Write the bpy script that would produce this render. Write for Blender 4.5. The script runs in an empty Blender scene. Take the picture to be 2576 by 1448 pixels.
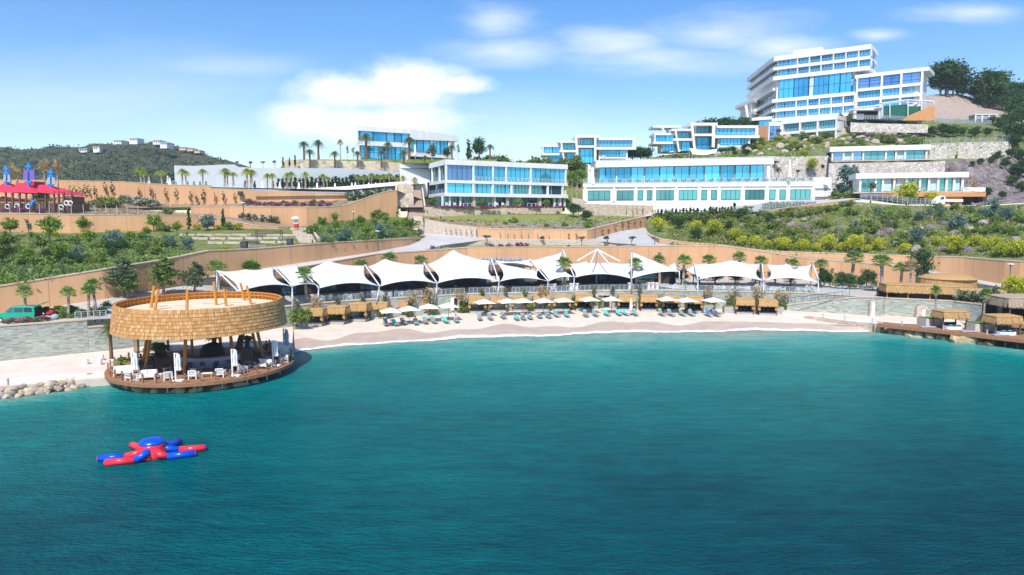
import bpy,bmesh,math,random
from mathutils import Vector,Matrix,noise
from mathutils.bvhtree import BVHTree
R=math.radians
random.seed(7)
scene=bpy.context.scene
col=scene.collection
# ------------------------------------------------------------------ camera, sky, sun, exposure
CZ=17.0;PITCH=R(5.95);FX=1717.0
cam_d=bpy.data.cameras.new('camera');cam=bpy.data.objects.new('camera',cam_d);col.objects.link(cam)
cam_d.sensor_width=36;cam_d.lens=24.0;cam_d.clip_start=0.5;cam_d.clip_end=6000
cam.location=(0,0,CZ);cam.rotation_euler=(R(90)-PITCH,0,0)
scene.camera=cam
scene.view_settings.view_transform='Standard';scene.view_settings.look='None'
scene.view_settings.gamma=1;scene.view_settings.exposure=0.42
SUN_EL=R(52);SUN_AZ=Vector((-0.2,-0.98))
SUN_AZ.normalize()
sd=bpy.data.lights.new('sun','SUN');sd.energy=4.0;sd.angle=R(0.5);sd.color=(1.0,0.955,0.89)
sun=bpy.data.objects.new('sun',sd);col.objects.link(sun)
tos=Vector((SUN_AZ.x*math.cos(SUN_EL),SUN_AZ.y*math.cos(SUN_EL),math.sin(SUN_EL)))
sun.rotation_euler=tos.to_track_quat('Z','Y').to_euler();sun.location=tos*300
def ray(u,v):
 dx=(u-1288.0)/FX;dz=-(v-724.0)/FX
 cp,sp=math.cos(PITCH),math.sin(PITCH)
 return Vector((dx,cp+dz*sp,-sp+dz*cp))
def PY(u,v,Y):
 d=ray(u,v);t=Y/d.y
 return Vector((d.x*t,Y,CZ+d.z*t))
def PZ(u,v,z):
 d=ray(u,v);t=(z-CZ)/d.z
 return Vector((d.x*t,d.y*t,z))
def proj(p):
 cp,sp=math.cos(PITCH),math.sin(PITCH)
 x,y,z=p[0],p[1],p[2]-CZ
 f=y*cp-z*sp;up=y*sp+z*cp
 return(1288+FX*x/f,724-FX*up/f)
ZO={'A':(0,480,2.6813),'B':(900,440,2.6813),'C':(1500,440,2.6813),'D':(2100,440,2.6813),'E':(2880,440,2.6813),'F':(2640,120,2.1467),'G':(0,960,2.6813),'H':(760,880,2.6813),'I':(1600,880,2.6813),'J':(2400,860,2.6813),'K':(2880,860,2.6813),'L':(340,1600,5.3667)}
def q(z,x,y):
 o=ZO[z]
 return((o[0]+x/o[2])/1.49068,(o[1]+y/o[2])/1.49068)
def PPM(z,Y):return ZO[z][2]*1.49068*FX/Y
# ------------------------------------------------------------------ world: physical sky with cumulus and cirrus
world=bpy.data.worlds.new('World');scene.world=world;world.use_nodes=True
wn=world.node_tree.nodes;wl=world.node_tree.links;wn.clear()
def W(t,**k):
 n=wn.new(t)
 for a,b in k.items():setattr(n,a,b)
 return n
def wm(op,a,b=None,clamp=False):
 n=W('ShaderNodeMath',operation=op);n.use_clamp=clamp
 for i,s in enumerate((a,b)):
  if s is None:continue
  if isinstance(s,(int,float)):n.inputs[i].default_value=s
  else:wl.new(s,n.inputs[i])
 return n.outputs[0]
out=W('ShaderNodeOutputWorld');bg=W('ShaderNodeBackground');wl.new(bg.outputs[0],out.inputs[0])
sky=W('ShaderNodeTexSky',sky_type='NISHITA');sky.sun_disc=False;sky.sun_elevation=SUN_EL
sky.sun_rotation=math.atan2(SUN_AZ.x,SUN_AZ.y);sky.altitude=0;sky.air_density=1.0;sky.dust_density=0.35;sky.ozone_density=2.5
hs=W('ShaderNodeHueSaturation');hs.inputs['Saturation'].default_value=1.32;hs.inputs['Value'].default_value=1.0;hs.inputs['Hue'].default_value=0.506
wl.new(sky.outputs[0],hs.inputs['Color'])
tc=W('ShaderNodeTexCoord');sep=W('ShaderNodeSeparateXYZ');wl.new(tc.outputs['Generated'],sep.inputs[0])
ys=wm('MAXIMUM',sep.outputs[1],0.05)
ca=wm('DIVIDE',sep.outputs[0],ys);ce=wm('DIVIDE',sep.outputs[2],ys)
cmb=W('ShaderNodeCombineXYZ');wl.new(ca,cmb.inputs[0]);wl.new(ce,cmb.inputs[1])
def blob(u,v,ru,rv):
 d=ray(u,v);a0=d.x/d.y;e0=d.z/d.y
 x=wm('DIVIDE',wm('SUBTRACT',ca,a0),ru/FX);y=wm('DIVIDE',wm('SUBTRACT',ce,e0),rv/FX)
 return wm('SUBTRACT',1.0,wm('SQRT',wm('ADD',wm('MULTIPLY',x,x),wm('MULTIPLY',y,y))))
def wnoise(scale,detail,rough,sx=1,sy=1):
 mp=W('ShaderNodeMapping');mp.inputs['Scale'].default_value=(sx,sy,1);wl.new(cmb.outputs[0],mp.inputs[0])
 n=W('ShaderNodeTexNoise');n.inputs['Scale'].default_value=scale;n.inputs['Detail'].default_value=detail
 n.inputs['Roughness'].default_value=rough;wl.new(mp.outputs[0],n.inputs['Vector']);return n.outputs[0]
def blobs(L):
 o=None
 for b in L:
  m=blob(*b);o=m if o is None else wm('MAXIMUM',o,m)
 return o
def wsm(x,lo,hi):
 n=W('ShaderNodeMapRange',interpolation_type='SMOOTHSTEP');wl.new(x,n.inputs[0])
 n.inputs[1].default_value=lo;n.inputs[2].default_value=hi;return n.outputs[0]
n1=wnoise(9,8,0.62,1,1.5);n2=wnoise(5,7,0.6,0.6,2.2)
big=blobs([(945,240,320,75),(1035,205,215,70),(850,225,175,65),(980,310,340,90),(760,300,160,70),(1150,215,130,40)])
f1=wsm(wm('ADD',big,wm('MULTIPLY',wm('SUBTRACT',n1,0.5),1.5)),0.0,1.0)
thin=blobs([(1240,60,140,70),(1270,130,240,60),(1560,115,230,60),(1800,85,260,80),(1960,120,200,50),(2210,90,90,22),(1660,150,380,60),(2470,30,200,40)])
f2=wm('MULTIPLY',wsm(wm('ADD',thin,wm('MULTIPLY',wm('SUBTRACT',n2,0.5),2.2)),0.0,1.3),0.62)
veil=blobs([(250,250,650,150),(560,330,500,130),(1300,360,800,150),(2400,400,500,200),(560,170,300,40)])
f3=wm('MULTIPLY',wsm(wm('ADD',veil,wm('MULTIPLY',wm('SUBTRACT',n2,0.45),1.5)),-0.1,1.3),0.28)
cl=wm('MAXIMUM',wm('MAXIMUM',f1,f2),f3)
cl=wm('MULTIPLY',cl,wsm(sep.outputs[1],0.02,0.25))
mix=W('ShaderNodeMixRGB');wl.new(cl,mix.inputs[0]);wl.new(hs.outputs[0],mix.inputs[1]);mix.inputs[2].default_value=(6.8,6.9,7.0,1)
wl.new(mix.outputs[0],bg.inputs[0]);bg.inputs[1].default_value=0.145
# ------------------------------------------------------------------ materials
M={}
def newmat(name):
 m=bpy.data.materials.new(name);m.use_nodes=True
 nt=m.node_tree;bs=nt.nodes['Principled BSDF'];M[name]=m
 return m,nt,bs
def N(nt,t,ins=None,**k):
 n=nt.nodes.new(t)
 for a,b in k.items():setattr(n,a,b)
 for a,b in(ins or{}).items():
  if hasattr(b,'is_output')or isinstance(b,bpy.types.NodeSocket):nt.links.new(b,n.inputs[a])
  else:n.inputs[a].default_value=b
 return n
def c4(c):return(c[0],c[1],c[2],1)
def ramp(nt,fac,stops):
 r=nt.nodes.new('ShaderNodeValToRGB');nt.links.new(fac,r.inputs[0])
 e=r.color_ramp.elements
 while len(e)<len(stops):e.new(0.5)
 for i,(p,c)in enumerate(stops):e[i].position=p;e[i].color=c4(c)
 return r.outputs[0]
def bump(nt,bs,h,s,d=0.1):
 b=N(nt,'ShaderNodeBump',{'Height':h,'Strength':s,'Distance':d});nt.links.new(b.outputs[0],bs.inputs['Normal'])
def pos(nt,sc=(1,1,1)):
 g=nt.nodes.new('ShaderNodeNewGeometry');m=N(nt,'ShaderNodeMapping',{'Vector':g.outputs['Position'],'Scale':sc})
 return m.outputs[0]
def obj_c(nt,sc=(1,1,1)):
 g=nt.nodes.new('ShaderNodeTexCoord');m=N(nt,'ShaderNodeMapping',{'Vector':g.outputs['Object'],'Scale':sc})
 return m.outputs[0]
def noisy(name,stops,scale=1.0,rough=0.8,sc=(1,1,1),detail=6,b=0.0,bd=0.1,metal=0.0,spec=0.3,objc=False,nr=0.6):
 m,nt,bs=newmat(name)
 v=obj_c(nt,sc)if objc else pos(nt,sc)
 n=N(nt,'ShaderNodeTexNoise',{'Vector':v,'Scale':scale,'Detail':detail,'Roughness':nr})
 c=ramp(nt,n.outputs[0],stops);nt.links.new(c,bs.inputs['Base Color'])
 bs.inputs['Roughness'].default_value=rough;bs.inputs['Metallic'].default_value=metal
 bs.inputs['Specular IOR Level'].default_value=spec
 if b:bump(nt,bs,n.outputs[0],b,bd)
 return m
def plain(name,c,rough=0.6,metal=0.0,var=0.12,scale=3.0,spec=0.4):
 lo=tuple(max(0,x*(1-var))for x in c);hi=tuple(min(1,x*(1+var))for x in c)
 return noisy(name,[(0.3,lo),(0.7,hi)],scale,rough,metal=metal,spec=spec)
noisy('white_render',[(0.25,(.70,.695,.68)),(0.6,(.82,.815,.80)),(0.8,(.84,.835,.82))],0.35,0.75,(1,1,.35),8)
plain('white_metal',(.78,.79,.80),0.45,var=.05);plain('white_paint',(.82,.82,.80),0.5,var=.05)
noisy('fabric_white',[(0.3,(.80,.78,.74)),(0.7,(.86,.84,.80))],0.4,0.85)
noisy('fabric_beige',[(0.3,(.70,.64,.55)),(0.7,(.80,.74,.65))],2,0.9)
noisy('pale_wall',[(0.3,(.43,.48,.49)),(0.7,(.49,.54,.55))],0.2,0.85,(1,1,.4))
def render_wall(name,base,dark):
 m,nt,bs=newmat(name)
 a=N(nt,'ShaderNodeTexNoise',{'Vector':pos(nt,(1,1,.12)),'Scale':0.9,'Detail':7.0,'Roughness':.7})
 b_=N(nt,'ShaderNodeTexNoise',{'Vector':pos(nt),'Scale':0.12,'Detail':4.0})
 c1=ramp(nt,a.outputs[0],[(0.30,dark),(0.5,base),(0.75,tuple(x*1.1 for x in base))])
 c2=ramp(nt,b_.outputs[0],[(0.35,tuple(x*.86 for x in base)),(0.6,base)])
 mx=N(nt,'ShaderNodeMixRGB',{0:0.45,1:c1,2:c2});nt.links.new(mx.outputs[0],bs.inputs['Base Color'])
 uv=nt.nodes.new('ShaderNodeUVMap');su=N(nt,'ShaderNodeSeparateXYZ',{0:uv.outputs[0]});jd=N(nt,'ShaderNodeMath',{0:su.outputs[0],1:6.5},operation='MODULO');jl=N(nt,'ShaderNodeMath',{0:jd.outputs[0],1:.09},operation='LESS_THAN')
 pn=N(nt,'ShaderNodeMath',{0:su.outputs[0],1:6.5},operation='DIVIDE');pf=N(nt,'ShaderNodeMath',{0:pn.outputs[0]},operation='FLOOR');wv=N(nt,'ShaderNodeTexWhiteNoise',{'W':pf.outputs[0]},noise_dimensions='1D')
 pk=ramp(nt,wv.outputs['Value'],[(0,(.90,.90,.90)),(1,(1.04,1.04,1.04))]);m3=N(nt,'ShaderNodeMixRGB',{0:1.0,1:mx.outputs[0],2:pk},blend_type='MULTIPLY');m4=N(nt,'ShaderNodeMixRGB',{0:jl.outputs[0],1:m3.outputs[0],2:c4(tuple(x*.8 for x in dark))})
 st=N(nt,'ShaderNodeTexNoise',{'Vector':pos(nt,(1,1,.05)),'Scale':2.2,'Detail':5.0,'Roughness':.7});sk=ramp(nt,st.outputs[0],[(.60,(1,1,1)),(.74,(.72,.68,.66))]);m5=N(nt,'ShaderNodeMixRGB',{0:.8,1:m4.outputs[0],2:sk},blend_type='MULTIPLY');nt.links.new(m5.outputs[0],bs.inputs['Base Color'])
 f=N(nt,'ShaderNodeTexNoise',{'Vector':pos(nt),'Scale':12.0,'Detail':3.0});bump(nt,bs,f.outputs[0],.25,.03)
 bs.inputs['Roughness'].default_value=.9;bs.inputs['Specular IOR Level'].default_value=.15
render_wall('orange_render',(.66,.385,.205),(.52,.30,.16))
noisy('coping',[(0.3,(.55,.42,.30)),(0.7,(.70,.56,.42))],1.0,.85)
def brickmat(name,c1,c2,mort,w,h,msize=.015,bias=0.0,extra=None):
 m,nt,bs=newmat(name)
 uv=nt.nodes.new('ShaderNodeUVMap')
 b_=N(nt,'ShaderNodeTexBrick',{'Vector':uv.outputs[0],'Color1':c4(c1),'Color2':c4(c2),'Mortar':c4(mort),'Scale':1.0,'Mortar Size':msize,'Bias':bias,'Brick Width':w,'Row Height':h,'Mortar Smooth':.3})
 n=N(nt,'ShaderNodeTexNoise',{'Vector':uv.outputs[0],'Scale':0.55,'Detail':6.0})
 wv=N(nt,'ShaderNodeTexWhiteNoise',{});
 mp=N(nt,'ShaderNodeMapping',{'Vector':uv.outputs[0],'Scale':(1/w,1/h,1)})
 fl=N(nt,'ShaderNodeVectorMath',{0:mp.outputs[0]},operation='FLOOR');nt.links.new(fl.outputs[0],wv.inputs['Vector'])
 k=ramp(nt,wv.outputs['Value'],extra or[(0,(.7,.7,.7)),(1,(1.25,1.25,1.25))])
 mx=N(nt,'ShaderNodeMixRGB',{0:.75,1:b_.outputs[0],2:k},blend_type='MULTIPLY')
 k2=ramp(nt,n.outputs[0],[(0.3,(.8,.8,.8)),(0.7,(1.1,1.1,1.1))])
 m2=N(nt,'ShaderNodeMixRGB',{0:.6,1:mx.outputs[0],2:k2},blend_type='MULTIPLY')
 nt.links.new(m2.outputs[0],bs.inputs['Base Color']);bs.inputs['Roughness'].default_value=.85
 bump(nt,bs,b_.outputs['Fac'],-.5,.04)
brickmat('slate_cladding',(.46,.49,.43),(.34,.37,.34),(.30,.31,.28),.62,.13,.012,0,[(0,(.55,.57,.55)),(.4,(.95,.97,.93)),(.85,(1.15,1.15,1.1)),(1,(1.25,1.1,.95))])
brickmat('beige_masonry',(.60,.47,.36),(.50,.39,.30),(.48,.39,.31),.55,.24,.03)
brickmat('pink_paving',(.60,.42,.32),(.54,.38,.29),(.45,.33,.26),.6,.3,.02)
def rubble(name,c1,c2,c3,mort,scale,stretch=1.0):
 m,nt,bs=newmat(name)
 v=pos(nt,(1,1,stretch))
 vo=N(nt,'ShaderNodeTexVoronoi',{'Vector':v,'Scale':scale},feature='F1')
 vd=N(nt,'ShaderNodeTexVoronoi',{'Vector':v,'Scale':scale},feature='DISTANCE_TO_EDGE')
 sp=N(nt,'ShaderNodeSeparateColor',{0:vo.outputs['Color']})
 k=ramp(nt,sp.outputs[0],[(0,c1),(.5,c2),(1,c3)])
 e=ramp(nt,vd.outputs['Distance'],[(0.02,(0,0,0)),(0.09,(1,1,1))])
 mx=N(nt,'ShaderNodeMixRGB',{0:e,1:c4(mort),2:k});nt.links.new(mx.outputs[0],bs.inputs['Base Color'])
 bs.inputs['Roughness'].default_value=.9;bump(nt,bs,e,.6,.06)
rubble('rubble_white',(.50,.44,.37),(.68,.62,.54),(.76,.72,.66),(.40,.34,.28),1.35)
rubble('rubble_warm',(.34,.31,.30),(.62,.50,.36),(.70,.58,.44),(.60,.50,.38),0.9)
rubble('stone_beige',(.54,.43,.33),(.64,.52,.41),(.70,.58,.48),(.52,.42,.33),2.2,1.5)
noisy('sand',[(0.3,(.58,.48,.36)),(0.5,(.70,.60,.48)),(0.7,(.78,.69,.57))],0.7,.95,detail=12,b=.8,bd=.18,nr=.8)
noisy('promenade',[(0.25,(.62,.50,.40)),(0.7,(.76,.66,.56))],0.35,.9,detail=9,nr=.7)
noisy('concrete_road',[(0.3,(.44,.42,.40)),(0.7,(.54,.52,.49))],.25,.9,detail=8)
noisy('terrace_paving',[(0.3,(.42,.39,.35)),(0.7,(.55,.51,.46))],.5,.85)
noisy('lawn',[(0.25,(.16,.19,.035)),(0.5,(.22,.25,.05)),(0.75,(.32,.30,.09))],.5,.95,detail=10,b=.5,nr=.75)
noisy('green_ground',[(0.3,(.06,.11,.02)),(0.48,(.14,.19,.035)),(0.62,(.25,.20,.10)),(0.8,(.36,.28,.20))],.28,.95,detail=10,b=.6,bd=.3,nr=.72)
noisy('soil',[(0.25,(.16,.15,.05)),(0.5,(.34,.23,.15)),(0.75,(.44,.32,.22))],.4,.95,detail=10,b=.6,bd=.3,nr=.72)
noisy('rocky_ground',[(0.3,(.07,.12,.025)),(0.48,(.14,.19,.04)),(0.58,(.24,.21,.14)),(0.78,(.40,.34,.32))],.30,.95,detail=12,b=.8,bd=.5,nr=.75)
noisy('rock_face',[(0.3,(.07,.06,.065)),(0.45,(.17,.14,.14)),(0.58,(.33,.28,.26)),(0.75,(.44,.36,.27))],.5,.9,(1,1,.5),12,1.0,.8,nr=.75)
noisy('scree',[(0.25,(.28,.21,.16)),(0.5,(.40,.31,.25)),(0.75,(.50,.41,.34))],.6,.95,detail=12,b=.8,bd=.3,nr=.8)
noisy('far_hill',[(0.3,(.06,.08,.04)),(0.48,(.10,.115,.06)),(0.56,(.18,.16,.10)),(0.7,(.34,.29,.22))],.045,1.0,detail=14,b=1.0,bd=6,nr=.78)
noisy('boulder',[(0.3,(.30,.24,.20)),(0.5,(.46,.38,.31)),(0.75,(.58,.49,.41))],.9,.9,detail=8,b=.5)
noisy('boulder_ochre',[(0.3,(.30,.22,.15)),(0.45,(.50,.36,.20)),(0.7,(.66,.52,.34))],1.3,.8,detail=8,b=.5)
noisy('boulder_grey',[(0.3,(.14,.12,.12)),(0.5,(.28,.25,.22)),(0.75,(.44,.40,.35))],1.3,.8,detail=8,b=.5)
noisy('boulder_wet',[(0.3,(.05,.045,.03)),(0.55,(.14,.11,.06)),(0.8,(.22,.17,.09))],1.0,.5,detail=8,b=.5)
plain('dark_metal',(.06,.07,.08),.5);plain('steel',(.52,.56,.60),.4,metal=.3,var=.05);plain('lamp_post_green',(.08,.13,.13),.5)
plain('dark_frame',(.035,.05,.06),.4);plain('black_rattan',(.035,.035,.04),.7);plain('grey_rattan',(.26,.25,.24),.8)
plain('blue_plastic',(.02,.25,.75),.35);plain('turquoise_cloth',(.08,.62,.66),.8);plain('blue_cloth',(.03,.14,.5),.8)
plain('red_canvas',(.62,.03,.08),.8);plain('brown_wood',(.16,.085,.05),.7);plain('red_paint',(.6,.03,.03),.5);plain('violet_banner',(.2,.12,.5),.7)
plain('green_car_paint',(.0,.38,.22),.25,spec=.6,var=.03);plain('white_car_paint',(.8,.81,.8),.25,spec=.6,var=.03);plain('rubber',(.02,.02,.02),.8)
plain('skin',(.50,.28,.19),.55);plain('hair_dark',(.03,.02,.015),.7);plain('swim_red',(.5,.03,.06),.8);plain('swim_navy',(.03,.05,.18),.8);plain('hi_vis',(.65,.85,.03),.7)
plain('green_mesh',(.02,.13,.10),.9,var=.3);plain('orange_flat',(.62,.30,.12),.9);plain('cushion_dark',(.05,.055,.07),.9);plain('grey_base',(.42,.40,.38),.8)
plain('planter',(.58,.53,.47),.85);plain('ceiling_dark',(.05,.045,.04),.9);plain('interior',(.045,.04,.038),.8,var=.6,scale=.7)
plain('rope',(.42,.27,.14),.9);plain('mural',(.36,.42,.52),.8);plain('solar_grey',(.34,.38,.40),.6)
noisy('deck_wood',[(0.3,(.26,.125,.065)),(0.6,(.37,.18,.095)),(0.8,(.45,.24,.13))],1.2,.7,(.3,6,1),6)
noisy('roof_boards',[(0.3,(.72,.56,.36)),(0.7,(.82,.68,.48))],1.2,.75,(.6,.6,1),8)
noisy('honey_wood',[(0.3,(.52,.20,.03)),(0.7,(.66,.30,.06))],3,.55,(3,3,.4),5)
noisy('thatch',[(0.3,(.26,.14,.05)),(0.5,(.48,.29,.12)),(0.72,(.66,.44,.21))],9,.95,(1,1,.12),8,.9,.05,nr=.75)
noisy('thatch_grey',[(0.25,(.22,.17,.11)),(0.5,(.42,.33,.23)),(0.75,(.55,.45,.33))],9,.95,(1,1,.12),8,.9,.05,nr=.75)
noisy('palm_trunk',[(0.35,(.16,.12,.09)),(0.5,(.36,.30,.25)),(0.7,(.55,.49,.43))],1.5,.95,(1,1,4),4,.9,.06,objc=True)
noisy('date_trunk',[(0.35,(.10,.055,.035)),(0.65,(.26,.16,.10))],3,.95,(1,1,3),4,.9,.06,objc=True)
noisy('bark',[(0.35,(.16,.12,.09)),(0.7,(.34,.28,.22))],4,.95,(1,1,.4),4,objc=True)
def shingle():
 m,nt,bs=newmat('cedar_shingle')
 g=nt.nodes.new('ShaderNodeNewGeometry')
 k=ramp(nt,g.outputs['Random Per Island'],[(0,(.50,.235,.075)),(.35,(.60,.29,.095)),(.7,(.67,.35,.125)),(.93,(.75,.44,.19)),(1,(.50,.25,.10))])
 n=N(nt,'ShaderNodeTexNoise',{'Vector':pos(nt,(4,4,.5)),'Scale':3.0,'Detail':6.0})
 k2=ramp(nt,n.outputs[0],[(0.3,(.75,.75,.75)),(0.7,(1.1,1.1,1.1))])
 mx=N(nt,'ShaderNodeMixRGB',{0:.8,1:k,2:k2},blend_type='MULTIPLY');nt.links.new(mx.outputs[0],bs.inputs['Base Color'])
 bs.inputs['Roughness'].default_value=.8
shingle()
def inflatable(name,c):
 m,nt,bs=newmat(name);bs.inputs['Base Color'].default_value=c4(c);bs.inputs['Roughness'].default_value=.3
 n=N(nt,'ShaderNodeTexNoise',{'Vector':pos(nt),'Scale':3.0,'Detail':4.0});bump(nt,bs,n.outputs[0],.3,.06)
 nt.links.new(ramp(nt,n.outputs[0],[(.3,tuple(x*.9 for x in c)),(.7,c)]),bs.inputs['Base Color'])
inflatable('vinyl_red',(.85,.035,.06));inflatable('vinyl_blue',(.0,.085,.62))
def glassmat(name,c,c2,sc=.35,rough=.06,metal=.55):
 m,nt,bs=newmat(name)
 n=N(nt,'ShaderNodeTexNoise',{'Vector':pos(nt,(1,1,.25)),'Scale':sc,'Detail':3.0})
 g=nt.nodes.new('ShaderNodeObjectInfo')
 a=N(nt,'ShaderNodeMath',{0:n.outputs[0],1:g.outputs['Random']},operation='ADD')
 b_=N(nt,'ShaderNodeMath',{0:a.outputs[0],1:.5},operation='MULTIPLY')
 nt.links.new(ramp(nt,b_.outputs[0],[(.25,c2),(.5,c),(.75,tuple(min(1,x*1.25)for x in c))]),bs.inputs['Base Color'])
 bs.inputs['Roughness'].default_value=rough;bs.inputs['Metallic'].default_value=metal
 w=N(nt,'ShaderNodeTexNoise',{'Vector':pos(nt),'Scale':.5,'Detail':2.0});bump(nt,bs,w.outputs[0],.06,.2)
glassmat('glass_azure',(.10,.50,.74),(.04,.30,.52));glassmat('glass_violet',(.20,.36,.66),(.10,.24,.50))
glassmat('glass_teal',(.10,.36,.42),(.04,.17,.22));glassmat('glass_dark',(.05,.14,.19),(.02,.05,.08))
plain('curtain',(.50,.66,.72),.8)
def railglass():
 m,nt,bs=newmat('rail_glass');bs.inputs['Base Color'].default_value=(.45,.72,.76,1);bs.inputs['Roughness'].default_value=.05
 bs.inputs['Alpha'].default_value=.09
 n=N(nt,'ShaderNodeTexNoise',{'Vector':pos(nt),'Scale':.4});nt.links.new(ramp(nt,n.outputs[0],[(.3,(.38,.66,.72)),(.7,(.5,.78,.8))]),bs.inputs['Base Color'])
railglass()
def leafmat(name,cs,trans=.0):
 m,nt,bs=newmat(name)
 g=nt.nodes.new('ShaderNodeNewGeometry');oi=nt.nodes.new('ShaderNodeObjectInfo')
 a=N(nt,'ShaderNodeMath',{0:oi.outputs['Random'],1:.30},operation='MULTIPLY')
 b_=N(nt,'ShaderNodeMath',{0:g.outputs['Random Per Island'],1:.70},operation='MULTIPLY')
 s=N(nt,'ShaderNodeMath',{0:a.outputs[0],1:b_.outputs[0]},operation='ADD')
 k=ramp(nt,s.outputs[0],[(i/(len(cs)-1)if len(cs)>1 else 0,c)for i,c in enumerate(cs)])
 nt.links.new(k,bs.inputs['Base Color']);bs.inputs['Roughness'].default_value=.65;bs.inputs['Specular IOR Level'].default_value=.25
 tr=N(nt,'ShaderNodeBsdfTranslucent',{'Color':k});ms=N(nt,'ShaderNodeMixShader',{0:.3,1:bs.outputs[0],2:tr.outputs[0]})
 nt.links.new(ms.outputs[0],nt.nodes['Material Output'].inputs['Surface'])
leafmat('leaf_pine',[(.10,.17,.018),(.20,.32,.035),(.34,.46,.07)])
leafmat('leaf_dark',[(.025,.07,.022),(.06,.135,.04),(.11,.20,.06)])
leafmat('leaf_green',[(.08,.14,.03),(.18,.27,.06),(.33,.40,.11)])
leafmat('leaf_olive',[(.08,.13,.06),(.15,.21,.10),(.25,.31,.18)])
leafmat('leaf_silver',[(.07,.15,.12),(.14,.24,.19),(.26,.36,.30)])
leafmat('leaf_white_shrub',[(.30,.36,.32),(.5,.55,.5),(.62,.66,.6)])
leafmat('leaf_yellow',[(.36,.40,.03),(.60,.57,.04),(.82,.72,.06)])
leafmat('leaf_lime',[(.15,.24,.02),(.32,.42,.04),(.52,.56,.08)])
leafmat('leaf_palm',[(.09,.19,.03),(.18,.32,.06),(.34,.46,.13)])
leafmat('leaf_date',[(.10,.14,.06),(.18,.23,.09),(.30,.33,.14)])
leafmat('leaf_rust',[(.22,.08,.03),(.32,.14,.05),(.18,.17,.05)])
leafmat('leaf_dry',[(.34,.24,.10),(.48,.36,.18),(.60,.48,.26)])
leafmat('leaf_maquis',[(.055,.075,.04),(.10,.125,.07),(.17,.19,.12)])
leafmat('flower_white',[(.62,.64,.55),(.78,.78,.70),(.82,.82,.76)])
leafmat('flower_purple',[(.28,.04,.22),(.42,.07,.34),(.36,.03,.16)])
leafmat('flower_pink',[(.55,.10,.22),(.62,.25,.34),(.4,.06,.12)])
def water():
 m,nt,bs=newmat('sea_water')
 g=nt.nodes.new('ShaderNodeNewGeometry');sp=N(nt,'ShaderNodeSeparateXYZ',{0:g.outputs['Position']})
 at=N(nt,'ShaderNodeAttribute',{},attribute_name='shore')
 n=N(nt,'ShaderNodeTexNoise',{'Vector':pos(nt,(1,1.7,1)),'Scale':.04,'Detail':6.0,'Roughness':.6})
 n2_=N(nt,'ShaderNodeTexNoise',{'Vector':pos(nt,(.5,2.2,1)),'Scale':.25,'Detail':6.0,'Roughness':.65})
 a=N(nt,'ShaderNodeMath',{0:n.outputs[0],1:.5},operation='SUBTRACT');a2=N(nt,'ShaderNodeMath',{0:a.outputs[0],1:.55},operation='MULTIPLY')
 b1=N(nt,'ShaderNodeMath',{0:n2_.outputs[0],1:.5},operation='SUBTRACT');b2=N(nt,'ShaderNodeMath',{0:b1.outputs[0],1:.30},operation='MULTIPLY')
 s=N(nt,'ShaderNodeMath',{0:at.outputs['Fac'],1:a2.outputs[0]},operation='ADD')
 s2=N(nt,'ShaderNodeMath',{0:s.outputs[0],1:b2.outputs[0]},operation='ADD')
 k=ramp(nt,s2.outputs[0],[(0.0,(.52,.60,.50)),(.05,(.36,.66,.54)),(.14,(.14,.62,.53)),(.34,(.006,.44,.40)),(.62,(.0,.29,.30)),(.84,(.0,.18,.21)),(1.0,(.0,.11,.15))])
 w3=N(nt,'ShaderNodeTexNoise',{'Vector':pos(nt,(.5,1.8,1)),'Scale':.8,'Detail':7.0,'Roughness':.7});kk=ramp(nt,w3.outputs[0],[(.32,(.72,.76,.78)),(.5,(1,1,1)),(.68,(1.35,1.25,1.2))]);mw=N(nt,'ShaderNodeMixRGB',{0:1.0,1:k,2:kk},blend_type='MULTIPLY')
 nt.links.new(mw.outputs[0],bs.inputs['Base Color']);bs.inputs['Roughness'].default_value=.2;bs.inputs['IOR'].default_value=1.14
 bs.inputs['Specular IOR Level'].default_value=.14
 w1=N(nt,'ShaderNodeTexNoise',{'Vector':pos(nt,(.55,1.5,1)),'Scale':.5,'Detail':10.0,'Roughness':.68,'Distortion':.5})
 w2=N(nt,'ShaderNodeTexNoise',{'Vector':pos(nt,(.8,1.9,1)),'Scale':2.2,'Detail':5.0,'Roughness':.6})
 sm=N(nt,'ShaderNodeMath',{0:w1.outputs[0],1:w2.outputs[0]},operation='ADD')
 bump(nt,bs,sm.outputs[0],1.0,1.5)
water()
def foam():
 m,nt,bs=newmat('sea_foam');bs.inputs['Base Color'].default_value=(.86,.87,.85,1);bs.inputs['Roughness'].default_value=.7
 n=N(nt,'ShaderNodeTexNoise',{'Vector':pos(nt,(.5,1.6,1)),'Scale':1.4,'Detail':9.0,'Roughness':.75})
 uv=nt.nodes.new('ShaderNodeUVMap');sp=N(nt,'ShaderNodeSeparateXYZ',{0:uv.outputs[0]})
 pk=N(nt,'ShaderNodeMath',{0:sp.outputs[1],1:.5},operation='SUBTRACT');ab=N(nt,'ShaderNodeMath',{0:pk.outputs[0]},operation='ABSOLUTE')
 e=N(nt,'ShaderNodeMath',{0:ab.outputs[0],1:.75},operation='MULTIPLY');d=N(nt,'ShaderNodeMath',{0:n.outputs[0],1:e.outputs[0]},operation='SUBTRACT')
 r=N(nt,'ShaderNodeMapRange',{0:d.outputs[0],1:.24,2:.40});nt.links.new(r.outputs[0],bs.inputs['Alpha'])
foam()
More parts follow.
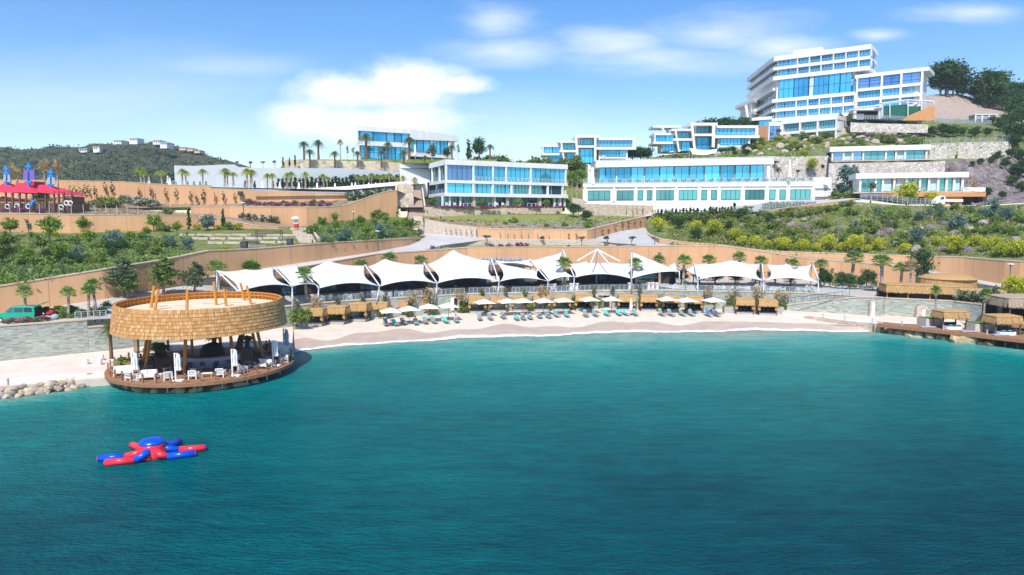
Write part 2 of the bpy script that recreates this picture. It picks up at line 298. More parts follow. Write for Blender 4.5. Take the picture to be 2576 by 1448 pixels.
# ------------------------------------------------------------------ mesh helpers
class MB:
 def __init__(s):s.v=[];s.f=[];s.uv=None
 def add(s,vs,fs):
  b=len(s.v);s.v+=[Vector(p)for p in vs];s.f+=[tuple(b+i for i in f)for f in fs];return s
 def box(s,c,sz,rz=0.0,M4=None):
  x,y,z=sz[0]/2,sz[1]/2,sz[2]/2;cs,sn=math.cos(rz),math.sin(rz)
  vs=[]
  for k in(-z,z):
   for a,b in((-x,-y),(x,-y),(x,y),(-x,y)):
    vs.append(Vector((c[0]+a*cs-b*sn,c[1]+a*sn+b*cs,c[2]+k)))
  if M4:vs=[M4@p for p in vs]
  return s.add(vs,[(0,3,2,1),(4,5,6,7),(0,1,5,4),(1,2,6,5),(2,3,7,6),(3,0,4,7)])
 def beam(s,a,b,w,h=None):
  a=Vector(a);b=Vector(b);h=h or w;d=(b-a)
  if d.length<1e-5:return s
  d.normalize();up=Vector((0,0,1))if abs(d.z)<.95 else Vector((0,1,0))
  sx=d.cross(up).normalized()*w/2;sy=sx.cross(d).normalized()*h/2
  vs=[p+i*sx+j*sy for p in(a,b)for i,j in((-1,-1),(1,-1),(1,1),(-1,1))]
  return s.add(vs,[(0,1,2,3),(7,6,5,4),(0,4,5,1),(1,5,6,2),(2,6,7,3),(3,7,4,0)])
 def tube(s,path,rad,n=8,cap=True):
  path=[Vector(p)for p in path];rs=rad if isinstance(rad,(list,tuple))else[rad]*len(path)
  b=len(s.v)
  for i,p in enumerate(path):
   d=(path[min(i+1,len(path)-1)]-path[max(i-1,0)]).normalized()
   up=Vector((0,0,1))if abs(d.z)<.9 else Vector((1,0,0))
   x=d.cross(up).normalized();y=x.cross(d).normalized()
   for k in range(n):
    t=2*math.pi*k/n;s.v.append(p+(x*math.cos(t)+y*math.sin(t))*rs[i])
  for i in range(len(path)-1):
   for k in range(n):
    k2=(k+1)%n;s.f.append((b+i*n+k,b+i*n+k2,b+(i+1)*n+k2,b+(i+1)*n+k))
  if cap:
   s.f.append(tuple(b+k for k in range(n-1,-1,-1)));s.f.append(tuple(b+(len(path)-1)*n+k for k in range(n)))
  return s
 def prism(s,poly,z0,z1):
  n=len(poly)
  z0s=z0 if isinstance(z0,(list,tuple))else[z0]*n;z1s=z1 if isinstance(z1,(list,tuple))else[z1]*n
  vs=[(p[0],p[1],z0s[i])for i,p in enumerate(poly)]+[(p[0],p[1],z1s[i])for i,p in enumerate(poly)]
  return s.add(vs,[tuple(range(n-1,-1,-1)),tuple(range(n,2*n))]+[(i,(i+1)%n,n+(i+1)%n,n+i)for i in range(n)])
 def lathe(s,prof,n=16,c=(0,0,0),wob=0.0):
  b=len(s.v)
  for r,z in prof:
   for k in range(n):
    t=2*math.pi*k/n;rr=r*(1+wob*math.sin(k*7.3+z*3))
    s.v.append(Vector((c[0]+rr*math.cos(t),c[1]+rr*math.sin(t),c[2]+z)))
  for i in range(len(prof)-1):
   for k in range(n):
    k2=(k+1)%n;s.f.append((b+i*n+k,b+i*n+k2,b+(i+1)*n+k2,b+(i+1)*n+k))
  if prof[0]==prof[-1]:return s
  if prof[0][0]>.001:s.f.append(tuple(b+k for k in range(n-1,-1,-1)))
  if prof[-1][0]>.001:s.f.append(tuple(b+(len(prof)-1)*n+k for k in range(n)))
  return s
 def build(s,name,mat,parent=None,smooth=False,solid=0.0):
  me=bpy.data.meshes.new(name)
  off=Vector((0,0,0))
  p=parent
  while p is not None:off+=p.location;p=p.parent
  me.from_pydata([v-off for v in s.v],[],s.f);me.update()
  if s.uv:
   l=me.uv_layers.new(name='UVMap')
   for poly in me.polygons:
    for li in poly.loop_indices:l.data[li].uv=s.uv[me.loops[li].vertex_index]
  me.materials.append(M[mat]if isinstance(mat,str)else mat)
  if smooth:
   for pl in me.polygons:pl.use_smooth=True
  o=bpy.data.objects.new(name,me);col.objects.link(o)
  if parent is not None:o.parent=parent
  if solid:
   md=o.modifiers.new('thickness','SOLIDIFY');md.thickness=solid
  return o
def tag(o,label=None,cat=None,group=None,kind=None):
 if label:o['label']=label
 if cat:o['category']=cat
 if group:o['group']=group
 if kind:o['kind']=kind
 return o
def thing(name,label,cat,loc=(0,0,0),group=None,rz=0):
 o=bpy.data.objects.new(name,None);col.objects.link(o);o.location=loc;o.rotation_euler=(0,0,rz);o.empty_display_size=.3
 return tag(o,label,cat,group)
def struct(name,mb,mat,**k):return tag(mb.build(name,mat,None,**k),kind='structure')
KIDS={}
def dup(root,loc,rz=0,sc=1.0,label=None,group=None):
 def cp(o,par):
  c=o.copy();col.objects.link(c)
  if par is not None:c.parent=par
  for ch in KIDS.get(o.name,()):cp(ch,c)
  return c
 if root.name not in KIDS:
  def reg(o):
   KIDS[o.name]=list(o.children)
   for c in o.children:reg(c)
  reg(root)
 r=cp(root,None);r.location=loc;r.rotation_euler=(0,0,rz)
 r.scale=(sc,sc,sc)if isinstance(sc,(int,float))else sc
 if label:r['label']=label
 if group:r['group']=group
 return r
PROTO=[]
USED=set()
def use(root,loc,rz=0,sc=1.0,label=None,group=None):
 if root.name in USED:return dup(root,loc,rz,sc,label,group)
 USED.add(root.name)
 def reg(o):
  KIDS[o.name]=list(o.children)
  for c in o.children:reg(c)
 reg(root)
 root.location=loc;root.rotation_euler=(0,0,rz);root.scale=(sc,sc,sc)if isinstance(sc,(int,float))else sc
 if label:root['label']=label
 if group:root['group']=group
 return root
ORD=['first','second','third','fourth','fifth','sixth','seventh','eighth','ninth','tenth','eleventh','twelfth','thirteenth','fourteenth','fifteenth','sixteenth','seventeenth','eighteenth','nineteenth']
TENS=['','','twenty','thirty','forty','fifty','sixty','seventy','eighty','ninety']
TENO=['','','twentieth','thirtieth','fortieth','fiftieth','sixtieth','seventieth','eightieth','ninetieth']
def ordw(i):
 i+=1
 if i<20:return ORD[i-1]
 if i>=100:return 'hundred-and-'+ordw(i-101)if i>100 else 'hundredth'
 return TENO[i//10]if i%10==0 else TENS[i//10]+'-'+ORD[i%10-1]
SERIES={}
def ser(o,desc,place,cat,group=None):
 SERIES.setdefault((desc,place),[]).append(o);o['category']=cat;o['group']=group or(desc+'s '+place)
 return o
def finish_series():
 for(desc,place),L in SERIES.items():
  L.sort(key=lambda o:proj(o.location)[0])
  for i,o in enumerate(L):
   if len(L)==1:
    o['label']=f'{desc} {place}'
    if 'group' in o:del o['group']
   elif i==0:o['label']=f'{desc} {place}, leftmost'
   elif i==len(L)-1:o['label']=f'{desc} {place}, rightmost'
   else:o['label']=f'{desc} {place}, {ordw(i)} from left'
def interp(keys,u,j):
 if u<=keys[0][0]:
  a,b=keys[0],keys[1]
 elif u>=keys[-1][0]:a,b=keys[-2],keys[-1]
 else:
  for a,b in zip(keys,keys[1:]):
   if a[0]<=u<=b[0]:break
 t=(u-a[0])/(b[0]-a[0])if b[0]!=a[0]else 0
 if u<keys[0][0]or u>keys[-1][0]:t=max(-.6,min(1.6,t));
 return a[j]+(b[j]-a[j])*t
def frange(a,b,n):return[a+(b-a)*i/n for i in range(n+1)]
TERR_V=[];TERR_F=[]
def line(keys):return lambda u:PY(u,interp(keys,u,1),interp(keys,u,2))
def loft(name,lines,us,mat,sub=6,nz=0.0,nsc=.15,terr=True,extra=None):
 mb=MB();rows=[]
 for li in range(len(lines)-1):
  ns=sub if isinstance(sub,int)else sub[li]
  for k in range(ns if li<len(lines)-2 else ns+1):
   t=k/ns;row=[]
   for u in us:
    p=lines[li](u).lerp(lines[li+1](u),t)
    edge=(li==0 and k==0)or(li==len(lines)-2 and k==ns)
    if nz and not edge:p.z+=nz*(noise.fractal(Vector((p.x*nsc,p.y*nsc,0)),.8,2.1,5))
    row.append(p)
   rows.append(row)
 n=len(us)
 for r in rows:mb.v+=r
 for i in range(len(rows)-1):
  for k in range(n-1):mb.f.append((i*n+k,i*n+k+1,(i+1)*n+k+1,(i+1)*n+k))
 if terr:
  b=len(TERR_V);TERR_V.extend(mb.v);TERR_F.extend(tuple(b+i for i in f)for f in mb.f)
 return struct(name,mb,mat,smooth=True)
BVH=[None]
def hit(u,v):
 if BVH[0]is None:BVH[0]=BVHTree.FromPolygons(TERR_V,TERR_F)
 d=ray(u,v);r=BVH[0].ray_cast(Vector((0,0,CZ)),d.normalized())
 return r[0]
def wall(name,label,pts,zb,zt,mat,th=.4,cope=None,cat='wall',uvs=True):
 """vertical wall along plan points pts; zb/zt lists"""
 mb=MB();n=len(pts);mb.uv=[]
 P=[Vector((p[0],p[1]))for p in pts]
 nr=[]
 for i in range(n):
  d=(P[min(i+1,n-1)]-P[max(i-1,0)]).normalized();nr.append(Vector((-d.y,d.x)))
 s=0
 for i in range(n):
  if i:s+=(P[i]-P[i-1]).length
  a=P[i];b=P[i]+nr[i]*th
  for(pp,z,w)in((a,zb[i],0),(a,zt[i],0),(b,zt[i],th),(b,zb[i],th)):
   mb.v.append(Vector((pp.x,pp.y,z)));mb.uv.append((s,z+w))
 for i in range(n-1):
  for k in range(4):k2=(k+1)%4;mb.f.append((4*i+k,4*i+k2,4*i+4+k2,4*i+4+k))
 mb.f.append((0,3,2,1));mb.f.append((4*n-4,4*n-3,4*n-2,4*n-1))
 if cope:
  root=thing(name,label,cat,(P[n//2].x,P[n//2].y,min(zb)))
  mb.build('wall_face',mat,root)
  cb=MB()
  for i in range(n):
   a=P[i]-nr[i]*.08;b=P[i]+nr[i]*(th+.08)
   for(pp,z)in((a,zt[i]+.003),(a,zt[i]+.14),(b,zt[i]+.14),(b,zt[i]+.003)):cb.v.append(Vector((pp.x,pp.y,z)))
  for i in range(n-1):
   for k in range(4):k2=(k+1)%4;cb.f.append((4*i+k,4*i+k2,4*i+4+k2,4*i+4+k))
  cb.f.append((0,3,2,1));cb.f.append((4*n-4,4*n-3,4*n-2,4*n-1))
  cb.build('coping',cope,root)
  return root
 o=mb.build(name,mat);return tag(o,label,cat)
 # ------------------------------------------------------------------ sea, beach, terrain
WL=[(-400,1060),(-100,1012),(0,1003),(150,985),(270,962),(450,935),(600,915),(700,897),(767,880.6),(860,872),(960,862),(1154,850.6),(1373,843),(1499,837.5),(1649,835.5),(1885,831),(2185,833.5),(2230,834),(2400,852),(2576,874),(3000,930)]
def waterline(u,z=0.0):
 v=interp(WL,u,1);return PZ(u,v,z)
shore=[waterline(u)for u in frange(-400,3000,170)]
def shore_dist(x,y):
 best=1e9
 for a,b in zip(shore,shore[1:]):
  ax,ay=a.x,a.y;dx,dy=b.x-ax,b.y-ay
  t=max(0,min(1,((x-ax)*dx+(y-ay)*dy)/(dx*dx+dy*dy)))
  best=min(best,math.hypot(x-ax-t*dx,y-ay-t*dy))
 return best
def sstep(a,b,x):
 t=max(0,min(1,(x-a)/(b-a)));return t*t*(3-2*t)
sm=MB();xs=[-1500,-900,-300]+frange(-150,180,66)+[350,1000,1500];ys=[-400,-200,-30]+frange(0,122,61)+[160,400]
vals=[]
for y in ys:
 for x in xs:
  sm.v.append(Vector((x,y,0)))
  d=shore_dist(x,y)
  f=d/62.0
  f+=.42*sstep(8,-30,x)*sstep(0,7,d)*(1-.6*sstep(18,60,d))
  f+=.34*sstep(5,85,x)*sstep(0,12,d)*(1-.6*sstep(14,55,d))  # deeper water at the right, plus near-shore shade painted into the water colour
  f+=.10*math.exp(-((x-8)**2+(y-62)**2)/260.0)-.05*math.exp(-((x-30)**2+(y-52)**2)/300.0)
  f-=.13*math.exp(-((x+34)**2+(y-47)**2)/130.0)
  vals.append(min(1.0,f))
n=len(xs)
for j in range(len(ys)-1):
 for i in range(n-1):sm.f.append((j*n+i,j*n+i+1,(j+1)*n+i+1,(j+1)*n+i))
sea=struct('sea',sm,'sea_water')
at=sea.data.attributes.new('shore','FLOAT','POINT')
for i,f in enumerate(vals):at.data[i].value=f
CF=[(600,850),(690,835),(787,821),(900,808),(1060,796),(1200,789),(1470,783),(1636,784.5),(1938,795),(2050,806),(2207,829.5),(2260,838)]
def wl_(z,back=0.0):
 def f(u):
  p=waterline(u,z);r=Vector((p.x,p.y,0)).normalized();return Vector((p.x+r.x*back,p.y+r.y*back,z))
 return f
def cfl(z):return lambda u:PZ(u,interp(CF,u,1),z-.62*sstep(1940,2190,u)*(z>.9))
def cfb(u):
 p=PZ(u,interp(CF,u,1),1.0-.62*sstep(1940,2190,u));r=Vector((p.x,p.y,0)).normalized();return Vector((p.x+r.x*9,p.y+r.y*9,1.15-.62*sstep(1940,2190,u)))
def bmid(u):
 a=wl_(0)(u);b=cfl(1.0)(u);p=a.lerp(b,.45);p.z=.62;return p
bus=frange(640,2212,80)
loft('beach',[wl_(-1.2,-9),wl_(0.0),bmid,cfl(1.0),cfb],bus,'sand',6,.035,.8)
def wet(back,z):
 def f(u):
  p=waterline(u,0);r=Vector((p.x,p.y,0)).normalized();k=1+.25*math.sin(u*.021)+.15*math.sin(u*.05+1)
  q2=bmid(u);L=math.hypot(q2.x-p.x,q2.y-p.y);t=min(.99,back*k/max(L,1));zz=.62*t
  return Vector((p.x+(q2.x-p.x)*t,p.y+(q2.y-p.y)*t,zz+z))
 return f
M['sand_wet']=None
noisy('sand_wet',[(0.25,(.44,.33,.25)),(0.7,(.56,.44,.34))],0.5,.45,detail=10,b=.3,bd=.08)
loft('wet_sand',[wet(.02,.02),wet(2.5,.05),wet(5.2,.045)],frange(700,2225,140),'sand_wet',3,0,terr=False)
fm=MB();fm.uv=[]
fus=frange(745,2215,240)
for j,(b_,z)in enumerate(((-1.5,.03),(-.7,.07),(.15,.075),(.75,.10))):
 for u in fus:
  p=waterline(u);r=Vector((p.x,p.y,0)).normalized();k=b_*(.55+.5*sstep(760,1150,u))+.45*math.sin(u*.017)+.25*math.sin(u*.043+2)+.12*math.sin(u*.11)
  fm.v.append(Vector((p.x+r.x*k,p.y+r.y*k,z+max(0,k)*.14)));fm.uv.append((u*.05,j/3))
for j in range(3):
 for i in range(len(fus)-1):a=j*len(fus)+i;fm.f.append((a,a+1,a+1+len(fus),a+len(fus)))
tag(fm.build('sea_foam','sea_foam',None,smooth=True),'white foam line of small breaking waves along the sand',kind='structure')
# --- plan of the terrace front (stone wall line): u, Y, ztop
def TFkeys():
 base=[(-400,955),(0,909),(130,897),(260,884)]
 K=[]
 for u,v in base:K.append([u,PZ(u,v,1.05).y])
 for u,v in[(500,800),(735,772),(852.6,760.6),(1068,748),(1178,741.7),(1355,738.5),(1500,733.5),(1674,733),(1760,734.6),(2035,739.6),(2155,747),(2230,752),(2400,759.6),(2520,774.6),(2950,840)]:
  K.append([u,PZ(u,v,4.0).y])
 return K
TF=TFkeys()
def tfz(u):return 4.9 if u<=212 else(4.9-.9*sstep(212,600,u))
def tf_pt(u,z,dy=0.0):
 Y=interp(TF,u,1)+dy;d=ray(u,700);return Vector((d.x/d.y*Y,Y,z))
def plan(u,Y):
 return Vector(((u-1288)/FX*Y/0.9946,Y))
PF=[(-400,1035),(0,967),(130,957),(265,945.6),(450,925),(560,908),(690,880)]
loft('promenade_paving',[lambda u:PZ(u,interp(PF,u,1),1.0)+Vector((0,0,-1.6)),lambda u:PZ(u,interp(PF,u,1),1.0),lambda u:tf_pt(u,1.12,1.0)],frange(-400,735,50),'promenade',5,.03,.5)
PR=[(1967,789),(2040,797),(2207,816),(2216,812),(2400,814),(2576,833),(2950,880)]
loft('stone_promenade',[lambda u:PZ(u,interp(PR,u,1),1.25)+Vector((0,0,-1.6)),lambda u:PZ(u,interp(PR,u,1),1.25),lambda u:tf_pt(u,1.3,1.0)],frange(1967,2950,50),'promenade',4,0.0)
# --- terrace floor
LWp=[(480,104),(620,112),(770,120),(945,133),(1110,142),(1176,145),(1419,146),(1650,147),(1809,147),(1932,143),(2032,139),(2170,134),(2282,129),(2420,124),(2576,113),(2950,100)]
def gx(u,v,Y,z):d=ray(u,v);return Vector((d.x/d.y*Y,Y,z))
TB=[(-400,76,4.6),(0,84,5.0),(137,88,5.4),(275,92,6.0),(480,104,6.6),(600,111,5.6),(700,117,4.2),(770,119.8,4.05),(1800,146.8,4.05),(2282,128.8,4.1),(2420,123.8,4.2),(2576,112.8,4.2),(2950,99.8,4.2)]
def tb(u):
 Y=interp(LWp,u,1)-.2 if u>770 else interp(TB,u,1)
 return gx(u,690,Y,interp(TB,u,2))
tus=frange(-400,2950,110)
loft('terrace_floor',[lambda u:tf_pt(u,tfz(u),.35),tb],tus,'terrace_paving',6,0)
# --- the road ramp and the planted strip
c0=[(480,704,104),(620,690,112),(770,672,120),(945,641,133),(1110,630,142),(1176,624,145),(1419,623,146),(1650,620.5,147),(1809,619.2,147),(1932,637,143),(2032,652,139),(2170,663,134),(2282,674,129),(2420,707,124),(2576,733,113),(2950,770,98)]
cR=[(480,703.5,104.2),(770,671.5,120.3),(945,640,133.4),(1060,632,140),(1111,618,148),(1216,604.5,152),(1481,606.7,153),(1606,617,150),(1660,620,148.5),(1809,619,147.6),(1932,636.7,143.6),(2282,673.5,129.6),(2420,706.5,124.5),(2576,732.5,113.5),(2950,769,98.5)]
cS=[(1095,630.5,142.5),(1111,625,147.8),(1216,618,151.8),(1481,618.5,152.8),(1606,620,149.8),(1640,620.7,147.6)]
c1=[(480,700,105),(779,656,123),(929,637,135),(1029,618,147),(1062,600,155),(1075,588,160),(1131,591.6,159),(1256,601.6,158.5),(1481,604,160),(1556,583,172),(1622,572,186),(1630,590,168),(1649,612,158),(1819,624.5,152.3),(1932,640,148),(2053,650,145),(2282,668,138),(2421,697,129),(2531,717,120),(2576,722,117),(2950,745,102)]
rus=frange(480,2950,130)
loft('road',[line(cR),line(c1)],rus,'concrete_road',5,0)
loft('garden_strip',[line([(a,b+.3,c)for a,b,c in c0 if 1095<a<1700]),line(cS)],frange(1100,1640,50),'lawn',4,.12,.6)
loft('verge',[line(c0),line(cR)],[u for u in rus if u<1100],'soil',1,0);loft('verge',[line(c0),line(cR)],[u for u in rus if u>1640],'soil',1,0)
# --- slopes at the left
W1=[(-400,72),(0,84),(137,88),(275,92),(480,105),(779,122.6),(929,135),(1029,147),(1062,154)]
W1b=[(-400,830),(0,791),(137,767),(275,749),(350,736),(480,700),(779,656),(929,637),(1029,618),(1062,602)]
W1t=[(-400,772),(0,721.6),(200,689),(375,661.5),(438,650),(525,632),(644,627),(829,612),(1000,602),(1062,598.5)]
def onplan(tv,pl,dy=0.0):
 return lambda u:PY(u,interp(tv,u,1),interp(pl,u,1)+dy)
s1=[(-400,690,100),(0,660,112),(200,645,116),(400,620,124),(470,612,128),(640,600,136),(790,600,142),(930,584,158),(1050,583,163)]
W2=[(-400,140),(0,150),(175,152),(400,158),(508,163),(644,160),(716,162),(790,172),(824,176),(879,180),(941,184),(999,187),(1069,190)]
W2b=[(-400,584),(0,583),(175,587),(400,580),(508,575),(644,576),(716,577),(766,570),(824,562),(879,556),(941,549),(999,546),(1045,552),(1069,548)]
lus=frange(-400,1069,110)
loft('garden_slope',[onplan(W1t,W1,.45),line(s1),onplan(W2b,W2)],lus,'green_ground',9,.55,.12)
W2t=[(-400,536),(0,538),(225,542),(400,543),(508,543),(560,552),(644,569),(716,573),(750,574),(766,569)]
W3p=[(-400,183),(140,186),(300,187),(425,188),(530,189),(644,190),(875,192),(999,195),(1069,200)]
W3b=[(-400,505),(140,503),(300,508),(425,514),(530,517),(644,512),(875,505),(940,500),(1069,500)]
WBp=[(480,184),(604,178),(766,172.5),(824,176),(879,180),(941,184),(999,187.5)]
WBt=[(480,522),(604,521),(766,523),(800,523),(830,522),(870,518),(905,505),(941,492),(975,482),(999,480)]
WBb=[(480,537),(604,549),(766,570),(824,562),(879,556),(941,549),(999,546)]
loft('play_terrace',[onplan(W2t,W2,.5),onplan([(-400,520),(300,524),(480,538),(604,549.5),(740,569)],[(-400,170),(300,172),(480,183.5),(604,177.8),(760,172)])],frange(-400,764,60),'soil',5,.15)
loft('upper_play_terrace',[onplan([(-400,520),(300,524),(480,522),(604,521),(766,523),(830,522),(870,518),(905,505),(941,492),(999,480),(1069,505)],[(-400,170),(300,172),(480,184.3),(604,178.4),(766,173),(824,176.5),(879,180.5),(941,184.5),(999,188),(1069,194)]),onplan(W3b,W3p)],lus,'soil',5,.25)
W3t=[(-400,452),(140,454.6),(300,458),(425,466),(529,468),(531,475),(644,478.7),(875,488),(880,482),(999,478),(1069,486)]
GWp=[(-400,215),(438,212),(588,211),(1077,209),(1100,209)]
def z_at(u,z,pl,dy=0):return gx(u,500,interp(pl,u,1)+dy,z)
PTZ=[(-400,26.4),(300,26),(530,25),(875,24.4),(1069,26.5)]
loft('pool_terrace',[lambda u:z_at(u,interp(PTZ,u,1),W3p,.3),lambda u:z_at(u,interp(PTZ,u,1)+.5,GWp)],lus,'promenade',2,0)
loft('villa_terrace',[lambda u:z_at(u,30.6,GWp,.4),lambda u:z_at(u,31.2,[(0,218),(1100,217)]),lambda u:z_at(u,31.4+3.4*(u>716),[(0,218.4),(1100,217.4)]),lambda u:z_at(u,31.4+3.7*(u>716),[(0,240),(1100,240)]),lambda u:z_at(u,24,[(0,262),(1100,262)])],frange(440,1250,40),'green_ground',3,.15)
# --- centre: lawn and the building plateau
W5p=[(1062,160.5),(1131,159),(1256,158.5),(1481,160),(1556,172),(1626,186)]
W5t=[(1062,550),(1069,551.6),(1131,564),(1194,571.6),(1231,576.7),(1356,578),(1481,580),(1556,560.5),(1626,545.5)]
W5b=[(1062,586),(1131,591.6),(1256,601.6),(1481,604),(1556,583),(1626,571.6)]
l1=[(1062,549.5,168),(1131,557,167),(1231,561,167),(1356,563.5,167),(1481,566,171),(1556,556,179),(1626,545,189)]
l2=[(1062,544,185),(1100,546,184),(1200,541,185),(1430,538,189),(1500,541,193),(1640,545,197)]
cus=frange(1062,1640,60)
loft('flower_bank',[onplan(W5t,W5p,.4),line(l1)],cus,'soil',5,.2,.3)
loft('lawn',[line(l1),line(l2)],cus,'lawn',5,.08,.2)
loft('building_plateau',[lambda u:gx(u,520,interp(l2,u,2)+.4,19.45),lambda u:gx(u,520,213,19.6),lambda u:gx(u,500,222,27),lambda u:gx(u,480,236,34.6),lambda u:gx(u,480,262,33)],frange(1000,1660,50),'green_ground',4,.3)
loft('path_ground',[line([(1040,598,154.5),(1062,597,155.5),(1110,592,160)]),line([(1040,545,184),(1062,545,184),(1110,548,184)])],frange(1040,1110,10),'stone_beige',4,0)
# --- right slope
W6p=[(1622,186),(1630,168),(1659,158),(1819,152.5),(1932,148.2),(2053,145.2),(2282,138.2),(2421,129.2),(2531,120.2),(2576,117.2),(2950,102.2)]
W6t=[(1622,572),(1626,583),(1632,592),(1659,602),(1740,612),(1819,618),(1932,633),(2053,637),(2282,644.5),(2421,648),(2531,657),(2576,659.5),(2950,672)]
d1=[(1622,560,187),(1700,578,172),(1800,575,166),(1932,582,163),(2100,578,158),(2300,575,152),(2576,575,142),(2950,580,130)]
D_=[(1622,548,190),(1750,545,181),(1916,538,172),(2053,520,170),(2152,508,166),(2260,517,164.5),(2450,521,162),(2576,513,158),(2950,495,150)]
rs=frange(1622,2950,110)
loft('rocky_slope',[onplan(W6t,W6p,.45),line(d1),line(D_)],rs,'rocky_ground',10,.9,.13)
E_=[(1622,535,198),(1916,503,196.5),(2053,501,196),(2140,497,188),(2260,513,173),(2440,517,172.4),(2500,500,176),(2576,460,190),(2950,440,190)]
Db=[(1622,547,190.2),(1750,544,181.2),(1916,532,172.5),(2053,514.6,170.5),(2152,501.5,166.5),(2260,515,165),(2450,519,162.4),(2576,511,158.4),(2950,490,151)]
loft('upper_road',[line(Db),line(E_)],[u for u in rs if u<2462],'concrete_road',4,.0);loft('rock_ground',[line(Db),line(E_)],[u for u in rs if u>2440],'rock_face',5,1.6,.2)
F_=[(1622,500,214.3),(1932,480,215),(2086,480,214.8),(2092,485,204.9),(2378,480,204.3),(2400,450,196),(2440,425,196),(2500,415,202),(2576,400,212),(2950,380,214)]
G_=[(1622,430,214.5),(1932,396,215.2),(2086,394,215),(2092,411,205),(2345,408,204.5),(2420,405,208),(2500,408,210),(2576,382,220),(2950,360,222)]
loft('rock_bank',[line(E_),line(F_),line(G_)],frange(1622,2950,190),'rock_face',[8,9],2.4,.17)
Ht=[(1622,412,232),(1932,385,226),(2085,379,226),(2200,372,222.6),(2345,364.5,222.6),(2545,359.5,222.6),(2576,355,226),(2950,340,226)]
Hb=[(1622,425,218),(1932,392,218),(2085,390,217),(2092,409,216),(2345,403,221.95),(2420,400,222),(2545,398,222),(2576,375,222),(2950,355,224)]
I_=[(1622,400,240),(1880,372,244),(1940,352,247),(2100,330,247),(2150,306,251),(2330,298,256),(2450,302,262),(2576,318,255),(2950,310,255)]
loft('upper_hillside',[line(G_),line(Hb),line(Ht),line(I_)],rs,'rocky_ground',[2,3,8],.6,.13)
I2=[(1622,402,262),(1880,360,262),(2100,340,262),(2150,300,260),(2330,296,258.5),(2450,294,266),(2576,305,262),(2950,290,262)]
J_=[(1622,425,320),(1880,335,300),(2100,330,300),(2300,250,288),(2340,240,284),(2380,236,286),(2450,246,292),(2576,255,300),(2950,240,300)]
K2=[(1622,470,420),(2950,330,420)]
loft('hotel_hillside',[line(I_),line(I2),line(J_),line(K2)],rs,'scree',[2,6,3],.7,.11)
# --- far hill
cr=[(-400,384,520),(-150,380,520),(0,375.8,520),(150,372,520),(175,367,520),(225,361,520),(290,361,520),(338,359.5,520),(425,366.5,520),(513,384,520),(583,407,520),(640,425,520),(760,450,520),(1000,470,520)]
loft('far_hill',[lambda u:PY(u,505,215)+Vector((0,0,-3)),lambda u:PY(u,interp([(-400,470),(650,470),(1000,480)],u,1),330),lambda u:PY(u,interp(cr,u,1)*.45+470*.55,430),line(cr),lambda u:PY(u,interp(cr,u,1)+25,640)],frange(-400,1000,160),'far_hill',9,4.5,.02)
base=MB();base.add([(-1500,235,-.5),(1500,235,-.5),(1500,900,-.5),(-1500,900,-.5)],[(0,1,2,3)]);struct('land_base',base,'far_hill')
# ------------------------------------------------------------------ walls
def mkwall(name,label,us,planf,tv,bv,mat,th=.45,cope='coping',extra=-.6):
 P=[];zb=[];zt=[]
 for u in us:
  Y=interp(planf,u,1);t=PY(u,interp(tv,u,1),Y);b=PY(u,interp(bv,u,1),Y)if bv else None
  P.append((t.x,Y));zt.append(t.z);zb.append((b.z if b else t.z-2)+extra)
 return wall(name,label,P,zb,zt,mat,th,cope)
WLBL={}
mkwall('retaining_wall','long curving orange rendered wall climbing beside the road behind the green van',frange(-400,1060,60),W1,W1t,W1b,'orange_render')
mkwall('retaining_wall','orange rendered wall below the red-roofed play ship fence',frange(-400,750,46),W2,W2t,W2b,'orange_render')
mkwall('retaining_wall','long high orange wall with climbing plants below the palm pool terrace',[-400,0,140,300,425,480,529,531,600,644,760,875],W3p,W3t,W3b,'orange_render')
mkwall('retaining_wall','orange wall under the purple flower bed, rising diagonally at its right end',frange(480,999,50),WBp,WBt,WBb,'orange_render')
LWt=[(a,b)for a,b,c in c0]
def zlw(u):return 3.6
P=[];zt=[]
for u in frange(560,2300,90):
 Y=interp(c0,u,2);t=PY(u,interp(c0,u,1),Y);P.append((t.x,Y-.45));zt.append(t.z+.05)
wall('retaining_wall','long orange wall directly behind the white tensile canopies',P,[3.6]*len(P),zt,'orange_render',.45,'coping')
mkwall('retaining_wall','curved orange wall with young climbers below the lawn',frange(1200,1626,40),W5p,W5t,W5b,'orange_render')
mkwall('stone_retaining_wall','beige stone wall curving from the stair path below the lawn',frange(1068,1199,14),W5p,W5t,W5b,'stone_beige',.45,None)
mkwall('retaining_wall','orange wall along the foot of the yellow-flowering slope',[1622,1626,1632,1640,1659,1700]+frange(1740,2950,60),W6p,W6t,c1,'orange_render')
def mkw(name,label,keys,mat,th=.45,cope=None,nsub=6):
 """keys: (u, vtop, vbase, Y)"""
 P=[];zb=[];zt=[]
 for a,b in zip(keys,keys[1:]+[None]):
  m_=nsub if b else 1
  for k in range(m_):
   t=k/m_
   kk=[a[i]+((b[i]-a[i])*t if b else 0)for i in range(4)]
   T=PY(kk[0],kk[1],kk[3]);B=PY(kk[0],kk[2],kk[3]);P.append((T.x,T.y));zt.append(T.z);zb.append(B.z-.4)
 return wall(name,label,P,zb,zt,mat,th,cope)
mkw('kerb_wall','low pink-beige stone kerb wall between the planted strip and the road',[(1111,618,622,147.9),(1150,609,620,150.5),(1216,604,618.5,151.9),(1481,606.2,619,152.9),(1560,611,620,151.5),(1606,616.5,621,149.9),(1640,619.5,622,148)],'stone_beige',.35)
mkw('retaining_wall','orange wall carrying the service road beside the white restaurant building',[(1916,533,541,172),(2053,515,527,170),(2100,509,519,168),(2152,502,509,166)],'orange_render',.4,'coping')
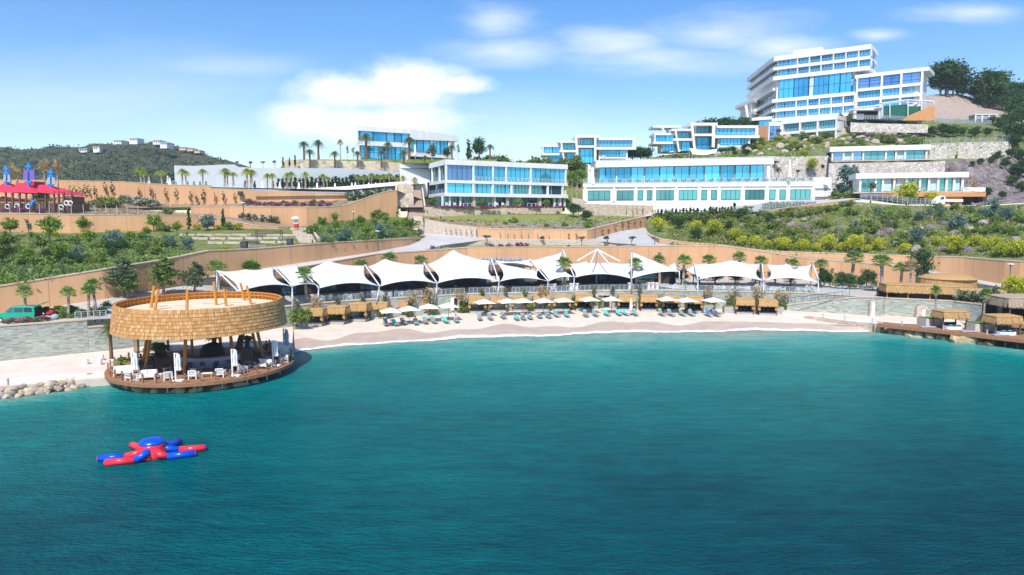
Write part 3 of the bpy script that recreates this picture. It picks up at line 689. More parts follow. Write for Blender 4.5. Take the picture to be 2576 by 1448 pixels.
mkw('pale_wall','tall smooth pale grey wall behind the palm pool terrace',[(438,417,482,212),(490,418,482,212),(560,414.8,484,211.5),(588,414.6,484,211.3),(600,421,484,211.2),(644,423,485,211),(800,424,488,210),(860,424,488,210),(979,431.5,488,209.5),(1077,432.8,490,209)],'pale_wall',.5)
mkw('white_wall','low white stepped wall behind the pool loungers',[(640,483,488,200),(700,480,488,200),(780,475,488,200),(880,468.5,490,200),(955,462,490,200),(1010,457,492,201),(1075,452,492,203)],'white_render',.3)
mkw('stone_retaining_wall','warm rubble stone wall below the palm-fronted villa',[(716,403,450,216),(810,404,450,216),(950,407,450,216),(1080,414,450,216)],'rubble_warm',.6)
mkw('stone_retaining_wall','warm rubble stone wall beside the pink stairway',[(999,480,522,189),(1001,462,522,190),(1030,462,524,190),(1040,470,528,190)],'rubble_warm',.6)
mkw('stone_retaining_wall','pink-beige masonry base wall under the three-storey hotel block',[(1066,521,550,184.3),(1200,521,544,186),(1330,522,541,187.4),(1415,522.5,541,189)],'beige_masonry',.4)
mkw('stone_retaining_wall','beige masonry wall with climbers left of the white building skirt',[(1456,512,528,192),(1500,514,541,192),(1560,516,546,193),(1651,518,552,194)],'beige_masonry',.4)
mkw('stone_retaining_wall','short pale stone wall between the two big white buildings',[(1440,498,516,195),(1470,503,522,195.5)],'stone_beige',.4)
mkw('stone_retaining_wall','long white rubble wall below the upper glass pavilion',[(2086,411.5,492,204),(2200,410,492,203.6),(2345,408,492,203.4),(2378,405,470,203.4)],'rubble_white',.6)
mkw('stone_retaining_wall','white rubble wall behind the restaurant terrace parasol',[(1930,394,480,214.2),(2000,395,480,214),(2084,393,480,213.6)],'rubble_white',.6)
mkw('stone_retaining_wall','high white rubble wall beside the upper glass pavilion, under the mesh fence',[(2340,361,412,221.8),(2440,358.5,416,221.8),(2545,355.5,410,221.8)],'rubble_white',.7)
mkw('forecourt_wall','pale stone wall holding the hotel forecourt above the boulder slope',[(2140,309,330,232),(2200,311,330,229.5),(2335,314,332,229)],'rubble_white',.5)
def slatewall(label,u0,u1,name='terrace_wall',zt=None,zb=.6,dy=0,n=24):
 P=[];T=[]
 for u in frange(u0,u1,n):
  p=tf_pt(u,0,dy);P.append((p.x,p.y));T.append((zt or tfz)(u)+.05)
 return wall(name,label,P,[zb]*len(P),T,'slate_cladding',.35,'coping')
slatewall('grey-green slate-clad wall behind the pale walkway left of the round pavilion',-400,212)
slatewall('lower step of the grey-green slate-clad wall just behind the round pavilion',212.5,735,zt=lambda u:4.0)
slatewall('long curved slate-clad wall behind the thatched beach cabanas',735.5,1674)
slatewall('slate-clad wall beside the handrail ramp at the right end of the beach',1674.5,2229)
slatewall('slate-clad wall behind the timber deck with planter palms',2229.5,2522)
mkw('stone_parapet','low dry-stone edge below the right promenade at the end of the beach',[(1965,789,800,110.9),(2040,797,809,106.7),(2130,807.5,821,102.6),(2214,816.5,838,98.9)],'beige_masonry',.5)
# ------------------------------------------------------------------ buildings
def tpar(A,B,u,v=480):
 d=ray(u,v);k=d.x/d.y
 return(k*A.y-A.x)/((B.x-A.x)-k*(B.y-A.y))
def lerp2(A,B,t):return Vector((A.x+(B.x-A.x)*t,A.y+(B.y-A.y)*t))
def outn(A,B):
 d=Vector((B.x-A.x,B.y-A.y)).normalized();return Vector((d.y,-d.x))
def window(root,A,B,z0,z1,n,glass,rec=.3,rows=1,fw=.09,frame='dark_frame',name='window'):
 """frame with mullions (part) holding its pane (sub-part), between plan points A and B"""
 nn=outn(A,B);a=Vector((A.x,A.y))-nn*rec;b=Vector((B.x,B.y))-nn*rec
 f=MB();
 def P(t,z,o=0):p=a+(b-a)*t-nn*o;return(p.x,p.y,z)
 f.beam(P(0,z0+fw/2),P(1,z0+fw/2),fw*1.2,fw);f.beam(P(0,z1-fw/2),P(1,z1-fw/2),fw*1.2,fw)
 L=(b-a).length
 for i in range(n+1):
  t=(fw/2+(L-fw)*i/n)/L;f.beam(P(t,z0+fw),P(t,z1-fw),fw,fw*1.2)
 for r in range(1,rows):
  z=z0+(z1-z0)*r/rows;f.beam(P(0,z),P(1,z),fw,fw*.8)
 o=f.build(name,frame,root)
 p=MB();p.add([P(0,z0,.05),P(1,z0,.05),P(1,z1,.05),P(0,z1,.05),P(0,z0,.1),P(1,z0,.1),P(1,z1,.1),P(0,z1,.1)],[(0,1,2,3),(7,6,5,4),(0,4,5,1),(1,5,6,2),(2,6,7,3),(3,7,4,0)])
 p.build('pane',glass,o)
 return o
def facade(root,A,B,z0,z1,zoom,spec,glass='glass_azure',rec=.3,rows=1,v=480,fins=False):
 v=proj(((A.x+B.x)/2,(A.y+B.y)/2,(z0+z1)/2))[1]
 for s in spec:
  g=s[3]if len(s)>3 else glass
  ta,tb_=(tpar(A,B,q(zoom,s[0],0)[0],v),tpar(A,B,q(zoom,s[1],0)[0],v))
  window(root,lerp2(A,B,ta),lerp2(A,B,tb_),z0,z1,s[2],g,rec,rows)
def back(A,B,d):
 n=outn(A,B);return[Vector((B.x,B.y))-n*d,Vector((A.x,A.y))-n*d]
def slab(root,name,pts,z0,z1,mat='white_render'):
 m=MB();m.prism([(p.x,p.y)for p in pts],z0,z1);return m.build(name,mat,root)
def off(A,B,o,e0=0,e1=0):
 n=outn(A,B);d=Vector((B.x-A.x,B.y-A.y)).normalized()
 return Vector((A.x,A.y))+n*o-d*e0,Vector((B.x,B.y))+n*o+d*e1
def columns(root,A,B,z0,z1,zoom,xs,w=.5,d=.5,rec=.0,mat='white_render'):
 n=outn(A,B);dd=Vector((B.x-A.x,B.y-A.y)).normalized()
 vv=proj(((A.x+B.x)/2,(A.y+B.y)/2,(z0+z1)/2))[1]
 for x in xs:
  t=tpar(A,B,q(zoom,x,0)[0],vv);p=lerp2(A,B,t)-n*(rec+d/2)
  m=MB();m.box((p.x,p.y,(z0+z1)/2),(w,d,z1-z0),math.atan2(dd.y,dd.x));m.build('column',mat,root)
def rail(root,A,B,z,h=1.0,n=8,glass=True,post='steel',o=.1):
 a,b=off(A,B,-o);L=(b-a).length
 f=MB()
 for i in range(n+1):
  p=a+(b-a)*(i/n);f.beam((p.x,p.y,z),(p.x,p.y,z+h),.06)
 f.beam((a.x,a.y,z+h),(b.x,b.y,z+h),.06);r=f.build('railing',post,root)
 if glass:
  g=MB();nn=outn(A,B);c=a-nn*.03;d=b-nn*.03
  g.add([(a.x,a.y,z+.05),(b.x,b.y,z+.05),(b.x,b.y,z+h-.08),(a.x,a.y,z+h-.08),(c.x,c.y,z+.05),(d.x,d.y,z+.05),(d.x,d.y,z+h-.08),(c.x,c.y,z+h-.08)],[(0,1,2,3),(7,6,5,4),(0,4,5,1),(3,2,6,7)])
  g.build('glass_panel','rail_glass',r)
 return r
def mit(C,Lp,Rp,o):
 a,b=outn(Lp,C),outn(C,Rp);h=(a+b).normalized();return Vector((C.x,C.y))+h*(o/max(.4,h.dot(a)))
def bthing(name,label,A,z):return thing(name,label,'building',(A.x,A.y,z))
# --- three-storey hotel block
C1=PY(*q('C',455,425),188);zr=C1.z;R1_=PZ(*q('C',1680,478),zr);L1=PZ(*q('C',258,478),zr)
b1=bthing('hotel_block','white three-storey block of wide glazed floors above the oval lawn',C1,zr-13.5)
nb=back(C1,R1_,14)
def poly1(o,lo=0):
 a,b=off(C1,R1_,o,0,.3);l0,l1=off(L1,C1,o,.3,0)
 c=mit(C1,L1,R1_,o)
 return[l0,c,b,nb[0],nb[1]+Vector((-8,2))]
zl=[zr-d for d in(0,1.4,5.5,6.35,8.95,9.95,12.75)]
slab(b1,'roof',poly1(0),zl[1],zl[0]);slab(b1,'floor_slab',poly1(0),zl[3],zl[2]);slab(b1,'floor_slab',poly1(0.25),zl[5],zl[4])
slab(b1,'wall',poly1(-.75),zl[2],zl[1]+.0,'white_render');slab(b1,'wall',poly1(-.75),zl[4],zl[3],'white_render');slab(b1,'wall',poly1(-1.6),zl[6]-1.2,zl[5],'white_render')
facade(b1,C1,R1_,zl[2],zl[1],'C',[(482,733,5,'glass_violet'),(750,930,4),(945,1062,2),(1078,1310,5),(1325,1665,7)],rec=.55)
facade(b1,C1,R1_,zl[4],zl[3],'C',[(482,733,3),(750,782,1),(788,930,3),(950,1065,3),(1070,1110,1),(1135,1165,1),(1170,1300,4,'glass_teal'),(1325,1435,3,'glass_teal'),(1442,1480,1,'glass_dark'),(1505,1530,1,'glass_teal'),(1538,1630,2,'glass_dark'),(1650,1662,1)],rec=.55)
facade(b1,C1,R1_,zl[6],zl[5],'C',[(375,430,1,'glass_dark'),(440,495,1,'glass_teal'),(525,610,2,'glass_dark'),(625,733,3,'glass_dark'),(760,945,3,'glass_dark'),(990,1080,2,'glass_dark'),(1110,1185,2,'glass_dark'),(1240,1400,2,'glass_dark'),(1430,1560,3,'glass_dark'),(1575,1610,1,'glass_dark'),(1640,1662,1,'glass_dark')],rec=1.4)
facade(b1,L1,C1,zl[2],zl[1],'C',[(285,305,1,'glass_teal'),(320,380,2,'glass_teal'),(393,452,2,'glass_teal')],rec=.55)
facade(b1,L1,C1,zl[4],zl[3],'C',[(290,380,2,'glass_teal'),(385,450,2,'glass_dark')],rec=.55)
columns(b1,C1,R1_,zl[2],zl[1],'C',[468,741,938,1070,1318,1670],.55,.5,.1);columns(b1,C1,R1_,zl[4],zl[3],'C',[468,741,936,1124,1312,1490,1640],.6,.5,.1)
columns(b1,C1,R1_,zl[6],zl[5],'C',[437,510,617,965,1085,1565,1625,1668],.45,.5,.5);columns(b1,C1,R1_,zl[6],zl[5],'C',[752,1090,1215,1418],.8,.6,.4,'stone_beige')
columns(b1,L1,C1,zl[2],zl[1],'C',[312,386],.45,.5,.1)
A_,B_=lerp2(C1,R1_,tpar(C1,R1_,q('C',755,0)[0])),lerp2(C1,R1_,.985)
rail(b1,A_,B_,zl[2],1.05,26,True,'white_metal',.05);rail(b1,Vector((L1.x,L1.y)),lerp2(L1,C1,.97),zl[4],1.0,6,True,'steel',.05)
# --- long white restaurant building
C2=PY(*q('D',360,440),203);zr=C2.z;R2_=PZ(*q('D',2130,402),zr);L2=PZ(*q('D',305,478),zr)
LA=PY(*q('D',232,667),197);LB=PZ(*q('D',2562,650),LA.z);zt2=LA.z
b2=bthing('restaurant_building','long white building with a full-width blue glass storey over square ground-floor windows',LA,zt2-8)
nb=back(C2,R2_,12)
def poly2(o,e=.4):
 a,b=off(C2,R2_,o,0,e);l0,_=off(L2,C2,o,.3,0);c=mit(C2,L2,R2_,o)
 return[l0,c,b,nb[0],nb[1]+Vector((-4,2))]
slab(b2,'roof',poly2(0,.6),zr-1.9,zr);slab(b2,'parapet_cap',poly2(.12,.7),zr+.003,zr+.15,'white_metal')
slab(b2,'wall',poly2(-2.0,-2.2),zt2,zr-1.9,'white_render')
facade(b2,C2,R2_,zt2+.2,zr-1.95,'D',[(385,445,1),(450,555,2),(572,705,2),(710,838,2),(850,995,2),(1000,1140,2),(1148,1295,2),(1302,1445,2),(1453,1605,2),(1612,1757,2),(1765,1910,2),(1917,2050,2)],rec=1.7,glass='glass_azure')
columns(b2,C2,R2_,zt2,zr-1.9,'D',[325,2095],.8,.6,.4)
nb2=back(LA,LB,11.5);lowp=[Vector((LA.x,LA.y)),Vector((LB.x,LB.y))]+nb2
d=outn(LA,LB)
slab(b2,'floor_slab',[lowp[0]+d*.35,lowp[1]+d*.35,nb2[0],nb2[1]],zt2-1.15,zt2)
slab(b2,'parapet_cap',[lowp[0]+d*.45,lowp[1]+d*.45,nb2[0],nb2[1]],zt2+.003,zt2+.12,'white_metal')
slab(b2,'wall',lowp,zt2-5.2,zt2-1.15)
facade(b2,LA,LB,zt2-4.75,zt2-2.05,'D',[(280,505,4,'glass_teal'),(570,740,3,'glass_teal'),(780,837,1,'glass_teal'),(872,928,1,'glass_teal'),(967,1145,4,'glass_teal'),(1193,1378,4,'glass_teal'),(1420,1478,1,'glass_teal'),(1516,1577,1,'glass_teal'),(1620,1812,4,'glass_teal'),(1860,2055,4,'glass_teal'),(2102,2165,1,'glass_teal'),(2205,2268,1,'glass_teal'),(2315,2517,4,'glass_teal')],rec=-.14)
columns(b2,LA,LB,zt2-5.2,zt2-1.15,'D',[255,543,762,948,1168,1400,1598,1835,2078,2290,2545],.7,.25,-.25)
ta,tb2=tpar(LA,LB,q('D',970,0)[0]),tpar(LA,LB,q('D',2330,0)[0])
a,b=lerp2(LA,LB,ta),lerp2(LA,LB,tb2);a=a+d*.1;b=b+d*.1
slab(b2,'plinth',[a,b,b-d*3,a-d*3],zt2-11.5,zt2-5.2)
slab(b2,'plinth',[lowp[0],a,a-d*3,lowp[0]-d*3],zt2-7.6,zt2-5.2)
rail(b2,*off(LA,LB,.1),zt2+.12,1.1,40,True,'steel',.2)
# --- palm-fronted villa on the stone wall
V0=PY(*q('B',1175,88),224);zr=V0.z;V1=PZ(*q('B',1712,122),zr);V2=PY(*q('B',2202,200),244)
v=bthing('villa','white two-storey villa with blue glazing behind date palms, far left hilltop',V0,zr-11)
bk=back(V0,V1,11);bk[1]=Vector((V0.x+3.2,V0.y+10))
def q3(o):a,b=off(V0,V1,o);return[a,b,bk[0],bk[1]]
slab(v,'roof',q3(0),zr-1.5,zr);slab(v,'floor_slab',q3(0),zr-6.1,zr-4.6);slab(v,'wall',q3(-.8),zr-4.6,zr-1.5);slab(v,'wall',q3(-1.2),zr-11,zr-6.1)
facade(v,V0,V1,zr-4.6,zr-1.5,'B',[(1195,1208,1),(1213,1340,1),(1346,1475,1),(1481,1555,1),(1560,1627,1),(1633,1703,1)],rec=.5,rows=1)
facade(v,V0,V1,zr-10.2,zr-6.1,'B',[(1220,1300,2),(1306,1450,3),(1456,1570,3),(1576,1670,2)],rec=.9,rows=2)
bk2=back(V1,V2,10);z2=V2.z
m=MB();o_=outn(V1,V2);p4=[Vector((V1.x,V1.y)),Vector((V2.x,V2.y)),bk2[0],bk2[1]]
m.prism([(p.x,p.y)for p in p4],[zr-3.4,z2-1.5,z2-1.5,zr-3.4],[zr-.003,z2+.3,z2+.3,zr-.003]);m.build('roof','white_render',v)
w4=[p4[0]-o_*.9,lerp2(V1,V2,.93)-o_*.9,bk2[0],bk2[1]]
slab(v,'wall',w4,zr-11,z2-1.2)
facade(v,V1,V2,zr-7.2,zr-3.45,'B',[(1718,1785,1),(1788,1852,1),(1855,1920,1)],rec=.6)
facade(v,V1,V2,zr-7.6,z2-1.55,'B',[(1952,2020,2),(2024,2097,2)],rec=.6)
slab(v,'floor_slab',[p4[0],lerp2(V1,V2,.9),bk2[0],bk2[1]],zr-8.9,zr-7.9)
facade(v,V1,V2,zr-10.9,zr-8.95,'B',[(1718,1850,3),(1860,2040,4)],rec=.6,glass='glass_dark')
columns(v,V1,V2,zr-11,z2-1.3,'B',[1935,2112],.8,.5,.3)
# --- stepped hillside villas (masses given as front rectangles at their own depth)
def rmass(root,name,zoom,x0,y0,x1,y1,Y,dep,mat='white_render',lean=0):
 a=PY(*q(zoom,x0,y0),Y);b=PY(*q(zoom,x1,y1),Y)
 m=MB();m.prism([(a.x,Y),(b.x,Y),(b.x,Y+dep),(a.x,Y+dep)],b.z,a.z);return m.build(name,mat,root)
def rwin(root,zoom,x0,y0,x1,y1,Y,n,glass='glass_azure',rows=1,rec=.0):
 a=PY(*q(zoom,x0,y0),Y);b=PY(*q(zoom,x1,y1),Y)
 return window(root,Vector((a.x,Y)),Vector((b.x,Y)),b.z,a.z,n,glass,rec,rows)
def hill_villa(zoom,X,Yd,label,third):
 fx=lambda x:X[0]+(x-1430)*X[1];fy=lambda y:X[2]+(y-180)*X[3]
 a=PY(*q(zoom,fx(1435),fy(450)),Yd);v=bthing('hillside_villa',label,a,a.z)
 def r(name,x0,y0,x1,y1,dy,dep,mat='white_render'):rmass(v,name,zoom,fx(x0),fy(y0),fx(x1),fy(y1),Yd+dy,dep,mat)
 def w(x0,y0,x1,y1,dy,n,g='glass_azure',rows=1):rwin(v,zoom,fx(x0),fy(y0),fx(x1),fy(y1),Yd+dy,n,g,rows)
 r('roof',1433,278,1618,300,.6,9);r('floor_slab',1425,362,1640,385,.4,9);r('wall',1440,300,1612,362,1.6,7);r('wall',1500,385,1640,462,1.6,7)
 w(1450,300,1530,361,1.2,3);w(1533,300,1610,361,1.2,2);w(1505,386,1640,455,1.2,5);r('column',1433,300,1444,362,.6,1)
 r('roof',1588,238,1764,258,-.6,10);r('wall',1640,258,1764,455,1.5,7);w(1642,272,1757,328,1.0,3,'glass_teal');r('floor_slab',1604,332,1768,354,-.7,10);w(1678,362,1760,455,1.0,2)
 m=MB();p0=PY(*q(zoom,fx(1622),fy(258)),Yd-.3);p1=PY(*q(zoom,fx(1652),fy(462)),Yd-.3);m.beam(p0,p1,.55,.6);m.build('leaning_column','white_render',v)
 r('roof',1757,180,1998,206,-1.2,11);r('wall',1800,206,1965,455,1.6,8)
 m=MB();p0=PY(*q(zoom,fx(1768),fy(206)),Yd-.9);p1=PY(*q(zoom,fx(1792),fy(452)),Yd-.9);m.beam(p0,p1,.8,.7);m.build('leaning_column','white_render',v)
 r('column',1953,206,1972,455,-1.2,.8);w(1812,218,1952,282,1.3,4,'glass_teal');r('floor_slab',1775,286,1975,308,-1.1,10);w(1812,318,1952,462,1.2,3,'glass_azure',2)
 r('roof',1973,206,2360,232,.2,9);r('floor_slab',1976,302,2374,328,.0,9);r('wall',1976,232,2345,302,1.5,7);r('wall',2000,328,2290,435,1.5,7);r('column',2338,232,2362,302,.2,8.5)
 w(1980,235,2120,301,1.1,4,'glass_azure');w(2124,235,2335,301,1.1,5);w(2022,332,2205,396,1.1,6);w(2208,332,2270,396,1.1,2);r('column',2272,328,2285,435,.8,.8);r('parapet',2010,400,2270,418,.7,.3);w(2012,419,2270,436,1.2,5,'glass_teal')
 a_=PY(*q(zoom,fx(1980),fy(302)),Yd+.3);b_=PY(*q(zoom,fx(2336),fy(302)),Yd+.3)
 rail(v,Vector((a_.x,a_.y)),Vector((b_.x,b_.y)),a_.z,.95,10,True,'steel',0)
 if third:
  r('roof',1420,205,1665,226,3,8);m=MB();p0=PY(*q(zoom,fx(1500),fy(226)),Yd+3.3);p1=PY(*q(zoom,fx(1530),fy(280)),Yd+3.3);m.beam(p0,p1,.5,.5);m.build('leaning_column','white_render',v)
  w(1540,240,1665,276,4.5,5,'glass_teal')
 return v
hill_villa('C',(1430,1,180,1),240,'white stepped villa with leaning columns, left one of the hillside pair',False)
hill_villa('D',(945,1.125,57,1.04),238,'white stepped villa with leaning columns beside the foot of the tall hotel',True)
# --- tall hotel
H0=PY(*q('F',562,200),262);zr=H0.z;H1=PZ(*q('F',1347,98),zr);HL=PZ(*q('F',345,372),zr);H2=PZ(*q('F',1402,160),zr)
h=bthing('hotel_tower','tall white multi-storey hotel with bands of blue balconies on the hilltop',H0,zr-34)
on=outn(H0,H1);dd=Vector((H1.x-H0.x,H1.y-H0.y)).normalized()
tcut=tpar(H0,H1,q('F',1218,0)[0],200);HC=lerp2(H0,H1,tcut)
def hp(o,full,eo=0):
 r_=Vector((H1.x,H1.y))if full else HC
 c=mit(H0,HL,H1,o)
 l0=Vector((HL.x,HL.y))+outn(HL,H0)*o
 return[l0,c,r_+on*o+dd*eo,*(([Vector((H2.x,H2.y))]if o>-1 else[r_-on*4+dd*eo])if full else[r_-on*13,c-on*14+dd*6]),l0+Vector((10,4))]
zz=[zr-d_ for d_ in(0,1.65,3.95,5.0,7.3,8.7,15.6,16.8,19.2,20.3,22.7,23.9,25.6,26.6,34)]
slab(h,'roof',hp(0,True,0),zz[1],zz[0])
slab(h,'roof_plant',[lerp2(H0,H1,.2)-on*2,lerp2(H0,H1,.5)-on*2,lerp2(H0,H1,.5)-on*9,lerp2(H0,H1,.2)-on*9],zr+.003,zr+1.6)
slab(h,'floor_slab',hp(0,True),zz[3],zz[2]);slab(h,'floor_slab',hp(0,True),zz[5],zz[4]);slab(h,'floor_slab',hp(0,False),zz[7],zz[6])
slab(h,'floor_slab',hp(0,False),zz[9],zz[8]);slab(h,'floor_slab',hp(0,False),zz[11],zz[10]);slab(h,'floor_slab',hp(.3,False),zz[13],zz[12])
for a_,b_,full in((2,1,True),(4,3,True),(6,5,False),(8,7,False),(10,9,False),(12,11,False),(14,13,False)):
 slab(h,'wall',hp(-1.7,full,-.3),zz[a_],zz[b_])
bays8=[(595,672,2),(674,745,2),(760,843,3),(853,933,3),(948,1033,3),(1047,1134,3),(1146,1237,3),(1248,1337,3)]
bays4=[(587,640,2),(645,735,3),(745,828,3),(838,920,3),(932,1017,3),(1028,1113,3),(1125,1205,3)]
facade(h,H0,H1,zz[2],zz[1],'F',bays8,rec=1.35,v=200);facade(h,H0,H1,zz[4],zz[3],'F',bays8,rec=1.35,v=200)
facade(h,H0,H1,zz[8],zz[7],'F',bays4,rec=1.35,v=300);facade(h,H0,H1,zz[10],zz[9],'F',bays4,rec=1.35,v=300);facade(h,H0,H1,zz[12],zz[11],'F',[(555,640,3),(650,728,3),(740,820,3),(832,915,3),(925,1012,3),(1022,1110,3),(1120,1200,3)],rec=1.35,v=300)
facade(h,H0,H1,zz[6],zz[5],'F',[(600,720,3),(722,838,3),(880,1000,3),(1002,1090,2),(1093,1185,2)],rec=.5,rows=2,v=250)
window(h,lerp2(H0,H1,tpar(H0,H1,q('F',838,0)[0],250)),lerp2(H0,H1,tpar(H0,H1,q('F',880,0)[0],250)),zz[6],zz[5],1,'curtain',.5,2)
window(h,lerp2(H0,H1,tpar(H0,H1,q('F',1187,0)[0],250)),lerp2(H0,H1,tpar(H0,H1,q('F',1216,0)[0],250)),zz[6],zz[6]+4.0,1,'glass_azure',.5,1)
for lo,hi_,xs_ in((2,1,[752,848,940,1040,1140,1242,1342]),(4,3,[752,848,940,1040,1140,1242,1342]),(8,7,[741,833,926,1022,1119,1210]),(10,9,[741,833,926,1022,1119,1210]),(12,11,[645,734,826,920,1017,1115])):
 columns(h,H0,H1,zz[lo],zz[hi_],'F',xs_,.35,1.4,.12)
for lo,hi_ in((2,1),(4,3),(6,5),(8,7),(10,9)):
 for k in range(7):
  window(h,lerp2(HL,H0,.03+k*.135),lerp2(HL,H0,.03+(k+.9)*.135),zz[lo],min(zz[hi_],zz[lo]+2.6),2,'glass_teal',1.3)
 rail(h,Vector((HL.x,HL.y)),lerp2(HL,H0,.96),zz[lo],1.0,12,True,'steel',.1)
slab(h,'floor_slab',[Vector((HL.x,HL.y)),Vector((H0.x,H0.y)),lerp2(H0,H1,.02)-on*1.6,Vector((HL.x,HL.y))+Vector((2,1))],zz[5]-3.6,zz[5]-2.6)
for lo,hi_ in((2,1),(4,3)):rail(h,lerp2(H0,H1,.02),lerp2(H0,H1,.99),zz[lo],.95,30,True,'steel',.15)
for lo in(8,10):rail(h,lerp2(H0,H1,.02),lerp2(H0,H1,tcut),zz[lo],.95,24,True,'steel',.15)
e=Vector((H1.x,H1.y));e2=Vector((H2.x,H2.y))
for lo,hi_ in((2,1),(4,3)):window(h,e+(e2-e)*.1,e+(e2-e)*.45,zz[lo],zz[hi_],1,'glass_azure',-.1)
m=MB();p0=PY(*q('F',250,600),300);p1=PY(*q('F',395,570),280)
slab(h,'terrace_wing',[Vector((p0.x,p0.y)),Vector((p1.x,p1.y)),Vector((p1.x+6,p1.y+8)),Vector((p0.x+6,p0.y+8))],p0.z-1.2,p0.z)
slab(h,'wall',[Vector((p0.x+3,p0.y+2)),Vector((p1.x,p1.y+2)),Vector((p1.x+6,p1.y+8)),Vector((p0.x+6,p0.y+8))],p0.z-9,p0.z-1.2)
slab(h,'terrace_wing',[Vector((p0.x+1.5,p0.y)),Vector((p1.x,p1.y)),Vector((p1.x+6,p1.y+8)),Vector((p0.x+6,p0.y+8))],p0.z-6,p0.z-4.8)
m.beam(PY(*q('F',335,590),284),PY(*q('F',350,690),284),1.0,.6);m.build('leaning_column','white_render',h)
P0=PY(*q('F',622,716),251);zp=P0.z;P1=PZ(*q('F',1080,672),zp)
slab(h,'podium_roof',[Vector((P0.x,P0.y)),Vector((P1.x,P1.y))]+back(P0,P1,14),zp-1.3,zp)
slab(h,'podium_slab',[Vector((P0.x,P0.y)),Vector((P1.x,P1.y))]+back(P0,P1,12),zp-5.0,zp-4.1)
slab(h,'wall',[p for p in off(P0,P1,-1.5,-.2,-.2)]+back(P0,P1,11),zp-8.8,zp-1.3)
facade(h,P0,P1,zp-4.1,zp-1.35,'F',[(648,752,5,'glass_teal'),(785,893,5,'glass_teal'),(927,1040,5,'glass_teal')],rec=1.2,v=320)
facade(h,P0,P1,zp-7.4,zp-5.05,'F',[(638,750,5,'glass_teal'),(775,870,4,'glass_dark')],rec=1.2,v=320)
columns(h,P0,P1,zp-8.8,zp-1.3,'F',[628,768,910,1060],.6,.8,.05)
rail(h,Vector((P0.x,P0.y)),lerp2(P0,P1,.95),zp-4.1,.9,14,True,'steel',.1)
S0=PY(*q('F',522,738),251.5);S1=PY(*q('F',625,722),251.2)
slab(h,'stair_tower',[Vector((S0.x,S0.y)),Vector((S1.x,S1.y)),Vector((S1.x,S1.y+9)),Vector((S0.x,S0.y+9))],zp-9,zp-.5)
window(h,Vector((S0.x+.4,S0.y)),Vector((S1.x-.5,S1.y)),zp-7.6,zp-1.8,3,'glass_violet',-.12,4)
slab(h,'orange_wall',[Vector((S0.x-4.5,S0.y+1)),Vector((S0.x,S0.y+1)),Vector((S0.x,S0.y+6)),Vector((S0.x-4.5,S0.y+6))],zp-8,zp-1.8,'orange_render')
G0=PY(*q('F',385,740),258);G1=PY(*q('F',548,690),254)
slab(h,'podium_slab',[Vector((G0.x,G0.y)),Vector((G1.x,G1.y)),Vector((G1.x,G1.y+8)),Vector((G0.x,G0.y+8))],zp+.9,zp+2.0)
window(h,lerp2(G0,G1,.35),lerp2(G0,G1,.97),zp-1.6,zp+.9,6,'glass_azure',.3)
A=PY(*q('F',1215,350),246.5);zw=A.z;B=PZ(*q('F',1815,280),zw);wb=back(A,B,12)
hw=bthing('hotel_wing','white three-storey wing with large square windows joined to the right of the tall hotel',A,zw-14)
slab(hw,'roof',[Vector((A.x,A.y)),Vector((B.x,B.y))]+wb,zw-1.25,zw)
Bw=lerp2(A,B,tpar(A,B,q('F',1752,0)[0],200))
wd=[Vector((A.x,A.y)),Bw]+back(A,Bw,11.9)
def wo(o):n_=outn(A,B);return[wd[0]+n_*o,wd[1]+n_*o,wd[2],wd[3]]
slab(hw,'floor_slab',wo(0),zw-5.8,zw-4.8);slab(hw,'floor_slab',wo(0),zw-9.3,zw-8.2);slab(hw,'floor_slab',wo(0),zw-13.2,zw-11.8)
for a_,b_ in((4.8,1.25),(8.2,5.8),(11.8,9.3),(15,13.2)):slab(hw,'wall',wo(-1.3),zw-a_,zw-b_)
facade(hw,A,B,zw-4.8,zw-1.3,'F',[(1240,1328,1,'glass_violet'),(1330,1418,1,'glass_violet'),(1437,1572,2,'glass_violet'),(1592,1738,2,'glass_violet')],rec=.5,rows=3,v=220)
facade(hw,A,B,zw-8.2,zw-5.8,'F',[(1247,1410,6),(1432,1565,4),(1590,1625,1),(1643,1680,1)],rec=1.0,v=250);facade(hw,A,B,zw-11.8,zw-9.3,'F',[(1247,1410,6),(1432,1562,4),(1586,1625,1),(1638,1678,1)],rec=1.0,v=280)
columns(hw,A,B,zw-14,zw-1.3,'F',[1226,1425,1580,1746],.7,1.2,.05)
rail(hw,lerp2(A,B,.03),lerp2(A,B,.88),zw-8.2,.9,20,True,'steel',.1)
pg=thing('pergola','white steel pergola frame in front of the hotel wing with green netting','pergola',PY(*q('F',1640,690),230))
m=MB();pp=[PY(*q('F',x,y),230)for x,y in((1210,612),(1432,590),(1430,575),(1640,548),(1850,560))]
for a_,b_ in((0,1),(2,3),(3,4)):
 m.beam(pp[a_],pp[b_],.3);m.beam(pp[a_]+Vector((0,4,0)),pp[b_]+Vector((0,4,0)),.3)
 for k in range(9):c_=pp[a_].lerp(pp[b_],k/8);m.beam(c_,c_+Vector((0,4,0)),.15)
m.build('pergola_frame','white_metal',pg)
for x,y0,y1 in((1437,590,690),(1495,575,688),(1640,550,690),(1850,560,600),(1750,556,640)):
 m=MB();m.beam(PY(*q('F',x,y0),230),PY(*q('F',x,y1),230),.25);m.build('post','white_metal',pg)
m=MB();a_=PY(*q('F',1440,600),230.6);b_=PY(*q('F',1640,585),231);c_=PY(*q('F',1640,692),231);d_=PY(*q('F',1440,690),230.6)
m.add([a_,b_,c_,d_]+[p+Vector((0,.15,0))for p in(a_,b_,c_,d_)],[(3,2,1,0),(4,5,6,7),(0,1,5,4),(2,3,7,6)]);m.build('netting','green_mesh',pg)
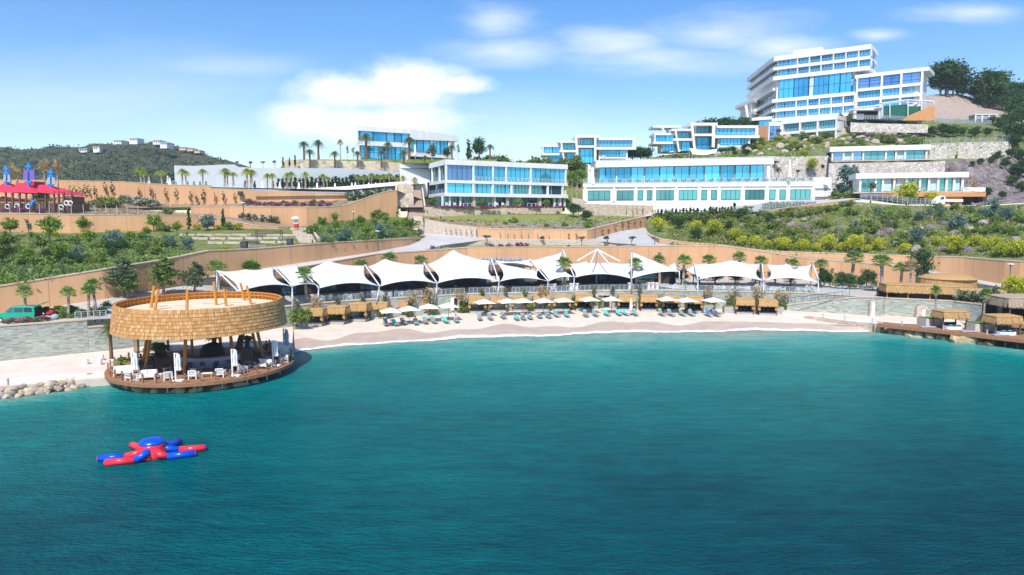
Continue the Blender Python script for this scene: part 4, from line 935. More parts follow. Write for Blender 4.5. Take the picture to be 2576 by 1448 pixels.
m=MB();a_=PY(*q('F',1650,600),231);b_=PY(*q('F',1745,600),231);m.prism([(a_.x,231),(b_.x,231),(b_.x,231.4),(a_.x,231.4)],PY(*q('F',1650,690),231).z,a_.z);m.build('hoarding','green_mesh',pg)
m=MB();pr=[PY(*q('F',x,y),228.5)for x,y in((1600,715),(1640,680),(1855,588),(1858,715))]
m.add(pr+[p+Vector((0,.5,0))for p in pr],[(3,2,1,0),(4,5,6,7),(0,1,5,4),(1,2,6,5),(2,3,7,6),(3,0,4,7)])
tag(m.build('ramp_wall','orange_flat'),'orange triangular ramp wall at the right foot of the hotel wing','wall')
ek=thing('entrance_canopy','white flat entrance canopy over a dark opening below the hotel wing','canopy',PY(*q('F',1330,690),244))
rmass(ek,'roof','F',1205,612,1432,632,235,5);rmass(ek,'opening','F',1225,632,1408,702,237.5,3,'interior');rmass(ek,'column','F',1408,632,1428,700,235.2,.8);rmass(ek,'column','F',1207,632,1225,700,235.2,.8);rmass(ek,'wall','F',1225,660,1285,705,237,.4)
def fence(name,label,zoom,keys,Y,h,n,post,mat2=None,cat='fence',wire=3):
 """keys: zoom (x, y of base, optional Y)"""
 P=[PY(*q(zoom,k[0],k[1]),k[2]if len(k)>2 else Y)for k in keys]
 root=thing(name,label,cat,P[0]);m=MB();tot=0
 for a_,b_ in zip(P,P[1:]):tot+=(b_-a_).length
 step=tot/n;rails=MB()
 for a_,b_ in zip(P,P[1:]):
  L=(b_-a_).length;k=max(1,round(L/step))
  for i in range(k+(1 if b_ is P[-1]else 0)):
   p=a_.lerp(b_,i/k);MB().beam(p-Vector((0,0,.3)),p+Vector((0,0,h)),.09).build('post',post,root)
  for w_ in range(wire):z=Vector((0,0,h*(.15+.83*w_/max(1,wire-1))));rails.beam(a_+z,b_+z,.04)
  if mat2:
   for i in range(k*7):p=a_.lerp(b_,i/(k*7));rails.beam(p+Vector((0,0,.1)),p+Vector((0,0,h-.05)),.025)
 rails.build('rails',mat2 or post,root);return root
fence('fence','pale grey picket fence along the road edge under the hotel forecourt','F',[(1230,702,231.5),(1500,708,229),(1820,722,228.5),(2010,735,234),(2310,745,238)],242,1.3,60,'steel','steel')
fence('mesh_fence','grey mesh fence on top of the high rubble wall','E',[(1560,285,221.5),(1700,272,221.5),(2060,255,221.5),(2430,240,221.5)],221.5,1.7,12,'steel',None,wire=5)
fence('mesh_fence','low wire fence crossing the boulder slope','E',[(1010,262,226),(1120,225,228),(1300,195,231),(1420,150,236)],226,1.3,7,'steel',None,wire=3)
fence('picket_fence','white picket fence along the service road below the white building','D',[(1740,965,175),(1950,955,172.3),(2200,910,171),(2560,872,168)],172,1.6,26,'steel','steel')
fence('picket_fence','grey picket fence in front of the lower glass pavilion','E',[(930,835,166),(1150,842,165),(1400,870,163),(1620,885,163)],164,1.5,14,'steel','steel')
# --- right glass pavilions
def pav(label,zoom,a,b,YA,th,gh,spec,gl,base=None):
 A=PY(*q(zoom,*a),YA);B=PZ(*q(zoom,*b),A.z);r=bthing('glass_pavilion',label,A,A.z-th-gh)
 slab(r,'roof',[Vector((A.x,A.y)),Vector((B.x,B.y))]+back(A,B,9),A.z-th,A.z)
 i0,i1=off(A,B,-1.4,-1.0,-1.2)
 slab(r,'wall',[i0,i1]+back(i0.to_3d(),i1.to_3d(),7),A.z-th-gh,A.z-th)
 facade(r,A,B,A.z-th-gh+.1,A.z-th,zoom,spec,gl,rec=1.05)
 f0,f1=off(A,B,.3,.4,1.5);slab(r,'floor',[f0,f1]+back(A,B,9),A.z-th-gh-.35,A.z-th-gh,'stone_beige')
 columns(r,A,B,A.z-th-gh,A.z-th,zoom,[spec[0][0]-15]+[(s[1]+t[0])/2 for s,t in zip(spec,spec[1:])]+[spec[-1][1]+15],.5,.5,.5)
 rail(r,f0.to_3d(),f1.to_3d(),A.z-th-gh,1.0,14,True,'steel',.1)
 return r,A,B
pav('white flat-roofed glass pavilion on the rubble wall, upper of the right pair','E',(622,300),(1640,275),214,1.5,2.75,[(667,760,1,'glass_violet'),(765,850,1,'curtain'),(855,950,1,'glass_violet'),(975,1180,3),(1197,1280,1),(1303,1380,1,'curtain'),(1385,1583,2)],'glass_teal')
r2,A2,B2=pav('white flat-roofed glass pavilion over the orange garage, behind the bright yellow shrub','E',(885,567),(2022,550),178,1.35,3.4,[(948,1085,2),(1088,1158,1),(1162,1255,1,'curtain'),(1295,1395,1,'curtain'),(1400,1530,2),(1535,1610,1),(1640,1715,1,'curtain'),(1720,1800,1),(1804,1875,1),(1880,1948,1,'curtain')],'glass_teal')
a_=PY(*q('E',1255,757),171);b_=PY(*q('E',2192,757),170.6)
m=MB();m.prism([(a_.x,171),(b_.x,170.6),(b_.x,176),(a_.x,176)],PY(*q('E',2192,800),170.6).z,a_.z);m.build('terrace_deck','orange_flat',r2)
rmass(r2,'garage_opening','E',1950,800,2110,885,173,3,'interior');rmass(r2,'wall','E',1700,800,1948,885,172,3,'orange_flat');rmass(r2,'wall','E',2112,800,2192,890,172,3,'interior')
rmass(r2,'parapet','E',1960,707,2185,750,171.5,.3);
rmass(b2,'end_wall','E',460,607,636,715,189,.5);rmass(b2,'end_wall','E',468,715,640,800,189.5,.5)
for i,(x0,y0,x1,y1,lab)in enumerate(((935,190,1002,236,'lone white cube house lowest on the scrub hill'),(1135,124,1222,155,'pale house leftmost on the hill skyline'),(1298,104,1383,152,'tallest white house at the top of the scrub hill'),(1535,124,1606,156,'white house right of the summit on the hill'),(1608,145,1680,194,'white house with a mast, just below the right skyline'),(792,210,875,236,'long low white house left of the cube house'))):
 Y=500 if i in(1,2,3)else 470
 o=bthing('hill_house',lab,PY(*q('A',x0,y1),Y),PY(*q('A',x0,y1),Y).z)
 rmass(o,'wall','A',x0,y0+3,x1,y1+14,Y,9);rmass(o,'roof','A',x0-3,y0,x1+3,y0+3,Y-.4,10)
 w_=(x1-x0)
 for k in range(3 if w_>70 else 2):rwin(o,'A',x0+w_*(.15+.3*k),y0+12,x0+w_*(.3+.3*k),y0+22,Y-.1,1,'glass_dark')
for i,(x0,y0,x1,y1)in enumerate(((1800,196,1870,214),(1880,205,1940,222),(1950,225,2010,242))):
 o=bthing('hill_house',['pale low house, upper of three down the right flank of the hill','pale low house, middle of three down the right flank of the hill','pale low house, lowest of three down the right flank of the hill'][i],PY(*q('A',x0,y1),500),PY(*q('A',x0,y1),500).z)
 rmass(o,'wall','A',x0,y0+3,x1,y1+14,505,8,'coping');rmass(o,'roof','A',x0-3,y0,x1+3,y0+3,504.6,9,'coping')
cs_=thing('storage_shed','white framed grey mesh shed on the bare slope at the right','shed',PY(*q('F',2180,722),255))
rmass(cs_,'wall','F',2190,668,2355,706,255,4,'solar_grey');rmass(cs_,'roof','F',2182,662,2362,669,254.7,4.6,'white_metal')
for x in(2186,2240,2295,2357):rmass(cs_,'post','F',x-3,669,x+3,728,254.8,.3,'white_metal')
rmass(cs_,'base','F',2200,706,2340,722,255.5,3,'interior')
# ------------------------------------------------------------------ stairway
st=thing('stairway','long pink stone stairway climbing beside the three-storey block','stairs',PY(*q('C',170,1010),184.5))
a_=PY(*q('C',165,1015),184.5);b_=PY(*q('C',160,735),199);m=MB();n_=34
for k in range(n_):
 t=k/n_;p=a_.lerp(b_,t);wd_=4.4-1.6*t;z1=a_.z+(b_.z-a_.z)*(k+1)/n_
 m.box((p.x,p.y+.3,(z1+a_.z-1.5)/2),(wd_,(b_.y-a_.y)/n_+.25,z1-a_.z+1.5))
m.build('steps','pink_paving',st)
for sx,nm in((-1,0),(1,1)):
 m=MB();pts=[a_+Vector((sx*2.45,0,.5)),b_+Vector((sx*1.65,0,.7))]
 m.add([pts[0],pts[1],pts[1]-Vector((0,0,9)),pts[0]-Vector((0,0,2.5))]+[p+Vector((sx*.4,0,0))for p in(pts[0],pts[1],pts[1]-Vector((0,0,9)),pts[0]-Vector((0,0,2.5)))],[(0,1,2,3),(7,6,5,4),(0,4,5,1),(0,3,7,4)])
 m.build('side_wall','stone_beige',st)
 # ------------------------------------------------------------------ play ship
ps=thing('play_ship','wooden pirate-ship playground with red canvas roofs and blue masts','playground',PY(*q('A',250,850),160))
YS=160
def hip(apL,apR,eL,eR,d=4.0):
 a,b=PY(*q('A',*apL),YS),PY(*q('A',*apR),YS);c,e_=PY(*q('A',*eL),YS-d),PY(*q('A',*eR),YS-d)
 c2,e2=Vector((c.x,YS+d,c.z)),Vector((e_.x,YS+d,e_.z));a2=a.lerp(c,.5)-Vector((0,0,.35));b2_=b.lerp(e_,.5)-Vector((0,0,.35))
 m=MB();m.add([c,e_,b,a,c2,e2],[(0,1,2,3),(1,5,2),(5,4,3,2),(4,0,3)]);return m.build('canvas_roof','red_canvas',ps,solid=.08)
hip((60,550),(80,552),(-120,640),(197,657));hip((160,552),(242,556),(135,648),(378,657));hip((385,570),(505,578),(372,650),(622,669));hip((600,605),(612,608),(575,655),(722,674),3);hip((20,690),(60,695),(-60,735),(207,738),3)
for x in(-60,60,130,200,265,330,460,545,590,640,720):m=MB();m.beam(PY(*q('A',x,640),YS-3.5),PY(*q('A',x,850),YS-3.5),.3);m.build('post','brown_wood',ps)
rmass(ps,'hull','A',-100,760,735,850,YS-3,6,'brown_wood');rmass(ps,'cabin','A',245,540,370,640,YS+1,3,'red_canvas');rmass(ps,'deck_rail','A',-100,712,560,722,YS-3.4,.3,'brown_wood');rmass(ps,'deck_rail','A',540,700,725,710,YS-3.4,.3,'brown_wood')
m=MB()
for x in range(-90,735,24):m.beam(PY(*q('A',x,712),YS-3.4),PY(*q('A',x,765),YS-3.4),.09)
m.build('balusters','brown_wood',ps)
rmass(ps,'hull','A',640,690,722,850,YS-3.2,5,'brown_wood')
for x,y0,y1,by0,by1,bw in((68,380,560,470,545,30),(290,350,570,425,520,52),(513,415,590,500,570,36)):
 mt=MB();mt.beam(PY(*q('A',x,y0),YS-1),PY(*q('A',x,y1+30),YS-1),.4)
 for f in(.18,.42,.9):mt.beam(PY(*q('A',x-28,y0+(y1-y0)*f),YS-1),PY(*q('A',x+28,y0+(y1-y0)*f),YS-1),.5)
 mo=mt.build('mast','blue_plastic',ps)
 for s_ in(-1,1):
  sm_=MB();a=PY(*q('A',x+s_*8,by0),YS-1.4);b=PY(*q('A',x+s_*bw,by0),YS-1.4);c=PY(*q('A',x+s_*(bw+8),by1),YS-1.4);d_=PY(*q('A',x+s_*8,by1),YS-1.4)
  sm_.add([a,b,c,d_]+[p+Vector((0,.12,0))for p in(a,b,c,d_)],[(0,1,2,3),(7,6,5,4),(0,4,5,1),(1,5,6,2),(2,6,7,3)]);sm_.build('sail_banner','violet_banner' if x==290 else 'mural',mo)
for x,y in((75,795),(170,790),(285,792),(670,758),(708,760),(617,800)):
 c=PY(*q('A',x,y),YS-4.2);m=MB();m.tube([c+Vector((math.cos(t)*.5,0,math.sin(t)*.5))for t in frange(0,6.2,14)],.14,6,False);m.build('life_ring','white_paint',ps,smooth=True)
m=MB();m.tube([PY(*q('A',x,y),YS-4.5)for x,y in((350,740),(325,745),(315,770),(316,800))],.35,8);m.build('slide','blue_plastic',ps,smooth=True)
fence('fence','metal fence with pale blue posts on the wall in front of the play ship','A',[(-300,868,150.6),(0,865,150.6),(600,876,152.2),(960,880,156.8),(1390,884,160)],152,2.4,17,'steel','dark_metal')
sw=thing('swing_frame','brown wooden swing frame beside the play ship','swing',PY(*q('A',960,870),165));m=MB();m.beam(PY(*q('A',888,740),165),PY(*q('A',1000,742),165),.25);m.build('beam','brown_wood',sw)
for x0,x1 in((888,885),(1003,1050),(890,900)):m=MB();m.beam(PY(*q('A',x0,740),165),PY(*q('A',x1,872),165+(1 if x1==900 else 0)),.2);m.build('leg','brown_wood',sw)
kk=thing('kiosk','small red vending kiosk with a white scalloped canopy by the stone steps','kiosk',PY(*q('B',560,1118),158))
rmass(kk,'body','B',540,1075,580,1118,158,.9,'red_paint');rmass(kk,'glass_case','B',548,1030,575,1075,158.1,.8,'curtain')
c=PY(*q('B',556,1015),158.3);m=MB();m.lathe([(.95,-.15),(.9,0),(.5,.3),(.05,.42)],14,c);m.build('canopy','fabric_white',kk)
for x in(542,578):m=MB();m.beam(PY(*q('B',x,1075),158.05),PY(*q('B',x,1018),158.05),.07);m.build('post','white_metal',kk)
m=MB();a_=PY(*q('B',130,742),188.5);b_=PY(*q('B',1085,762),191.2);m.beam(a_,b_,.5,.3)
tag(m.build('pool_edge','mural'),'blue tiled infinity pool edge along the top of the orange wall','pool')
tag(rmass(None,'wall_opening','A',2388,640,2440,682,188.6,.5,'interior'),'small black square opening in the high orange wall','opening')
# ------------------------------------------------------------------ round pavilion
PC=Vector((-33.5,73.1,0));DZ=1.1
pv=thing('round_pavilion','round timber pavilion with a cedar-shingled drum roof on slanting log posts','pavilion',(PC.x,PC.y,DZ))
dk=thing('round_deck','round timber deck with rope posts standing over the water under the pavilion','deck',(PC.x,PC.y,.2))
m=MB();m.lathe([(.01,.72),(9.35,.72),(9.4,.74),(9.4,1.08),(9.36,1.1),(.01,1.1)],72,PC);m.build('deck_floor','deck_wood',dk)
for k in range(9):
 t=R(-140+k*17);c=PC+Vector((math.cos(t)*8.4,math.sin(t)*8.4,0));m=MB();m.tube([c+Vector((0,0,-1)),c+Vector((0,0,.72))],.09,8);m.build('steel_leg','steel',dk)
rp=[]
for k in range(27):
 t=R(-197+k*8.6);c=PC+Vector((math.cos(t)*9.05,math.sin(t)*9.05,DZ));rp.append(c)
 m=MB();m.box(c+Vector((0,0,.46)),(.13,.13,.92),t);m.build('rope_post','deck_wood',dk)
m=MB()
for a,b in zip(rp,rp[1:]):
 m.tube([a.lerp(b,s)+Vector((0,0,.78-.22*4*s*(1-s)))for s in frange(0,1,6)],.028,5,False)
m.build('rope','rope',dk)
RT,RB,ZT,ZB=8.3,8.68,8.0,5.25;NC=8
sh=MB();rnd=random.Random(3)
for c in range(NC):
 za=ZB+(ZT-ZB)*c/NC;zb_=za+(ZT-ZB)/NC*1.18
 t=rnd.random()*.02
 end=t+2*math.pi
 while t<end:
  w=rnd.uniform(.018,.036);t2=min(t+w,end)
  r0=RB+(RT-RB)*(za-ZB)/(ZT-ZB)+.045+rnd.uniform(0,.015);r1=RB+(RT-RB)*(zb_-ZB)/(ZT-ZB)+.005
  dz=rnd.uniform(-.018,.018)
  g=.0012
  P_=[(r0,t+g,za+dz),(r0,t2-g,za+dz),(r1,t2-g,zb_),(r1,t+g,zb_),(r0-.05,t+g,za+dz),(r0-.05,t2-g,za+dz)]
  sh.add([(PC.x+r*math.cos(a),PC.y+r*math.sin(a),z)for r,a,z in P_],[(0,1,2,3),(1,0,4,5)])
  t=t2
sh.build('shingle_drum','cedar_shingle',pv)
m=MB();m.lathe([(RB-.02,ZB+.03),(RT-.01,ZT),(RT-.12,ZT),(RB-.14,ZB+.03),(RB-.02,ZB+.03)],72,PC);m.build('drum_lining','honey_wood',pv)
m=MB()
for k in range(84):
 t=2*math.pi*k/84;m.box(PC+Vector((math.cos(t)*(RT-.18),math.sin(t)*(RT-.18),ZT-.36)),(.12,.07,.74),t)
for z in(ZT-.03,ZT-.38):m.lathe([(RT-.26,z),(RT-.1,z),(RT-.1,z+.07),(RT-.26,z+.07),(RT-.26,z)],72,PC)
m.build('parapet_studs','honey_wood',pv)
m=MB();m.lathe([(.01,7.1),(RT-.15,7.1),(RT-.15,7.24),(.01,7.24)],64,PC);m.build('roof_deck','roof_boards',pv)
m=MB();m.lathe([(.01,6.9),(RB-.3,6.9),(RB-.3,7.05),(.01,7.05)],64,PC)
for k in range(-7,8):
 y=k*1.05;L=math.sqrt(max(0,8.1**2-y*y));m.box(PC+Vector((0,y,6.72)),(2*L,.14,.3))
m.build('ceiling','brown_wood',pv)
m=MB()
for x_,y_ in((-2.5,1),(1,-1.2),(3.2,1.5),(-.5,3),(4.5,-1.5),(-4,-1),(2,4),(-1.5,-3.5)):
 m.box(PC+Vector((x_,y_,7.252)),(1.6,.05,.012))
m.build('board_gaps','brown_wood',pv)
def qp(s):z,x,y=s;return q(z,x,y)
for top,bot in((('G',1550,305),('G',1440,1090)),(('G',1592,335),('G',1463,1130)),(('G',1886,345),('G',1853,1190)),(('G',2150,262),('G',2235,1040)),(('H',213,545),('H',318,1275)),(('H',380,490),('H',545,1170)),(('H',443,515),('H',612,1240))):
 B=PZ(*qp(bot),DZ);T=PY(*qp(top),B.y+.18*(PC.y-B.y));m=MB();m.tube([B,B.lerp(T,.5),T],[.175,.165,.145],10);m.build('log_post','honey_wood',pv,smooth=False)
for p_ in(('G',1935,985),('G',2330,1010)):
 B=PZ(*qp(p_),DZ);m=MB();m.tube([B,B+Vector((0,0,5.85))],.16,10);m.build('log_post','honey_wood',pv)
def arc(c,r,a0,a1,n):return[c+Vector((r*math.cos(R(a)),r*math.sin(R(a)),0))for a in frange(a0,a1,n)]
bc=PC+Vector((.6,.8,DZ));br=thing('bar_counter','curved blue-grey bar counter with a wooden top inside the round pavilion','bar',bc)
m=MB();o1=arc(bc,3.3,-165,-10,20);i1=arc(bc,2.9,-10,-165,20);m.prism([(p.x,p.y)for p in o1+i1],DZ,DZ+1.05);m.build('counter_front','blue_cloth' if False else 'mural',br)
m=MB();o1=arc(bc,3.5,-167,-8,20);i1=arc(bc,2.8,-8,-167,20);m.prism([(p.x,p.y)for p in o1+i1],DZ+1.053,DZ+1.13);m.build('counter_top','deck_wood',br)
m=MB();m.lathe([(.01,0),(1.3,0),(1.25,1.4),(.9,1.9),(.4,2.1),(.01,2.2)],14,bc,.06);m.build('back_bar','black_rattan',br)
def bottles(root,P,n,w):
 m=MB();r_=random.Random(5)
 for i in range(n):m.lathe([(.045,0),(.045,.2),(.015,.26),(.015,.32)],6,P+Vector((i*w/n,0,0)))
 return m.build('bottles','glass_teal',root)
bottles(br,bc+Vector((-1.6,-3.1,1.135)),8,1.5)
def proto(name,cat,*parts):
 r=thing(name,'',cat);
 for nm,mb,mat,sm_ in parts:mb.build(nm,mat,r,smooth=sm_)
 return r
def chair_proto(name,mat,cmat=None,w=.55,seat=.45,arms=True):
 fr=MB()
 for x in(-w/2,w/2):
  for y in(-.25,.25):fr.beam((x,y,0),(x,y+(.04 if y>0 else 0),.45 if y<0 else .88),.05)
  if arms:fr.beam((x,-.27,.64),(x,.27,.66),.06,.04);fr.beam((x,-.25,.43),(x,-.25,.64),.05)
 fr.beam((-w/2,-.25,seat-.04),(w/2,-.25,seat-.04),.05);fr.beam((-w/2,.25,seat-.04),(w/2,.25,seat-.04),.05)
 s_=MB();s_.box((0,0,seat),(w,.5,.06));b=MB()
 for k in range(5):b.beam((-w/2+w*(k+.5)/5,.27,.47),(-w/2+w*(k+.5)/5,.31,.86),.045)
 b.beam((-w/2,.31,.88),(w/2,.31,.88),.06)
 return proto(name,'chair',('frame',fr,mat,False),('seat',s_,cmat or mat,False),('backrest',b,mat,False))
def sofa_proto(name,w,mat='white_paint'):
 fr=MB();
 for x in(-w/2,w/2):
  for y in(-.38,.38):fr.box((x,y,.32 if y<0 else .42),(.09,.09,.64 if y<0 else .84))
  fr.box((x,0,.62),(.11,.85,.05));fr.box((x,0,.16),(.06,.76,.07))
 fr.box((0,-.38,.33),(w,.06,.12));fr.box((0,.38,.33),(w,.06,.12))
 b=MB()
 n=max(4,int(w/.14))
 for k in range(n):b.beam((-w/2+w*(k+.5)/n,.38,.36),(-w/2+w*(k+.5)/n,.42,.84),.05)
 b.box((0,.42,.86),(w+.06,.07,.07));b.box((0,.39,.58),(w,.04,.05))
 c=MB();c.box((0,-.02,.44),(w-.1,.72,.14));nb_=max(1,round(w/.75))
 r=proto(name,'sofa' if w>1 else 'armchair',('frame',fr,mat,False),('backrest',b,mat,False),('seat_cushion',c,'fabric_white',False))
 for k in range(nb_):
  p=MB();M4=Matrix.Translation((-w/2+w*(k+.5)/nb_,.27,.69))@Matrix.Rotation(R(-14),4,'X');p.box((0,0,0),((w-.15)/nb_,.13,.38),0,M4);p.build('back_cushion','fabric_white',r)
 return r
def table_proto(name,w,d,h,mat,tmat=None,round_=False):
 t=MB();
 if round_:t.lathe([(.01,h-.04),(w/2,h-.04),(w/2,h),(.01,h)],16)
 else:t.box((0,0,h-.02),(w,d,.04))
 l=MB();L4=[]
 if round_:l.tube([(0,0,0),(0,0,h-.04)],.04,6);l.lathe([(.24,0),(.22,.03),(.01,.04)],10)
 else:
  for x in(-1,1):
   for y in(-1,1):L4.append(('leg',MB().beam((x*(w/2-.05),y*(d/2-.05),0),(x*(w/2-.05),y*(d/2-.05),h-.04),.05),mat,False))
 return proto(name,'table',('table_top',t,tmat or mat,False),*(L4 or[('pedestal',l,mat,False)]))
sofa=sofa_proto('garden_sofa',1.6);armc=sofa_proto('garden_armchair',.72);ctab=table_proto('coffee_table',1.0,.6,.38,'white_paint')
def onz(z,x,y,h):return PZ(*q(z,x,y),h)
for i,(z,x,y,rz,pr,lab)in enumerate((('G',1240,1200,25,sofa,'white wooden sofa with plump cushions at the far left of the round deck'),('G',1480,1245,12,sofa,'white slatted sofa just right of the first closed umbrella on the deck'),('G',1690,1250,-150,armc,'white lattice armchair left of the second closed umbrella'),('G',1325,1250,160,armc,'white armchair directly behind the first closed umbrella base'),('G',1950,1235,185,armc,'white armchair with a pillow, right of the second closed umbrella'),('G',2222,1215,185,armc,'white armchair with a round pillow left of the third closed umbrella'),('H',400,1385,130,armc,'white lattice armchair right of the third closed umbrella'),('H',608,1345,-18,sofa,'white sofa facing left of the fourth closed umbrella'),('H',805,1285,-60,sofa,'white high-backed sofa at the right end of the round deck'),('H',815,1225,-70,armc,'white armchair under the dark grey umbrella'))):
 use(pr,onz(z,x,y,DZ),R(rz),1.0,lab,'white garden seats on the round deck')
for z,x,y,lab in(('G',1580,1225,'low white table between the second sofa and the lattice armchair'),('G',2085,1215,'low white table between the two armchairs at the deck front'),('H',515,1350,'low white table beside the white sofa facing left'),('H',680,1275,'low white table behind the fourth closed umbrella'),('H',868,1240,'low white table at the right edge of the deck')):
 use(ctab,onz(z,x,y,DZ),R(10),1.0,lab,'low tables on the round deck')
def closed_umbrella(name,mat,label,loc,hgt,cat='parasol'):
 r=thing(name,label,cat,loc,'closed cantilever umbrellas on the deck');loc=Vector(loc)
 m=MB();m.box(loc+Vector((-.05,0,hgt/2)),(.13,.13,hgt));m.build('pole','white_metal',r)
 m=MB();m.box(loc+Vector((.25,0,.06)),(.9,.7,.1));m.build('base','white_paint',r)
 m=MB();n=14;prof=[(.05,hgt*.98),(.13,hgt*.93),(.2,hgt*.75),(.17,hgt*.55),(.24,hgt*.4),(.05,hgt*.36)]
 c=loc+Vector((.3,-.05,0));b=len(m.v)
 for rr,z in prof:
  for k in range(n):t=2*math.pi*k/n;r2_=rr*(1+(.35 if k%2 else-.15));m.v.append(c+Vector((r2_*math.cos(t),r2_*math.sin(t),z)))
 for i in range(len(prof)-1):
  for k in range(n):k2=(k+1)%n;m.f.append((b+i*n+k,b+(i+1)*n+k,b+(i+1)*n+k2,b+i*n+k2))
 m.build('folded_canopy',mat,r);m=MB();m.beam(loc+Vector((-.05,0,hgt*.97)),c+Vector((0,0,hgt*.99)),.08);m.build('arm','white_metal',r)
 return r
for z,x,y,lab,mt in(('G',1345,1250,'closed white cantilever umbrella at the left of the deck edge','fabric_white'),('G',1775,1258,'closed white cantilever umbrella in front of the log post','fabric_white'),('G',2345,1210,'closed white cantilever umbrella by the bar at the deck front','fabric_white'),('H',715,1320,'closed white cantilever umbrella near the right end of the deck','fabric_white')):
 closed_umbrella('closed_umbrella',mt,lab,onz(z,x,y,DZ),2.75)
closed_umbrella('closed_umbrella','mural','closed dark grey umbrella at the far right end of the deck',onz('H',825,1215,DZ),3.1)
dchair=chair_proto('dining_chair','black_rattan');dtab=table_proto('dining_table',.8,.8,.74,'grey_rattan');stool=chair_proto('bar_stool','brown_wood','red_canvas',.42,.7,False);stool['category']='stool'
k_=0
for a,r_ in((-130,4.1),(-113,4.1),(-97,4.1),(-80,4.1),(-62,4.1),(-45,4.1)):
 p=bc+Vector((math.cos(R(a))*r_,math.sin(R(a))*r_,0));ser(use(stool,p,R(a+90+180)),'slim bar stool','at the curved bar under the pavilion','stool','bar stools at the pavilion bar')
for i,(x,y)in enumerate(((-5.6,-1.4),(-3.6,-4.6),(-1.2,-5.6),(1.6,-5.8),(4.0,-4.6),(5.8,-2.6),(6.8,.2),(5.4,3.0),(-6.6,1.5))):
 p=PC+Vector((x,y,DZ));ser(use(dtab,p,R(i*17)),'small grey dining table','in the shade of the round pavilion','table','dining tables under the pavilion')
 for s_ in(0,1):a=R(i*17+180*s_);ser(use(dchair,p+Vector((math.sin(a)*.75,-math.cos(a)*.75,0)),a+math.pi),'dark rattan dining chair','in the shade of the round pavilion','chair','dark chairs under the pavilion')
def thatch(root,poly,z0,z1,seed=1,name='thatch_roof',mat='thatch',dense=9,flare=.18,top=True):
 """shaggy thatch skirt round a plan polygon with a slightly domed top"""
 r_=random.Random(seed);m=MB();n=len(poly);cx=sum(p[0]for p in poly)/n;cy=sum(p[1]for p in poly)/n
 for layer in range(3):
  for i in range(n):
   a=Vector(poly[i]);b=Vector(poly[(i+1)%n]);L=(b-a).length;k=max(3,int(L*dense));o=Vector(((b-a).y,-(b-a).x)).normalized()
   for j in range(k):
    t=(j+r_.random()*.8)/k;p=a+(b-a)*t;w=r_.uniform(.06,.14);d_=(b-a).normalized()*w
    zt_=z1-layer*(z1-z0)*.12+r_.uniform(-.04,.05);zb_=z0+r_.uniform(-.09,.09)+(2-layer)*.05;f=flare*r_.uniform(.5,1.3)+.02*(2-layer);lean=(b-a).normalized()*r_.uniform(-.07,.07)
    ins=o*-.08
    m.add([(p.x+ins.x,p.y+ins.y,zt_),(p.x+d_.x+ins.x,p.y+d_.y+ins.y,zt_),(p.x+d_.x+o.x*f+lean.x,p.y+d_.y+o.y*f+lean.y,zb_),(p.x+o.x*f+lean.x,p.y+o.y*f+lean.y,zb_)],[(0,1,2,3)])
 if top:
  b=len(m.v);rings=[(1.0,0),(.93,.1),(.6,.16),(.25,.2)]
  for s_,dz in rings:
   for p in poly:m.v.append(Vector((cx+(p[0]-cx)*s_,cy+(p[1]-cy)*s_,z1-.03+dz+r_.uniform(-.02,.03))))
  for i in range(len(rings)-1):
   for k in range(n):k2=(k+1)%n;m.f.append((b+i*n+k,b+i*n+k2,b+(i+1)*n+k2,b+(i+1)*n+k))
  m.f.append(tuple(b+3*n+k for k in range(n)))
 return m.build(name,mat,root)
def circ(c,rx,ry,n=20):return[(c[0]+rx*math.cos(2*math.pi*k/n),c[1]+ry*math.sin(2*math.pi*k/n))for k in range(n)]
hut=thing('thatched_hut','small thatched hut just behind the left log posts of the pavilion','hut',onz('G',1345,985,1.1))
hc=onz('G',1400,985,1.1);thatch(hut,circ((hc.x+1.2,hc.y+1.5),2.6,1.8,16),hc.z+2.2,hc.z+3.3,4)
m=MB();m.box(hc+Vector((-.6,.6,1.1)),(.45,.45,2.2));m.build('trunk_post','bark',hut);m=MB();m.box(hc+Vector((2.6,1.6,1.1)),(.2,.2,2.2));m.build('post','brown_wood',hut)
